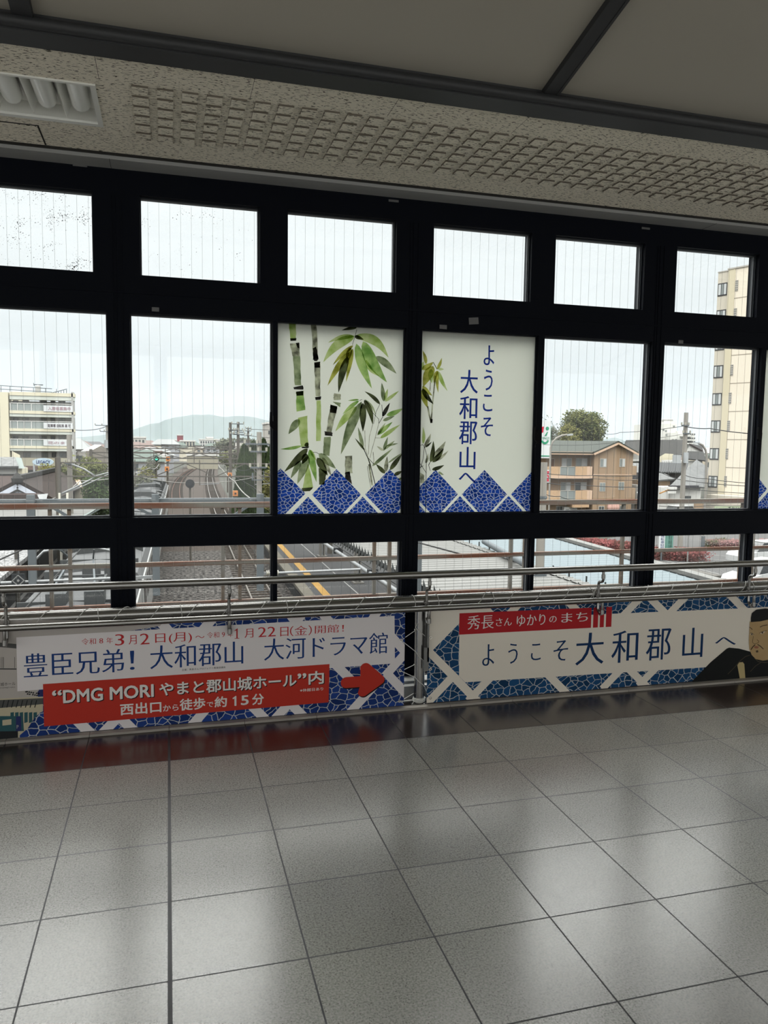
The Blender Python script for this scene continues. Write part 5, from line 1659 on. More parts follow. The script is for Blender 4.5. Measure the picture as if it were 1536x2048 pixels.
tile_grey = mat('dark_grey_roof_tile', (0.075, 0.075, 0.073), 0.75, noise=((5, 1.5, 1.5), 0.2, (0.055, 0.055, 0.054)))
metal_roof = mat('dark_seam_roof', (0.075, 0.09, 0.10), 0.5)
ALB = 0.60
pole_c = mat('concrete_pole', (0.25, 0.235, 0.21), 0.9)
plate_grey = mat('transformer_grey', (0.36, 0.38, 0.39), 0.6)

def win(q_par, u0, v0, u1, v1, y, frame=frame_g, gl=glass_far, cur=None, bars=1):
    """one window: frame with its glass (and curtain) as a sub-part"""
    q = MB()
    x0, x1, z0, z1 = px_box(q, u0, v0, u1, v1, y - 0.03, 0.12)
    f = PT(q, 'window', frame)
    g = MB()
    b_ = min(0.07, (x1 - x0) * .1)
    n_ = bars + 1
    for i in range(n_):
        xa = x0 + b_ + (x1 - x0 - b_) * i / n_
        xb = x0 + (x1 - x0 - b_) * (i + 1) / n_
        g.box(xa, xb, y - 0.05, y - 0.02, z0 + b_, z1 - b_, 1 if (cur and i in cur) else 0)
    o = g.build('glazing', [gl, curtain]); o.data.transform(Matrix.Translation(-Vector(t.location))); o.parent = f

# --- brown apartment house
YA = 70.0
t = thing('apartment_house', 'brown two tone apartment house with green gable roof and balconies', 'apartment house', loc=(43, YA, GZ))
yw = YA + 1.3
q = MB(); px_box(q, 1040, 903, 1187.5, 1066, yw, 9); PT(q, 'balcony_wall', brown_wall)
xa, xb = pxx(1187, 960, YA), pxx(1264.5, 960, YA)
xm, zr_, ze = pxx(1232, 882, YA), pz(1232, 884, YA), pz(1187, 902.5, YA)
zg = GZ
q = MB(); q.prism([(xa, zg), (xb, zg), (xb, ze), (xm, zr_), (xa, ze)], YA, YA + 9); PT(q, 'gable_wall', brown_wall)
for u in (1197, 1213.5, 1226, 1239.5, 1252):
    x = pxx(u, 960, YA); zt = min(ze + (zr_ - ze) * (1 - abs(x - xm) / (xm - xa + 0.2)) - 0.1, zr_ - .2)
    PT(MB().box(x - 0.02, x + 0.02, YA - 0.01, YA + 0.02, zg, zt), 'wall_joint', mat('joint_brown', (0.17, 0.12, 0.08), 0.9))
q = MB()
q.add([(xm, YA - 0.5, zr_ + 0.12), (xa - 0.35, YA - 0.5, ze - 0.05), (xa - 0.35, YA + 4, ze - 0.05), (xm, YA + 9, zr_ + 0.12), (xb + 0.35, YA - 0.5, ze - 0.05), (xb + 0.35, YA + 9, ze - 0.05),
       (xm, YA - 0.5, zr_ - 0.06), (xa - 0.35, YA - 0.5, ze - 0.23), (xb + 0.35, YA - 0.5, ze - 0.23)], [(0, 1, 2, 3), (0, 3, 5, 4), (0, 6, 7, 1), (0, 4, 8, 6)])
PT(q, 'gable_roof', green_roof)
q = MB()
for s, xe in ((-1, xa - 0.35), (1, xb + 0.35)):
    q.bar((xm, YA - 0.52, zr_ - 0.16), (xe, YA - 0.52, ze - 0.32), 0.06, 0.2)
PT(q, 'barge_board', peach)
x0 = pxx(1035, 900, yw)
q = MB().add([(x0, yw - 1.6, pz(1130, 904, yw - 1.6)), (xa + .4, yw - 1.6, pz(1130, 904, yw - 1.6)), (xm, yw + 3, zr_ + 0.12), (x0, yw + 3, zr_ + 0.12), (x0, yw - 1.6, pz(1130, 904, yw - 1.6) - .12), (xa + .4, yw - 1.6, pz(1130, 904, yw - 1.6) - .12), (x0, yw + 9, zr_ - 2), (xm, yw + 9, zr_ - 2)],
             [(0, 1, 2, 3), (0, 4, 5, 1), (3, 2, 7, 6)]); PT(q, 'main_roof', green_roof)
q = MB(); px_box(q, 1040, 903, 1190, 909, yw - 1.55, 1.5); PT(q, 'eave', peach)
for vt, vb, vs0, vs1 in ((933, 951, 951, 957), (981, 1000, 1000, 1006)):
    q = MB(); px_box(q, 1040, vs0, 1185, vs1, YA - 0.05, 1.3); PT(q, 'balcony_floor', peach)
    for u0, u1, m in ((1040, 1061, peach_rough), (1090, 1120, peach_rough), (1151, 1174, peach_rough)):
        q = MB(); px_box(q, u0, vt, u1, vb, YA - 0.05, 0.12); PT(q, 'balcony_panel', m)
    q = MB(); px_box(q, 1174, vt, 1184.5, vb, YA - 0.05, 1.3); PT(q, 'balcony_end', peach)
    q = MB(); px_box(q, 1120, vt + 0.5, 1151, vb, YA + 0.02, 0.04); PT(q, 'balcony_glass', glass_mid)
    q = MB()
    for u in (1120.5, 1135.5, 1150.5):
        px_box(q, u - 0.5, vt, u + 0.5, vb, YA - 0.02, 0.05)
    px_box(q, 1120, vt, 1151, vt + 1, YA - 0.02, 0.05); PT(q, 'balcony_rail', frame_g)
win(0, 1123, 916, 1143.5, 938, yw, gl=glass_mid, cur=(0,)); win(0, 1151.5, 916, 1175, 938, yw, gl=glass_mid, cur=(1,)); win(0, 1100, 917, 1109, 938, yw, gl=mat('brown_door', (0.16, 0.09, 0.06), 0.6), bars=0)
win(0, 1121, 964, 1141.5, 984, yw, gl=glass_mid, cur=(1,)); win(0, 1149.5, 964, 1173.5, 984, yw, gl=glass_far, cur=(1,))
q = MB(); px_box(q, 1180, 909, 1181.2, 934, yw - .1, 0.08); px_box(q, 1178, 957, 1179.2, 982, yw - .1, 0.08); PT(q, 'drain_pipe', peach)
for u0, v0, u1, v1, gl in ((1200, 917, 1213.5, 934.5, glass_mid), (1239, 917, 1250.5, 934, glass_mid), (1199, 965, 1211, 983, glass_mid), (1237, 963.5, 1248.5, 980, glass_mid), (1197, 1012, 1208.5, 1026, glass_far), (1235, 1011, 1246, 1024, glass_far)):
    win(0, u0, v0, u1, v1, YA, gl=gl, cur=(1,) if v0 < 960 else None)
q = MB(); px_box(q, 1264.5, 932, 1273.5, 950, YA - .05, 3); px_box(q, 1264, 976, 1271, 998, YA - .05, 3); PT(q, 'side_balcony', brown_wall)
q = MB(); px_box(q, 1187, 948.5, 1264, 950.2, YA - 0.04, 0.1); PT(q, 'floor_band', peach)
q = MB(); px_box(q, 1145, 1009, 1178, 1015, YA - 0.06, 1.2); PT(q, 'lower_band', peach_rough)
for k in range(4):
    x = pxx(1217.5 + k * 5.2, 1013, YA); z = pz(1217, 1013, YA)
    q = MB().lathe([(0.06, 0.42), (0.22, 0.25), (0.26, -0.1), (0.2, -0.32), (0.08, -0.4)], (x, YA - 0.15, z), 10); PT(q, 'awning_scallop', mat('pink_awning', (0.60, 0.38, 0.32), 0.8))
q = MB(); px_box(q, 1128.5, 1014, 1153.5, 1040, yw - .6, .6); PT(q, 'shop_front', white_wall)
win(0, 1131, 1018, 1138, 1028, yw - .6, gl=glass_mid, bars=0); win(0, 1140, 1019, 1152, 1032, yw - .6, gl=glass_far, bars=0); win(0, 1112, 1012, 1127, 1034, yw, gl=glass_far)

# --- cypress-like and round trees
p = at(1168, 852, dd(140)); tree('broad_tree', 'large round green tree behind the brown apartment roof', (p.x, p.y, p.z - 1.0), (5.0, 4, 4.6), 'green', GZ, 15000, 0.26, 26, trunk=0.4)
p = at(1140, 868, dd(136)); tree('broad_tree', 'smaller yellowish tree left of the large round tree', (p.x, p.y, p.z - 1.5), (2.6, 2.5, 3.4), 'yellow', GZ, 3000, 0.2, 12, trunk=0.25)
p = at(1092, 858, dd(110)); tree('broad_tree', 'grey green tree rising behind the tall white shop sign', (p.x, p.y, p.z - 1.6), (2.6, 2.4, 4.0), 'grey', GZ, 2600, 0.19, 12, trunk=0.2)
p = at(160, 950, dd(65)); tree('round_tree', 'bushy green tree behind the concrete pole, before the balcony apartments', (p.x, p.y, p.z - 0.6), (2.1, 1.9, 2.3), 'green', GZ, 11000, 0.115, 18, trunk=0.2)
p = at(200, 975, dd(58)); tree('round_tree', 'dark green shrubby tree right of the concrete pole', (p.x, p.y, p.z - 0.5), (1.2, 1.2, 1.7), 'dark', GZ, 6500, 0.10, 10, trunk=0.12)
p = at(96, 938, dd(78)); tree('round_tree', 'yellow green shrub below the oval sign', (p.x, p.y, p.z - .4), (1.3, 1, 0.9), 'yellow', GZ, 1500, 0.09, 8, trunk=0.1)
cy = [('leftmost', 489, 890, 62), ('second', 507, 884, 60), ('third', 527, 881, 58), ('rightmost', 546, 883, 57)]
for w_, u, v, D in cy:
    y = dd(D); p = at(u, v, y); h = p.z + 4.8
    t = thing('cypress', 'tall dark cypress by the tracks, %s of the row of four' % w_, 'tree', 'dark cypresses beside the tracks', loc=(p.x, y, GZ))
    q = MB()
    for i in range(5200):
        s = random.random() ** 1.25
        r_ = (1.05 * (1 - s) ** 0.5) * random.uniform(.6, 1.05) * (1 if s > .12 else .8)
        a = random.uniform(0, 2 * pi)
        c = Vector((p.x + r_ * math.cos(a), y + r_ * math.sin(a), p.z - h * (1 - s)))
        d = Vector((random.gauss(0, .3), random.gauss(0, .3), 1)).normalized(); e_ = d.orthogonal().normalized(); sz = random.uniform(.08, .19)
        q.add([c + d * sz * 1.5, c + e_ * sz * .5, c - d * sz, c - e_ * sz * .5], [(0, 1, 2, 3)])
    q.lathe([(0.3, 0.1 * h), (0.45, 0.3 * h), (0.36, 0.6 * h), (0.18, .8 * h), (0.03, .9 * h)], (p.x, y, p.z - h), 12)
    PT(q, 'foliage', LEAF['dark']); PT(MB().tube([(p.x, y, GZ), (p.x, y, p.z - h * .6)], 0.14, 8), 'trunk', bark)
p = at(541, 960, dd(46)); tree('shrub', 'yellow green shrub in front of the cypresses beside the concrete pole', (p.x, p.y, p.z - .6), (0.55, .6, 1.5), 'yellow', GZ, 1500, 0.08, 8, trunk=0.08, cat='shrub')

# hedges by the road
def hedge(label, pts, w_, h, kind, n_):
    global t
    a, b_ = Vector(pts[0]), Vector(pts[1])
    t = thing('hedge', label, 'hedge', loc=a)
    q = MB()
    for i in range(n_):
        s = random.random()
        p = a.lerp(b_, s) + Vector((random.uniform(-1, 1) * w_ / 2, random.uniform(-1, 1) * w_ / 2, random.random() ** .6 * h + random.gauss(0, .05)))
        d = Vector((random.gauss(0, 1), random.gauss(0, 1), random.gauss(0, 1))).normalized(); e_ = d.orthogonal().normalized(); sz = random.uniform(.05, .12)
        q.add([p + d * sz, p + e_ * sz * .6, p - d * sz, p - e_ * sz * .6], [(0, 1, 2, 3)])
    q.bar(a + Vector((0, 0, h * .45)), b_ + Vector((0, 0, h * .45)), w_ * .85, h * .85)
    PT(q, 'foliage', LEAF[kind])
def gp(u, v): 
    p = atz(u, v, GZ); return (p.x, p.y, GZ)
hedge('red leaved hedge along the edge of the pale blue roof', (gp(1150, 1093), gp(1290, 1108)), 1.6, 0.7, 'red', 6000)
hedge('red leaved hedge beside the teal pillar sign', (gp(1312, 1117), gp(1392, 1121)), 1.8, 0.72, 'red', 6000)
hedge('clipped hedge with pink flowers across the road', (gp(1424, 1097), gp(1474, 1097)), 1.4, 0.62, 'pink', 4000)
hedge('small hedge with pink flowers at the far right of the road', (gp(1482, 1095), gp(1540, 1094)), 1.2, 0.55, 'pink', 2200)

# road
road_m = mat('road_asphalt', (0.105, 0.105, 0.105), 0.9, noise=(0.5, .4, (0.085, 0.085, 0.086)))
q = MB().poly([(17, 8, GZ + 0.02), (120, 8, GZ + 0.02), (120, 64, GZ + 0.02), (48, 61, GZ + 0.02), (34, 52, GZ + .02), (29, 46, GZ + .02), (18, 32, GZ + .02)])
structure(q.build('road_surface', road_m), 'grey asphalt road and forecourt right of the canopies', 'road')
q = MB()
for a, b_ in (((1395, 1108), (1500, 1118)), ((1400, 1117), (1468, 1124)), ((1150, 1076), (1440, 1150))):
    q.bar(Vector(gp(*a)) + Vector((0, 0, .03)), Vector(gp(*b_)) + Vector((0, 0, .03)), 0.16, 0.01)
structure(q.build('road_marking', linew), 'white lines painted on the road', 'road marking')
q = MB().bar(gp(1130, 1085), gp(1436, 1160), 0.5, 0.5)
structure(q.build('kerb_strip', conc), 'pale kerb between the canopies and the road', 'kerb')

def car(label, u, v, ang, m, L_=4.3, H=1.5):
    global t
    p = atz(u, v, GZ)
    t = thing('car', label, 'car', loc=(0, 0, 0))
    q = MB(); q.prism([(-L_ / 2, 0.25), (L_ / 2, 0.25), (L_ / 2, 0.62), (L_ / 2 - 0.15, 0.82), (L_ * .24, 0.92), (-L_ / 2 + .1, 0.95), (-L_ / 2, 0.8)], -0.82, 0.82); PT(q, 'body', m)
    q = MB(); q.add([(-L_ * .46, -.74, .93), (L_ * .26, -.74, .9), (L_ * .26, .74, .9), (-L_ * .46, .74, .93), (-L_ * .36, -.6, H), (L_ * .08, -.6, H), (L_ * .08, .6, H), (-L_ * .36, .6, H)], [(0, 1, 5, 4), (1, 2, 6, 5), (2, 3, 7, 6), (3, 0, 4, 7)]); PT(q, 'windows', winm)
    q = MB(); q.box(-L_ * .37, L_ * .09, -.62, .62, H - 0.01, H + 0.03); PT(q, 'roof', m)
    for sx_ in (-L_ * .3, L_ * .3):
        for sy in (-.78, .78):
            q = MB().tube([(sx_, sy - .1, .3), (sx_, sy + .1, .3)], 0.3, 14); PT(q, 'wheel', frame_d)
    t.location = (p.x, p.y, GZ + 0.02); t.rotation_euler = (0, 0, ang)
carw = mat('white_car_paint', (0.46, 0.47, 0.47), 0.25)
car('white car parked on the forecourt, nearest the canopy edge', 1512, 1176, math.radians(200), carw)
car('white car on the far side of the road markings', 1520, 1128, math.radians(185), carw)

# sign posts by the hedges
def sign_board(nm, label, u0, v0, u1, v1, y, m, cat='sign', pole=True, depth=0.12):
    global t
    a, b_ = at(u0, v1, y), at(u1, v0, y)
    t = thing(nm, label, cat, loc=((a.x + b_.x) / 2, y, GZ))
    PT(MB().box(a.x, b_.x, y, y + depth, a.z, b_.z), 'board', m)
    if pole:
        xc = (a.x + b_.x) / 2
        PT(MB().tube([(xc, y + depth / 2, GZ), (xc, y + depth / 2, a.z)], 0.06, 8), 'pole', galv)
    return a.x, b_.x, a.z, b_.z
signw = mat('sign_white', (0.62, 0.64, 0.65), 0.5)
signg = mat('sign_green', (0.03, 0.26, 0.14), 0.5)
signr = mat('sign_red', (0.48, 0.02, 0.05), 0.5)
x0, x1, z0, z1 = sign_board('banner_sign', 'narrow white vertical sign with dark lettering beside the teal pillar', 1319, 1068, 1330.5, 1101, dd(44.5), signw)
q = MB(); letter(q, '自転車駐輪', x0 + .05, x1 - .05, z0 + .05, z1 - .05, dd(44.5) - 0.01, stack=True); PT(q, 'lettering', mat('sign_ink_blue', (0.03, 0.05, 0.16), 0.6))
x0, x1, z0, z1 = sign_board('pillar_sign', 'teal green pillar sign above the red hedge', 1333, 1068, 1347, 1112, dd(45), mat('teal_pillar', (0.12, 0.26, 0.22), 0.6), pole=False, depth=.3)
q = MB(); letter(q, '駐輪場', x0 + .08, x1 - .08, z0 + .5, z1 - .1, dd(45) - 0.01, stack=True); PT(q, 'lettering', mat('pillar_ink', (0.03, 0.10, 0.08), 0.6))
for u, vt, vb, lab in ((1374.5, 1068, 1126, 'thin white post in front of the red hedge'), (1405, 1072, 1098, 'short grey bollard post on the pavement before the beige tower')):
    p = gp(u, vb); y = p[1]
    o = MB().tube([(p[0], y, GZ), (p[0], y, at(u, vt, y).z)], 0.05 if 'thin' in lab else .14, 8).build('street_post', linew if 'thin' in lab else galv, origin=p); tag(o, lab, 'post')

# shop signs left of the brown house
y = dd(60)
x0, x1, z0, z1 = sign_board('shop_sign', 'tall white shop sign with red and green mark, half hidden by the window frame', 1048, 842, 1102, 916, y, signw, depth=0.3)
q = MB()
a, b_ = at(1100.2, 914, y), at(1102, 852, y); q.box(a.x, b_.x, y - 0.03, y + 0.02, a.z, b_.z)
a, b_ = at(1048, 912.5, y), at(1101, 911, y); q.box(a.x, b_.x, y - 0.03, y + 0.02, a.z, b_.z); PT(q, 'green_edge', signg)
def dot(q, u, v, ru, rv, y, n_=20, a0=0, a1=360, inner=0):
    c = at(u, v, y); rx, rz = ru / 1539 * 62, rv / 1539 * 62
    o_ = [(c.x + rx * math.cos(math.radians(a0 + (a1 - a0) * i / n_)), y, c.z + rz * math.sin(math.radians(a0 + (a1 - a0) * i / n_))) for i in range(n_ + (1 if inner else 0))]
    if inner:
        o_ += [(c.x + rx * inner * math.cos(math.radians(a0 + (a1 - a0) * i / n_)), y, c.z + rz * inner * math.sin(math.radians(a0 + (a1 - a0) * i / n_))) for i in range(n_, -1, -1)]
    q.poly(o_)
q = MB(); dot(q, 1094.8, 857, 3.9, 4.0, y - .02); dot(q, 1090, 879, 9.5, 10, y - .02, 16, 195, 350, .55)
q.poly([at(u, v, y - .02) for u, v in ((1089, 872), (1094, 864), (1096.5, 863.5), (1093, 872))]); PT(q, 'green_mark', signg)
q = MB().poly([at(u, v, y - .02) for u, v in ((1070, 856), (1088, 853), (1086.5, 865), (1070, 866))]); PT(q, 'red_mark', signr)
q = MB(); a, b_ = at(1070, 878.5, y), at(1098.5, 874, y); letter(q, 'HOLDINGS', a.x, b_.x, a.z, b_.z, y - .03); PT(q, 'lettering', signg)
y = dd(58)
x0, x1, z0, z1 = sign_board('tobacco_sign', 'small red sign with white lettering on the pole under the tall white sign', 1076, 940, 1102, 965, y, signw)
q = MB(); a, b_ = at(1077.5, 963, y), at(1100, 942, y); q.box(a.x, b_.x, y - .02, y + .01, a.z, b_.z); PT(q, 'red_field', signr)
q = MB(); a, b_ = at(1078, 957, y), at(1099.5, 947.5, y); letter(q, 'たばこ', a.x, b_.x, a.z, b_.z, y - .03, bold=.015); PT(q, 'lettering', signw)
t = thing('utility_pole', 'thick grey pole standing through the pale blue canopy roof', 'pole', loc=(pxx(1086, 930, dd(20.1)), dd(20.1), GZ))
x = t.location.x
PT(MB().tube([(x, dd(20.1), GZ), (x, dd(20.1), pz(1088, 925, dd(20.1)))], 0.125, 14), 'shaft', pole_c)
PT(MB().tube([(x, dd(20.1), -2.28), (x, dd(20.1), -2.05)], 0.2, 14), 'roof_collar', galv)
PT(MB().tube([(x, dd(20.1), pz(1086, 992, dd(20.1))), (x, dd(20.1), pz(1086, 997, dd(20.1)))], 0.15, 14), 'band', galv)
t = thing('street_lamp', 'curved arm street lamp in front of the brown apartment roof', 'street lamp', loc=(pxx(1099, 1000, dd(56)), dd(56), GZ))
y = dd(56); x = t.location.x
PT(MB().tube([(x, y, GZ), at(1101, 895, y), at(1105, 884, y), at(1113, 876, y), at(1124, 871, y), at(1134, 869.5, y)], 0.075, 8), 'arm', pole_c)
PT(MB().bar(at(1133, 870, y), at(1145, 869, y), 0.2, 0.14), 'lamp_head', plate_grey)
t = thing('globe_lamp', 'white globe lamp on a post right of the brown apartment house', 'street lamp', loc=(pxx(1277, 1000, dd(50)), dd(50), GZ))
y = dd(50); p = at(1277.5, 986, y)
PT(MB().lathe([(0.02, -.13), (.1, -.1), (.14, 0), (.1, .1), (.02, .14)], p, 14), 'globe', signw); PT(MB().tube([(p.x, y, GZ), (p.x, y, p.z - .1)], 0.05, 8), 'post', pole_c)

# --- beige tower at the right
ang = Vector((0.3746, -0.9272, 0)); nrm = Vector((-0.9272, -0.3746, 0))
P0 = at(1440, 895, 68.0); P0.z = 0
C_ = Vector((CX, CY, CZ))
def fpt(u, v, off=0.0):
    d = ray(u, v); b0 = P0 + nrm * off
    k = (b0 - C_).dot(nrm) / d.dot(nrm)
    return C_ + d * k
def fsz(u, v): p = fpt(u, v); return (p - P0).dot(ang), p.z
def fbox(q, s0, s1, z0, z1, o0, o1, mi=0):
    vs = []
    for z in (z0, z1):
        for s, o in ((s0, o1), (s1, o1), (s1, o0), (s0, o0)):
            p = P0 + ang * s + nrm * o; vs.append((p.x, p.y, z))
    q.add(vs, [(0, 3, 2, 1), (4, 5, 6, 7), (0, 1, 5, 4), (1, 2, 6, 5), (2, 3, 7, 6), (3, 0, 4, 7)], mi)
def stripes():
    m = bpy.data.materials.new('ribbed_beige_cladding'); m.use_nodes = True
    tt = m.node_tree; b_ = tt.nodes['Principled BSDF']; b_.inputs['Roughness'].default_value = .85
    co = tt.nodes.new('ShaderNodeTexCoord'); wv = tt.nodes.new('ShaderNodeTexWave'); wv.bands_direction = 'Y'; wv.inputs['Scale'].default_value = 2.1
    tt.links.new(co.outputs['Object'], wv.inputs['Vector'])
    r_ = tt.nodes.new('ShaderNodeValToRGB'); r_.color_ramp.elements[0].position = .12; r_.color_ramp.elements[0].color = (.39, .35, .285, 1); r_.color_ramp.elements[1].position = .4; r_.color_ramp.elements[1].color = (.455, .41, .34, 1)
    tt.links.new(wv.outputs[0], r_.inputs[0]); tt.links.new(r_.outputs[0], b_.inputs['Base Color'])
    return m
rib = stripes(); tower_c = mat('tower_cream', (0.58, 0.525, 0.39), 0.85); tower_p = mat('tower_pale', (0.55, 0.51, 0.43), 0.85)
jn_m = mat('tower_joint', (0.36, 0.32, 0.26), .9)
ztop = fpt(1450, 541).z
t = thing('apartment_tower', 'tall beige apartment tower with ribbed cladding at the right', 'apartment tower', loc=(P0.x, P0.y, GZ))
s1 = fsz(1453, 895)[0]
q = MB(); fbox(q, 0, s1, GZ, ztop, -14, 0.05); PT(q, 'pier', tower_c)
q = MB(); fbox(q, s1, s1 + 26, GZ, ztop, -14, 0); PT(q, 'ribbed_wall', rib)
q = MB(); fbox(q, -0.1, s1 + 26.1, ztop, ztop + .15, -14.1, .1); PT(q, 'coping', frame_g)
sb = fsz(1417, 895)[0]
zbt = fpt(1430, 546).z
q = MB(); fbox(q, sb, 0, GZ, zbt, -12, -0.25); PT(q, 'corner_bay', tower_p)
q = MB(); fbox(q, sb - .05, .02, zbt, zbt + .12, -12.1, -.2); PT(q, 'bay_coping', frame_g)
for v0, v1 in ((569, 594), (622, 647), (679, 702), (732, 757), (787, 811), (841, 865), (896, 919), (951, 974)):
    um = 1437 - (v0 - 569) * 0.045
    z1_, z0_ = fpt(um - 8, v0, -.25).z, fpt(um - 8, v1, -.25).z
    q = MB(); fbox(q, sb + .05, sb * .18, z0_, z1_, -.3, -.2); f = PT(q, 'bay_window', frame_d)
    g = MB(); k = 0
    for a, b_ in ((.08, .34), (.40, .62), (.68, .94)):
        w_ = sb * .18 - sb - .05
        fbox(g, sb + .05 + w_ * a, sb + .05 + w_ * b_, z0_ + .12, z1_ - .12, -.22, -.185, k); k = 1 - k
    o = g.build('glazing', [curtain, glass_mid]); o.data.transform(Matrix.Translation(-Vector(t.location))); o.parent = f
for v0, v1, u0, u1 in ((560, 582, 1470.5, 1477), (616, 638, 1467.5, 1474), (673, 695, 1463.5, 1470), (729, 751, 1460.5, 1467), (785, 807, 1457, 1463.5), (841, 862, 1454, 1460.5), (897, 918, 1451, 1457), (952, 973, 1448, 1454)):
    a, b_ = fsz(u0, v1), fsz(u1, v0)
    q = MB(); fbox(q, a[0], b_[0], a[1], b_[1], 0, .06); f = PT(q, 'slot_window', frame_g)
    g = MB()
    for i in range(5):
        for j in range(2):
            h_ = (b_[1] - a[1]) / 5; w_ = (b_[0] - a[0]) / 2
            fbox(g, a[0] + w_ * j + .04, a[0] + w_ * (j + 1) - .04, a[1] + h_ * i + .06, a[1] + h_ * (i + 1) - .06, .05, .075)
    o = g.build('glazing', glass_far); o.data.transform(Matrix.Translation(-Vector(t.location))); o.parent = f
for v in (598, 655, 711, 767, 823, 879, 935, 990):
    q = MB(); z = fpt(1460, v).z; fbox(q, s1, s1 + 26, z - .04, z + .04, 0, .015); PT(q, 'floor_joint', jn_m)
a, b_ = fsz(1428, 1062), fsz(1520, 1062)
q = MB(); fbox(q, a[0], b_[0], GZ, pz(1460, 996, 62), .1, 2.2); PT(q, 'entrance_wing', tower_p)
t = thing('shop_board', 'long pale green shop board with dark lettering at the foot of the tower', 'sign', loc=(pxx(1470, 1019, dd(62)), dd(62), GZ))
y = dd(62); a, b_ = at(1430, 1025.5, y), at(1508, 1012, y)
PT(MB().box(a.x, b_.x, y, y + .15, a.z, b_.z), 'board', mat('pale_green_board', (0.36, 0.42, 0.28), 0.6))
q = MB(); c, d_ = at(1437, 1021.5, y), at(1454, 1016, y); letter(q, '介護レンタル', c.x, d_.x, c.z, d_.z, y - .02); c, d_ = at(1455, 1023.5, y), at(1486, 1013.5, y); letter(q, 'それいゆ', c.x, d_.x, c.z, d_.z, y - .02, bold=.03)
PT(q, 'lettering', mat('board_ink', (0.02, 0.025, 0.02), .6))
for u in (1433, 1505):
    x = pxx(u, 1020, y); PT(MB().box(x - .06, x + .06, y, y + .12, GZ, a.z), 'leg', galv)

# --- houses in the right windows
def roof_poly(nm, label, pts, y0, y1, m, wall=None, vb=1050, eave=None, cat='house', seams=0):
    """house whose roof slope fills the photo outline pts: lower points at depth y0, upper points at depth y1"""
    global t
    P_ = [at(u, v, y0 if low else y1) for u, v, low in pts]
    il = [i for i, k in enumerate(pts) if k[2]][:2]
    iu = [i for i, k in enumerate(pts) if not k[2]][0]
    nr = (P_[il[1]] - P_[il[0]]).cross(P_[iu] - P_[il[0]])
    for i, (u, v, low) in enumerate(pts):            # keep the slope flat
        if i not in il and i != iu:
            d = ray(u, v)
            P_[i] = Vector((CX, CY, CZ)) + d * ((P_[il[0]] - Vector((CX, CY, CZ))).dot(nr) / d.dot(nr))
    c = sum(P_, Vector()) / len(P_)
    t = thing(nm, label, cat, loc=(c.x, y0, GZ))
    q = MB(); n_ = len(P_)
    dn = Vector((0, 0.05, -0.16))
    q.add(P_ + [p + dn for p in P_], [tuple(range(n_)), tuple(range(n_, 2 * n_))[::-1]] + [(i, (i + 1) % n_, n_ + (i + 1) % n_, n_ + i) for i in range(n_)])
    PT(q, 'roof', m)
    if wall:
        lo_ = [p for p, k in zip(P_, pts) if k[2]]
        xa_, xb_ = min(p.x for p in lo_) + .25, max(p.x for p in lo_) - .25
        zz = min(p.z for p in lo_) - .1
        PT(MB().box(xa_, xb_, y0 + .5, y1 + .3, GZ, zz), 'wall', wall)
        return xa_, xb_, zz
roof_poly('house', 'house with a broad dark brown tiled roof behind the brown apartments', [(1238, 912, 1), (1366, 909, 1), (1367, 879.5, 0), (1252, 880, 0)], dd(118), dd(126), tile_grey, grey_wall)
t2 = t
q = MB(); y = dd(112); px_box(q, 1264, 905, 1290, 924, y, 4); 
t = thing('house', 'grey walled house between the brown apartments and the window mullion', 'house', loc=(pxx(1275, 950, y), y, GZ)); px_box(q, 1262, 921, 1292, 1040, y + 1, 5); PT(q, 'wall', grey_wall)
q = MB(); px_box(q, 1262, 903, 1278, 908, y - 1, .6); PT(q, 'balcony', brown_wall); q = MB(); px_box(q, 1262, 919, 1292, 922, y - .2, 5); PT(q, 'parapet', white_wall)
roof_poly('house', 'house with a silver striped tile roof right of the brown apartments', [(1255, 962, 1), (1284, 960, 1), (1290, 926, 0), (1266, 926, 0)], dd(92), dd(97), tile_white, tile_grey)
roof_poly('house', 'cream gabled house below the broad brown roof', [(1300, 920, 1), (1346, 920, 1), (1338, 906, 0), (1300, 914, 0)], dd(108), dd(110), tile_grey, cream)
y = dd(107); q = MB(); q.poly([at(u, v, y) for u, v in ((1312, 928), (1318, 914), (1330, 907), (1347, 908), (1344, 928))]); PT(q, 'gable', cream)
q = MB().lathe([(0.02, -.05), (.5, 0), (.5, .06), (.02, .1)], at(1326, 903, dd(106)), 14)
roof_poly('house', 'house with a dark seamed metal roof beside the utility pole', [(1300, 944.5, 1), (1372, 945.5, 1), (1377, 926, 0), (1300, 924, 0)], dd(84), dd(89), metal_roof, frame_d)
for k in range(16):
    a, b_ = at(1302 + k * 4.6, 944.5, dd(84)), at(1306 + k * 4.6, 924.5, dd(89)); PT(MB().bar(a + Vector((0, 0, .06)), b_ + Vector((0, 0, .06)), .06, .08), 'seam', frame_d)
roof_poly('house', 'low tiled house at the foot of the left mullion', [(1300, 961, 1), (1350, 957.5, 1), (1330, 947, 0), (1300, 944, 0)], dd(72), dd(76), tile_white, brown_wall)
xa_, xb_, zz = roof_poly('house', 'white walled house with a large silver tile roof before the tower', [(1340, 971.5, 1), (1412, 974, 1), (1417, 935, 0), (1393, 919, 0)], dd(68), dd(78), tile_white, white_wall)
y = dd(68) + .45
q = MB(); px_box(q, 1340, 971, 1398, 976, y - .7, .3); PT(q, 'gutter', frame_d); win(0, 1369, 992, 1382, 1000, y, frame=frame_d, gl=glass_far, bars=0)
q = MB(); px_box(q, 1338, 974, 1354, 979, y - 1, .8); px_box(q, 1335, 982, 1352, 987, y - .9, .8); PT(q, 'awning', white_wall)
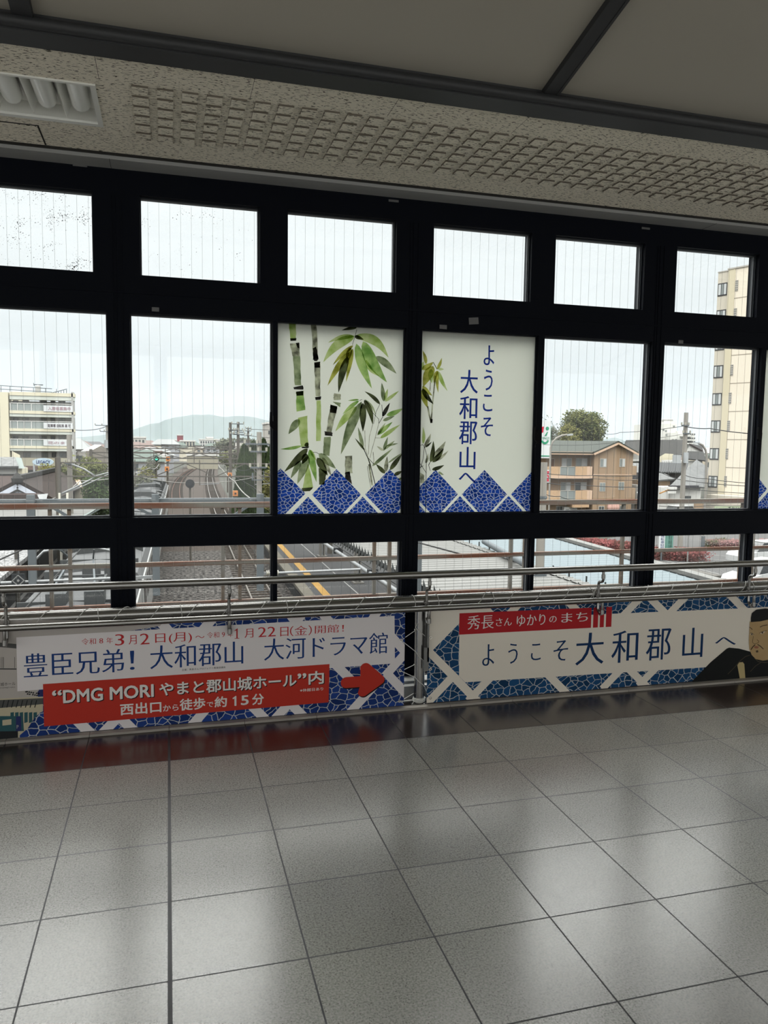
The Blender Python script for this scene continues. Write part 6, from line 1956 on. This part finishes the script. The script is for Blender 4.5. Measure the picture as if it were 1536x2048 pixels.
q = MB(); q.bar(at(1319, 987, y - .8), at(1341, 978, y - .8), .12); PT(q, 'timber_brace', mat('timber', (0.36, 0.20, 0.08), .8))
q = MB(); px_box(q, 1389, 1005, 1409, 1060, y - 1.5, .2); PT(q, 'brown_door', brown_wall)
roof_poly('house', 'grey tiled house with a red edged roof left of the tower', [(1372, 917, 1), (1412, 921, 1), (1404, 891, 0), (1378, 887, 0)], dd(100), dd(106), tile_grey, white_wall)
y = dd(99); q = MB(); q.poly([at(u, v, y) for u, v in ((1373, 902), (1380, 890), (1402, 903))]); PT(q, 'gable', white_wall)
q = MB(); q.bar(at(1379, 888.5, y - .1), at(1404, 902, y - .1), .25, .15); PT(q, 'red_edge', tile_red)
car('white van parked behind the rail, beside the utility pole', 1368, 1052, math.radians(10), carw, 4.6, 2.0)

# far hotel
y = dd(300)
t = thing('hotel_building', 'distant white hotel with stacked storeys left of the utility pole', 'hotel', loc=(pxx(1355, 880, y), y, GZ))
hz = mat('hotel_white', (0.66, 0.66, 0.62), .85)
q = MB(); px_box(q, 1319, 848, 1352, 905, y, 20); px_box(q, 1336, 842, 1350, 848, y + 4, 10); PT(q, 'tower_block', hz)
q = MB(); px_box(q, 1340, 866, 1389, 905, y - 3, 20); px_box(q, 1352, 862, 1374, 866, y, 14); PT(q, 'wing', hz)
for k, v in enumerate((871, 879, 886)):
    q = MB(); px_box(q, 1368, v, 1390 + 3 * k, v + 2.2, y - 6, 6); PT(q, 'balcony_band', hz)
    for i in range(5):
        win(0, 1371 + i * 4.2, v - 4, 1373.8 + i * 4.2, v - 1, y - 3.2, gl=glass_far, bars=0)
for u, v in ((1325, 858), (1330, 860), (1346, 851), (1331, 868), (1350, 878), (1344, 878)):
    win(0, u, v, u + 4, v + 4, y - (0 if u < 1340 and v < 866 else 3.2), gl=glass_mid, bars=0)
for u, lab in ((1329, 0), (1340, 1)):
    p = at(u, 841, y + 8); PT(MB().lathe([(.05, -1), (1.2, -.6), (1.3, .4), (.1, .8)], p, 10), 'roof_tank', grey_wall)

# utility poles with gear, wires
def pole(nm, label, u, vt, D, r, arms=(), boxes=(), group=None, m=pole_c, vb=None):
    global t
    y = dd(D); x = pxx(u, (vt + 1000) / 2, y); zt = pz(u, vt, y)
    t = thing(nm, label, 'utility pole', group, loc=(x, y, GZ))
    PT(MB().tube([(x, y, GZ), (x, y, zt)], r, 12, r2=r * .8), 'shaft', m)
    for v, l0, l1 in arms:
        z = pz(u, v, y); k = D * 1.03 / 1539
        PT(MB().bar((x + l0 * k, y - r, z), (x + l1 * k, y - r, z), .09), 'cross_arm', galv)
        for s in (l0, (l0 + l1) / 2, l1):
            PT(MB().tube([(x + s * k, y - r, z + .02), (x + s * k, y - r, z + .22)], .06, 8), 'insulator', ceramic)
    for u0, v0, u1, v1 in boxes:
        q = MB(); a, b_ = at(u0, v1, y - .3), at(u1, v0, y - .3)
        q.tube([((a.x + b_.x) / 2, y - .3, a.z), ((a.x + b_.x) / 2, y - .3, b_.z)], (b_.x - a.x) / 2, 14); PT(q, 'transformer', plate_grey)
pole('utility_pole', 'tall grey utility pole with transformers in front of the silver tile roof', 1368.5, 825, 48, .19, ((851, -15, 4), (867, -10, 8)), ((1346, 910, 1361, 926), (1367, 905, 1376.5, 926)))
pole('utility_pole', 'grey concrete pole carrying the brown gantry, before the balcony apartments', 139.5, 870, 45.6, .16, ((927, -8, 8),))
pole('utility_pole', 'utility pole with transformer at the edge of the left window mullion', 215.5, 850, 100, .2, ((851, -20, 3), (863, -12, 3)), ((209, 880, 219, 896),))
pole('utility_pole', 'left of the twin tall poles with crossing arms near the cypresses', 461, 845, 78, .17, ((860, -2, 14), (868, 0, 14)), m=galv2)
pole('utility_pole', 'right of the twin tall poles with crossing arms near the cypresses', 476.5, 844, 78, .17, ((848, -12, 10), (861, -18, 8), (864.5, -8, 10), (869, -10, 12)), m=galv2)
pole('utility_pole', 'slim utility pole between the twin poles and the cypresses', 496.5, 855, 95, .15, ((857, -5, 5), (862, -6, 5), (871, -4, 6)), m=galv2)
pole('utility_pole', 'bare concrete pole with two cross arms in front of the cypresses', 518.5, 864, 41, .16, ((888, -28, 18), (903, -18, 13), (935, -18, 13)))
q = MB(); y = dd(41) - .4; px_box(q, 504, 946, 507, 960, y, .1); px_box(q, 504, 959, 528, 961, y, .1); px_box(q, 527, 942, 528, 961, y, .1); PT(q, 'step_frame', galv)
# lamp on tall curved pole by the tower
y = dd(52); x = pxx(1410, 1000, y)
t = thing('street_lamp', 'tall street lamp with an arm curving left in front of the beige tower', 'street lamp', loc=(x, y, GZ))
PT(MB().tube([(x, y, GZ), at(1412, 960, y), at(1413.5, 912, y), at(1411, 900, y), at(1405, 890, y), at(1397, 886.5, y)], .09, 8), 'pole', pole_c)
PT(MB().bar(at(1398, 886, y), at(1388, 885.5, y), .22, .12), 'lamp_head', plate_grey)
PT(MB().lathe([(.22, -.1), (.22, .1)], at(1277, 986, y), 6), 'bracket', plate_grey) if False else None
for pts, r_, lab in (([at(1368, 852, dd(48)), at(1420, 857, dd(46)), at(1536, 869, dd(42))], .035, 'thick black cable running from the utility pole across the tower'),
                     ([at(1368, 950, dd(48)), at(1410, 957, dd(47)), at(1540, 968, dd(44))], .025, 'black wire across the tower, upper of the pair below the fifth window'),
                     ([at(1318, 943, dd(50)), at(1368, 961, dd(48)), at(1540, 974, dd(44))], .025, 'black wire across the tower, lower of the pair'),
                     ([at(1330, 981, dd(50)), at(1368, 977, dd(48)), at(1540, 988, dd(44))], .022, 'black wire just above the rusty rail before the tower'),
                     ([at(1085, 946, dd(45)), at(1185, 951, dd(46)), at(1290, 950, dd(47))], .022, 'black wire across the brown apartment house between the two balconies'),
                     ([at(1085, 955, dd(45)), at(1185, 957, dd(46)), at(1290, 959, dd(47))], .016, 'thin black wire across the brown apartment house below the upper balcony'),
                     ([at(1085, 964, dd(45)), at(1150, 969, dd(46)), at(1300, 974, dd(47))], .025, 'black wire across the lower windows of the brown apartment house'),
                     ([at(1085, 986, dd(40)), at(1120, 993, dd(40)), at(1160, 1000, dd(40))], .022, 'black wire sloping down over the lower balcony of the brown apartment house'),
                     ([at(1085, 889, dd(50)), at(1200, 888, dd(50)), at(1368.5, 868, dd(48))], .014, 'thin grey wire over the roof of the brown apartment house'),
                     ([at(1210, 868, dd(60)), at(1240, 865, dd(56)), at(1368.5, 852, dd(48))], .02, 'wire rising to the right over the far hill'),
                     ([at(1318, 1012, dd(45)), at(1420, 1011, dd(45)), at(1540, 1008, dd(45))], .02, 'black wire below the rusty rail before the shop board'),
                     ([at(150, 860, dd(98)), at(190, 859, dd(99)), at(216, 851, dd(100))], .04, 'wire between the balcony apartments and the pole at the mullion'),
                     ([at(476, 868, dd(78)), at(497, 871, dd(95)), at(560, 876, dd(95))], .03, 'wire leading right from the slim pole, lower one'),
                     ([at(497, 856, dd(95)), at(512, 858.5, dd(95)), at(560, 858.5, dd(95))], .03, 'wire leading right from the slim pole, upper one')):
    wire('utility_wire', pts, r_, wire_d, lab, 0.08)
# ------------------------------------------------------------------ left window: balcony apartments and houses
y = dd(96)
t = thing('apartment_block', 'cream apartment block with glass balconies and white banners, at the left', 'apartment block', loc=(pxx(70, 850, y), y, GZ))
q = MB(); px_box(q, -220, 800, 144.5, 1010, y + 1.6, 1.2); PT(q, 'rear_wall', mat('recess_wall', (0.72, 0.72, 0.69), .85))
q = MB(); px_box(q, -220, 781, 19, 1010, y - .1, 14); PT(q, 'stair_block', cream)
for v0, v1, v2 in ((785, 792, 800), (822, 828, 834), (857.5, 863, 868.5), (892, 897, 902)):
    q = MB(); px_box(q, 19, v0, 148, v1, y, 1.7); PT(q, 'balcony_edge', cream)
    q = MB(); px_box(q, 19, v1, 147, v2, y + .08, 1.6); PT(q, 'balcony_soffit_band', pale_band)
def tinted():
    m = bpy.data.materials.new('smoked_balustrade_glass'); m.use_nodes = True
    tt = m.node_tree; tt.nodes.clear()
    a = tt.nodes.new('ShaderNodeBsdfTransparent'); a.inputs[0].default_value = (.8, .84, .83, 1)
    b_ = tt.nodes.new('ShaderNodeBsdfDiffuse'); b_.inputs[0].default_value = (.30, .33, .325, 1)
    mx_ = tt.nodes.new('ShaderNodeMixShader'); mx_.inputs[0].default_value = .45
    o_ = tt.nodes.new('ShaderNodeOutputMaterial')
    tt.links.new(a.outputs[0], mx_.inputs[1]); tt.links.new(b_.outputs[0], mx_.inputs[2]); tt.links.new(mx_.outputs[0], o_.inputs[0])
    return m
balus = tinted()
q = MB(); px_box(q, 144.5, 784, 148, 1000, y, 1.8); PT(q, 'end_fin', grey_wall)
for v0, v1 in ((807.5, 822), (843, 857.5), (879, 892)):
    q = MB(); px_box(q, 19, v0, 87, v1, y + .1, .05); PT(q, 'balcony_glass', balus)
    q = MB()
    for u in (21, 35, 48, 63): px_box(q, u - .6, v0 - .5, u + .6, v1, y + .05, .08)
    px_box(q, 19, v0 - .8, 146, v0 + .4, y + .05, .08); PT(q, 'balcony_rail', white_wall)
    for u0, u1, gl in ((26, 37, glass_far), (45, 58, glass_mid), (79, 94, glass_mid), (101, 111, glass_far), (117, 131, glass_mid)):
        win(0, u0, v0 - 7, u1, v1 - 2, y + 1.6, gl=gl, bars=0 if u1 - u0 < 12 else 1)
for u0, u1, gl in ((46, 61, glass_mid), (82, 95, glass_mid), (103, 113, glass_far), (118, 133, glass_mid)):
    win(0, u0, 904, u1, 915, y + 1.55, gl=gl)
q = MB(); px_box(q, 44, 916, 146, 932, y + .3, 1.4); PT(q, 'parapet', mat('ochre_parapet', (0.34, 0.32, 0.245), .85))
q = MB(); px_box(q, 44, 932, 146, 940, y + .2, 1.4); PT(q, 'fascia', mat('brown_fascia', (0.13, 0.09, 0.08), .8))
q = MB(); px_box(q, 44, 940, 146, 960, y + 1, .5); PT(q, 'shop_front', glass_far)
for i, (v0, v1) in enumerate(((811, 823.5), (845.5, 857.5), (880, 891.5))):
    b0 = thing('balcony_banner', 'white banner on the %s balcony of the cream apartment block' % ('top', 'second', 'third')[i], 'banner', 'banners on the cream apartment block', loc=(pxx(116, v0, y), y - .05, pz(116, v1, y)))
    keep = t; t = b0
    q = MB(); px_box(q, 87, v0, 145.5, v1, y - .06, .05); PT(q, 'cloth', signw)
    q = MB(); s = ('入居者募集中', '駐車場 自転車 募 可', '花のまち')[i]
    a, b_ = at(96, v1 - 3.2, y - .08), at(141, v0 + 3.2, y - .08); letter(q, s, a.x, b_.x, a.z, b_.z, y - .08, bold=.02)
    PT(q, 'lettering', mat('banner_ink_%d' % (i % 2), ((0.42, 0.30, 0.33), (0.12, 0.10, 0.12))[i % 2], .8))
    t = keep
q = MB()
for v in (770, 777): q.bar(at(-100, v - 5, y + 1), at(104, v + 7.5, y + 1), .07)
for u in (2, 20, 43, 67, 91, 113): q.bar(at(u, 772 + u * .05, y + 1), at(u, 787, y + 1), .06)
PT(q, 'roof_railing', galv)
q = MB()
for k in range(6): u = 106 + k * 5.4; q.bar(at(u, 786 - k * 1.3, y + .5), at(u, 790, y + .5), .07)
q.bar(at(103, 786, y + .5), at(134, 778, y + .5), .08); PT(q, 'roof_fence', galv)
q = MB(); q.bar(at(76, 785, y + 3), at(75.5, 769, y + 3), .12); q.bar(at(67, 769, y + 3), at(86, 770, y + 3), .1); q.bar(at(67, 766, y + 3), at(68.5, 772, y + 3), .06); PT(q, 'antenna', galv)
q = MB().lathe([(.05, -.5), (.3, -.4), (.3, .3), (.05, .5)], at(76, 778, y + 3), 10); PT(q, 'roof_tank', grey_wall)

# oval sign
y = dd(80)
t = thing('oval_sign', 'pale blue oval shop sign on two posts before the cream apartment block', 'sign', loc=(pxx(84, 925, y), y, GZ))
c = at(86, 924, y); k = 80 / 1500
q = MB(); q.prism([(c.x + 17.5 * k * math.cos(i * pi / 14), c.z + 7 * k * math.sin(i * pi / 14)) for i in range(28)], y, y + .2); PT(q, 'oval_board', mat('oval_blue', (0.42, 0.52, 0.60), .5))
q = MB(); px_box(q, 65, 921, 72, 927, y + .05, .12); PT(q, 'side_board', mat('oval_blue', None, .5))
q = MB(); letter(q, 'LEGACY', c.x - 11 * k, c.x + 12 * k, c.z - 2.6 * k, c.z + 2.6 * k, y - .01, bold=.03); PT(q, 'lettering', mat('sign_ink_blue', None))
for u in (68, 96.5): 
    x = pxx(u, 940, y); PT(MB().tube([(x, y + .1, GZ), (x, y + .1, c.z)], .09, 8), 'post', plate_grey)

# tiled houses near the tracks
y0 = dd(50)
pk_, le, re = at(35, 958, y0), at(-45, 1000, y0), at(110, 998, y0)
bk = 16
t = thing('house', 'house with white gable and brown tile roof nearest the railway at the left', 'house', loc=(pk_.x, y0, GZ))
q = MB(); q.prism([(le.x + .4, GZ), (re.x - .4, GZ), (re.x - .4, re.z), (pk_.x, pk_.z - .3), (le.x + .4, le.z)], y0 + .5, y0 + bk - .5); PT(q, 'wall', white_wall)
q = MB(); q.add([(pk_.x, y0, pk_.z), (re.x, y0, re.z), (re.x + .4, y0 + bk, re.z), (pk_.x + .6, y0 + bk, pk_.z + .1), (le.x, y0, le.z), (le.x, y0 + bk, le.z), (pk_.x, y0, pk_.z - .22), (re.x, y0, re.z - .22), (le.x, y0, le.z - .22)], [(0, 1, 2, 3), (0, 3, 5, 4), (0, 6, 7, 1), (0, 4, 8, 6)]); PT(q, 'roof', tile_brown)
q = MB()
for e_ in (le, re): q.bar((pk_.x, y0 - .05, pk_.z - .42), (e_.x, y0 - .05, e_.z - .42), .08, .28); q.bar((pk_.x, y0 + .2, pk_.z - .85), (e_.x, y0 + .2, e_.z - .85), .08, .2)
PT(q, 'barge_board', mat('white_blue_board', (0.56, 0.60, 0.68), .7))
q = MB(); q.bar((pk_.x, y0 - .1, pk_.z + .08), (pk_.x + .6, y0 + bk, pk_.z + .18), .32, .26); q.lathe([(.3, -.25), (.34, 0), (.05, .34)], (pk_.x, y0 - .1, pk_.z + .05), 8); PT(q, 'ridge', tile_grey)
q = MB(); px_box(q, -40, 989, 76, 1000, y0 - 1.2, 1.5); PT(q, 'lean_to_roof', tile_red)
q = MB(); q.poly([at(u, v, y0 - 1.3) for u, v in ((74, 989), (96, 987), (93, 998), (79, 999))]); PT(q, 'white_panel', signw)
roof_poly('house', 'house with long reddish tile roof behind the white gable', [(-60, 985, 1), (186, 985, 1), (150, 951, 0), (-60, 952, 0)], dd(62), dd(67), tile_red, grey_wall)
y = dd(62); q = MB(); px_box(q, 149, 977, 182, 1030, y - .3, 3); PT(q, 'side_wall', mat('khaki_wall', (0.34, 0.31, 0.24), .85))
q = MB(); q.bar(at(148, 954, y + 3), at(156, 976, y), .25, .12); q.bar(at(155, 954, y + 3), at(163, 976, y), .2, .12); PT(q, 'hip_trim', peach)
q = MB(); q.bar(at(-60, 951, dd(67)), at(152, 950.5, dd(67)), .3, .25); PT(q, 'ridge', tile_grey)
roof_poly('house', 'house with silver white tile roof at the left edge before the apartment block', [(-80, 934, 1), (37, 932, 1), (30, 914, 0), (-80, 914, 0)], dd(74), dd(79), tile_white, grey_wall)
y = dd(74); q = MB(); q.poly([at(u, v, y + (0 if v > 925 else 5)) for u, v in ((37, 937), (49, 937), (43, 916), (31, 914))]); PT(q, 'side_roof', mat('pale_teal_trim', None)); q = MB(); px_box(q, 35, 937, 44, 952, y + .6, 3); PT(q, 'cream_wall', cream)
q = MB(); q.poly([at(u, v, y + 6) for u, v in ((24, 914), (24, 902), (40, 910), (42, 937), (24, 937))]); PT(q, 'gable', cream)
roof_poly('house', 'grey house with a white sloping roof beside the pole at the mullion', [(162, 902, 1), (183, 901, 1), (203, 890, 0), (190, 889, 0)], dd(112), dd(118), white_wall, None)
y = dd(112); q = MB(); q.poly([at(u, v, y) for u, v in ((172, 960), (172, 902), (183, 901), (203, 891), (218, 901), (222, 960))]); q.box(pxx(172, 930, y), pxx(219, 930, y), y + .05, y + 6, GZ, pz(190, 902, y)); PT(q, 'wall', mat('taupe_wall', (0.22, 0.20, 0.175), .85))
for u, D in ((120.5, 38), (136, 38)):
    y = dd(D); a, b_ = at(u, 1012, y), at(u - 1.5, 986, y); o = MB().bar((a.x, y, GZ), b_, .09).build('white_post', mat('white_post_paint', (0.62, 0.60, 0.52), .7), origin=(a.x, y, GZ)); tag(o, 'short white post before the tiled house, %s of two' % ('left' if u < 130 else 'right'), 'post')
# braces of the pole gantry at the left
y = dd(45)
t = thing('stay_brace', 'pale bent stays reaching from the concrete pole over the shrubs', 'stay', loc=at(190, 950, y))
PT(MB().tube([at(143, 928, y), at(168, 938, y), at(191, 952, y), at(180, 960, y), at(150, 975, y), at(112, 992, y)], .05, 8).tube([at(191, 952, y), at(218, 945, y)], .04, 8).tube([at(218, 948, y), at(160, 975, y), at(125, 986, y)], .035, 8), 'stay_pipe', pipe_w)

# signals
def signal(label, u, v, D, m, base_v, r=.28, kind='round'):
    global t
    y = dd(D); p = at(u, v, y)
    t = thing('railway_signal', label, 'railway signal', loc=(p.x, y, GZ))
    if kind == 'round':
        PT(MB().tube([(p.x, y, p.z), (p.x, y + .12, p.z)], r, 20), 'disc', dark_steel)
        PT(MB().tube([(p.x, y - .03, p.z), (p.x, y, p.z)], r * .55, 16), 'lens', m)
    else:
        PT(MB().box(p.x - r, p.x + r, y, y + .3, p.z - r * 1.1, p.z + r * 1.1), 'box', m)
        PT(MB().tube([(p.x, y - .04, p.z), (p.x, y, p.z)], r * .4, 12), 'lens', dark_steel)
    PT(MB().tube([(p.x, y + .15, GZ), (p.x, y + .15, p.z)], .06, 8), 'mast', galv2)
lampg = bpy.data.materials.new('lit_green_lens'); lampg.use_nodes = True
lampg.node_tree.nodes['Principled BSDF'].inputs['Emission Color'].default_value = (0.05, 0.9, 0.55, 1); lampg.node_tree.nodes['Principled BSDF'].inputs['Emission Strength'].default_value = 0.8
lampg.node_tree.nodes['Principled BSDF'].inputs['Base Color'].default_value = (0.02, 0.2, 0.12, 1)
orange = mat('signal_orange', (0.50, 0.20, 0.07), .6)
signal('railway signal showing green above the silver train', 313, 917.5, 95, lampg, 1000, .32)
signal('orange signal box right of the green signal', 336, 918, 95, orange, 1000, .24, 'box')
signal('orange signal box below the green signal, near the train front', 334, 938, 80, orange, 1000, .22, 'box')
signal('black round signal back between the tracks behind the brown gantry', 380, 967.5, 48, dark_steel, 1000, .27)
signal('orange signal box at the foot of the cypresses', 471, 987, 55, orange, 1000, .17, 'box')
signal('orange signal box right of the far bright track', 460, 950, 75, orange, 1000, .2, 'box')

# distant town: many low buildings, nearest the horizon line
town_m = [mat('town_%d' % i, c, .85) for i, c in enumerate(((.52, .50, .46), (.60, .59, .56), (.40, .38, .35), (.48, .42, .33), (.34, .35, .37), (.56, .52, .42)))]
town_r = [mat('town_roof_%d' % i, c, .8) for i, c in enumerate(((.10, .10, .105), (.16, .12, .11), (.24, .25, .25), (.10, .125, .11), (.30, .30, .29)))]
rt_ = random.Random(11)
TW = ('white', 'pale', 'grey', 'tan', 'slate', 'cream')
def town_house(x, y, w_, d_, h, k):
    global t
    u, v = seen_at((x, y, GZ + h))
    if not (-25 < u < 222 or 258 < u < 550 or 1080 < u < 1292 or 1318 < u < 1520):
        return                                       # behind the films and mullions
    ri = (k * 7 + int(x)) % 5
    m, rm = town_m[k % 6], town_r[ri]
    where = 'beyond the balcony apartments' if u < 225 else 'below the mountain' if u < 560 else 'behind the brown apartments' if u < 1300 else 'left of the beige tower'
    row_ = {150: 'first', 190: 'second', 240: 'third', 310: 'fourth', 400: 'fifth', 220: 'second'}[D]
    t = thing('town_building', 'low %s building with %s %s roof, %s row of town %s' % (TW[k % 6], ('dark', 'brown', 'grey', 'green', 'pale')[ri], 'hipped' if k % 3 else 'flat', row_, where), 'building', 'low buildings of the distant town', loc=(x, y, GZ))
    PT(MB().box(x - w_ / 2, x + w_ / 2, y, y + d_, GZ, GZ + h), 'wall', m)
    if k % 3:
        e_ = .5
        q = MB().add([(x - w_ / 2 - e_, y - e_, GZ + h), (x + w_ / 2 + e_, y - e_, GZ + h), (x + w_ / 2 + e_, y + d_ + e_, GZ + h), (x - w_ / 2 - e_, y + d_ + e_, GZ + h), (x - w_ * .28, y + d_ / 2, GZ + h + 2), (x + w_ * .28, y + d_ / 2, GZ + h + 2)], [(0, 1, 5, 4), (1, 2, 5), (2, 3, 4, 5), (3, 0, 4), (0, 3, 2, 1)])
        PT(q, 'roof', rm)
    else:
        PT(MB().box(x - w_ / 2 - .1, x + w_ / 2 + .1, y - .1, y + d_ + .1, GZ + h, GZ + h + .4), 'roof', rm)
    for i in range(2 if y > 260 else 3):
        xx = x - w_ / 2 + w_ * (i + .7) / 3.4
        PT(MB().box(xx - .7, xx + .7, y - .06, y, GZ + h * .62, GZ + h * .62 + 1.2), 'window', glass_far)
k = 0
for D, cnt in ((150, 12), (190, 14), (240, 18), (310, 22), (400, 26)):
    for i in range(cnt):
        tx = -0.20 + 0.46 * (i + rt_.uniform(.1, .9)) / cnt
        x = tx * D
        if D < 200 and tx > 0.07:
            continue
        if D < 330 and abs(x - (5.5 + max(0, dd(D) - 60) ** 2 * 0.00017)) < 11:
            continue
        town_house(x, dd(D) + rt_.uniform(-10, 10), rt_.uniform(7, 13), 8, rt_.uniform(4.0, 6.6) * (1 if rt_.random() < .8 or D < 200 else 1.3), k)
        k += 1
for D, cnt in ((150, 8), (220, 10)):
    for i in range(cnt):
        tx = 0.50 + 0.42 * (i + rt_.uniform(.2, .8)) / cnt
        town_house(tx * D, dd(D) + rt_.uniform(-6, 6), rt_.uniform(8, 13), 8, rt_.uniform(4.5, 7), k); k += 1
def far_block(nm, label, u0, v0, u1, v1, D, m, cat='building', wins=0):
    global t
    y = dd(D)
    t = thing(nm, label, cat, loc=(pxx((u0 + u1) / 2, 890, y), y, GZ))
    q = MB(); x0, x1, z0, z1 = px_box(q, u0, v0, u1, v1, y, 14); q.box(x0, x1, y, y + 14, GZ, z0); PT(q, 'wall', m)
    PT(MB().box(x0 - .3, x1 + .3, y - .3, y + 14, z1, z1 + .6), 'parapet', town_m[1])
    for i in range(wins):
        for j in range(2):
            xx = x0 + (x1 - x0) * (i + .5) / wins; zz = z0 + (z1 - z0) * (.3 + .4 * j)
            PT(MB().box(xx - (x1 - x0) / wins * .3, xx + (x1 - x0) / wins * .3, y - .1, y, zz - .6, zz + .6), 'window', glass_far)
far_block('red_building', 'dark red block standing out below the mountain', 354.5, 871, 366.5, 882, 520, mat('dark_red_wall', (.22, .05, .06), .8))
far_block('school_building', 'long white building on the skyline left of the twin poles', 400, 880, 458, 896, 420, town_m[1], wins=12)
far_block('white_building', 'white building with a pale dome on the skyline', 414, 876, 426, 890, 430, town_m[1], wins=2)
far_block('cream_building', 'cream block on the skyline right of the dark red one', 361, 883, 390, 895, 360, town_m[5], wins=5)
far_block('brown_building', 'brownish block on the skyline left of the dark red one', 327, 881, 353, 894, 400, mat('town_brown', (.23, .16, .13), .85), wins=4)
far_block('grey_building', 'pale grey block behind the mullion at the left of the track view', 262, 876, 290, 898, 330, town_m[0], wins=4)
far_block('slab_block', 'grey banded high block behind the latch at the right of the track view', 535, 848, 560, 905, 260, town_m[2], wins=3)
far_block('depot_building', 'pale depot building with dark doorway behind the train', 262, 915, 332, 945, 150, town_m[1], wins=3)
far_block('yellow_building', 'yellowish low building beyond the far gantries', 376, 911.5, 436, 919, 225, mat('town_ochre', (.30, .28, .215), .85))
# bushes along the line
for i, (u, v, D, kd) in enumerate(((270, 965, 70, 'grey'), (300, 930, 120, 'grey'), (455, 915, 120, 'green'), (480, 905, 110, 'grey'), (285, 950, 90, 'yellow'))):
    p = at(u, v, dd(D)); tree('trackside_bush', 'leafy bush on the railway side under the far gantries', (p.x, p.y, p.z - .5), (1.6, 1.5, 1.5), kd, GZ, 900, .16, 6, 'bushes beside the railway', .1, 'bush')
for i in range(7):
    u = 440 + i * 11; p = at(u, 886 - (i % 3) * 1.5, dd(330)); tree('skyline_tree', 'small tree on the skyline behind the twin poles', (p.x, p.y, p.z - 1), (3.2, 3, 3), 'grey', GZ, 250, .7, 5, 'trees on the skyline', .2)

# ------------------------------------------------------------------ mountain and haze
def mountain():
    rid = [(-900, 900), (-300, 890), (0, 884), (100, 880), (200, 871), (255, 862), (265, 860), (300, 848), (318, 846), (330, 840), (350, 835), (365, 833), (385, 829.5), (405, 830), (420, 829), (440, 833), (452, 834), (465, 832.5), (480, 832), (497, 833), (510, 835), (530, 840), (560, 846), (640, 856), (760, 868), (900, 874), (1100, 880), (1190, 882), (1212, 878), (1230, 875), (1243, 879), (1260, 886), (1400, 893), (1900, 905)]
    pts = []
    for i in range(len(rid) - 1):
        (u0, v0), (u1, v1) = rid[i], rid[i + 1]
        n_ = max(1, int((u1 - u0) / 6))
        for j in range(n_):
            pts.append((u0 + (u1 - u0) * j / n_, v0 + (v1 - v0) * j / n_))
    rows = 14
    vs, fs = [], []
    rr = random.Random(5)
    for r_ in range(rows + 1):
        s = r_ / rows
        y = 6500 - 1700 * (1 - s)
        for i, (u, v) in enumerate(pts):
            R_ = at(u, v, 6500)
            x = R_.x * (y - CY) / (6500 - CY)
            fold = 0.5 + 0.5 * math.sin(i * .55 + 2 * math.sin(i * .13)) 
            z = GZ + (R_.z - GZ) * (s ** (1.1 + .5 * fold)) 
            vs.append((x, y, z))
    n_ = len(pts)
    for r_ in range(rows):
        for i in range(n_ - 1):
            fs.append((r_ * n_ + i, r_ * n_ + i + 1, (r_ + 1) * n_ + i + 1, (r_ + 1) * n_ + i))
    vs += [(p[0] * 1.1, p[1] + 900, GZ) for p in vs[rows * n_:]]
    for i in range(n_ - 1):
        fs.append((rows * n_ + i, rows * n_ + i + 1, (rows + 1) * n_ + i + 1, (rows + 1) * n_ + i))
    q = MB().add(vs, fs, 0, True)
    o = q.build('mountain', mat('wooded_slope', (0.055, 0.07, 0.05), .95, noise=(.004, .3, (0.04, 0.05, 0.035))))
    structure(o, 'broad blue mountain ridge hazy behind the town', 'mountain')
mountain()
def haze():
    m = bpy.data.materials.new('pale_valley_haze'); m.use_nodes = True
    tt = m.node_tree; tt.nodes.clear()
    v = tt.nodes.new('ShaderNodeVolumeScatter'); v.inputs['Color'].default_value = (HAZE_C[0], HAZE_C[1], HAZE_C[2], 1); v.inputs['Density'].default_value = HAZE_D
    o_ = tt.nodes.new('ShaderNodeOutputMaterial'); tt.links.new(v.outputs[0], o_.inputs['Volume'])
    m.cycles.homogeneous_volume = True
    o = MB().box(-6000, 8000, 180, 4700, GZ + .1, 270).build('haze', m)
    tag(o, 'pale blue haze lying over the distant town and the mountain foot', 'haze', None, 'stuff')
HAZE_C = (0.148, 0.179, 0.208)
HAZE_D = 0.00032
haze()
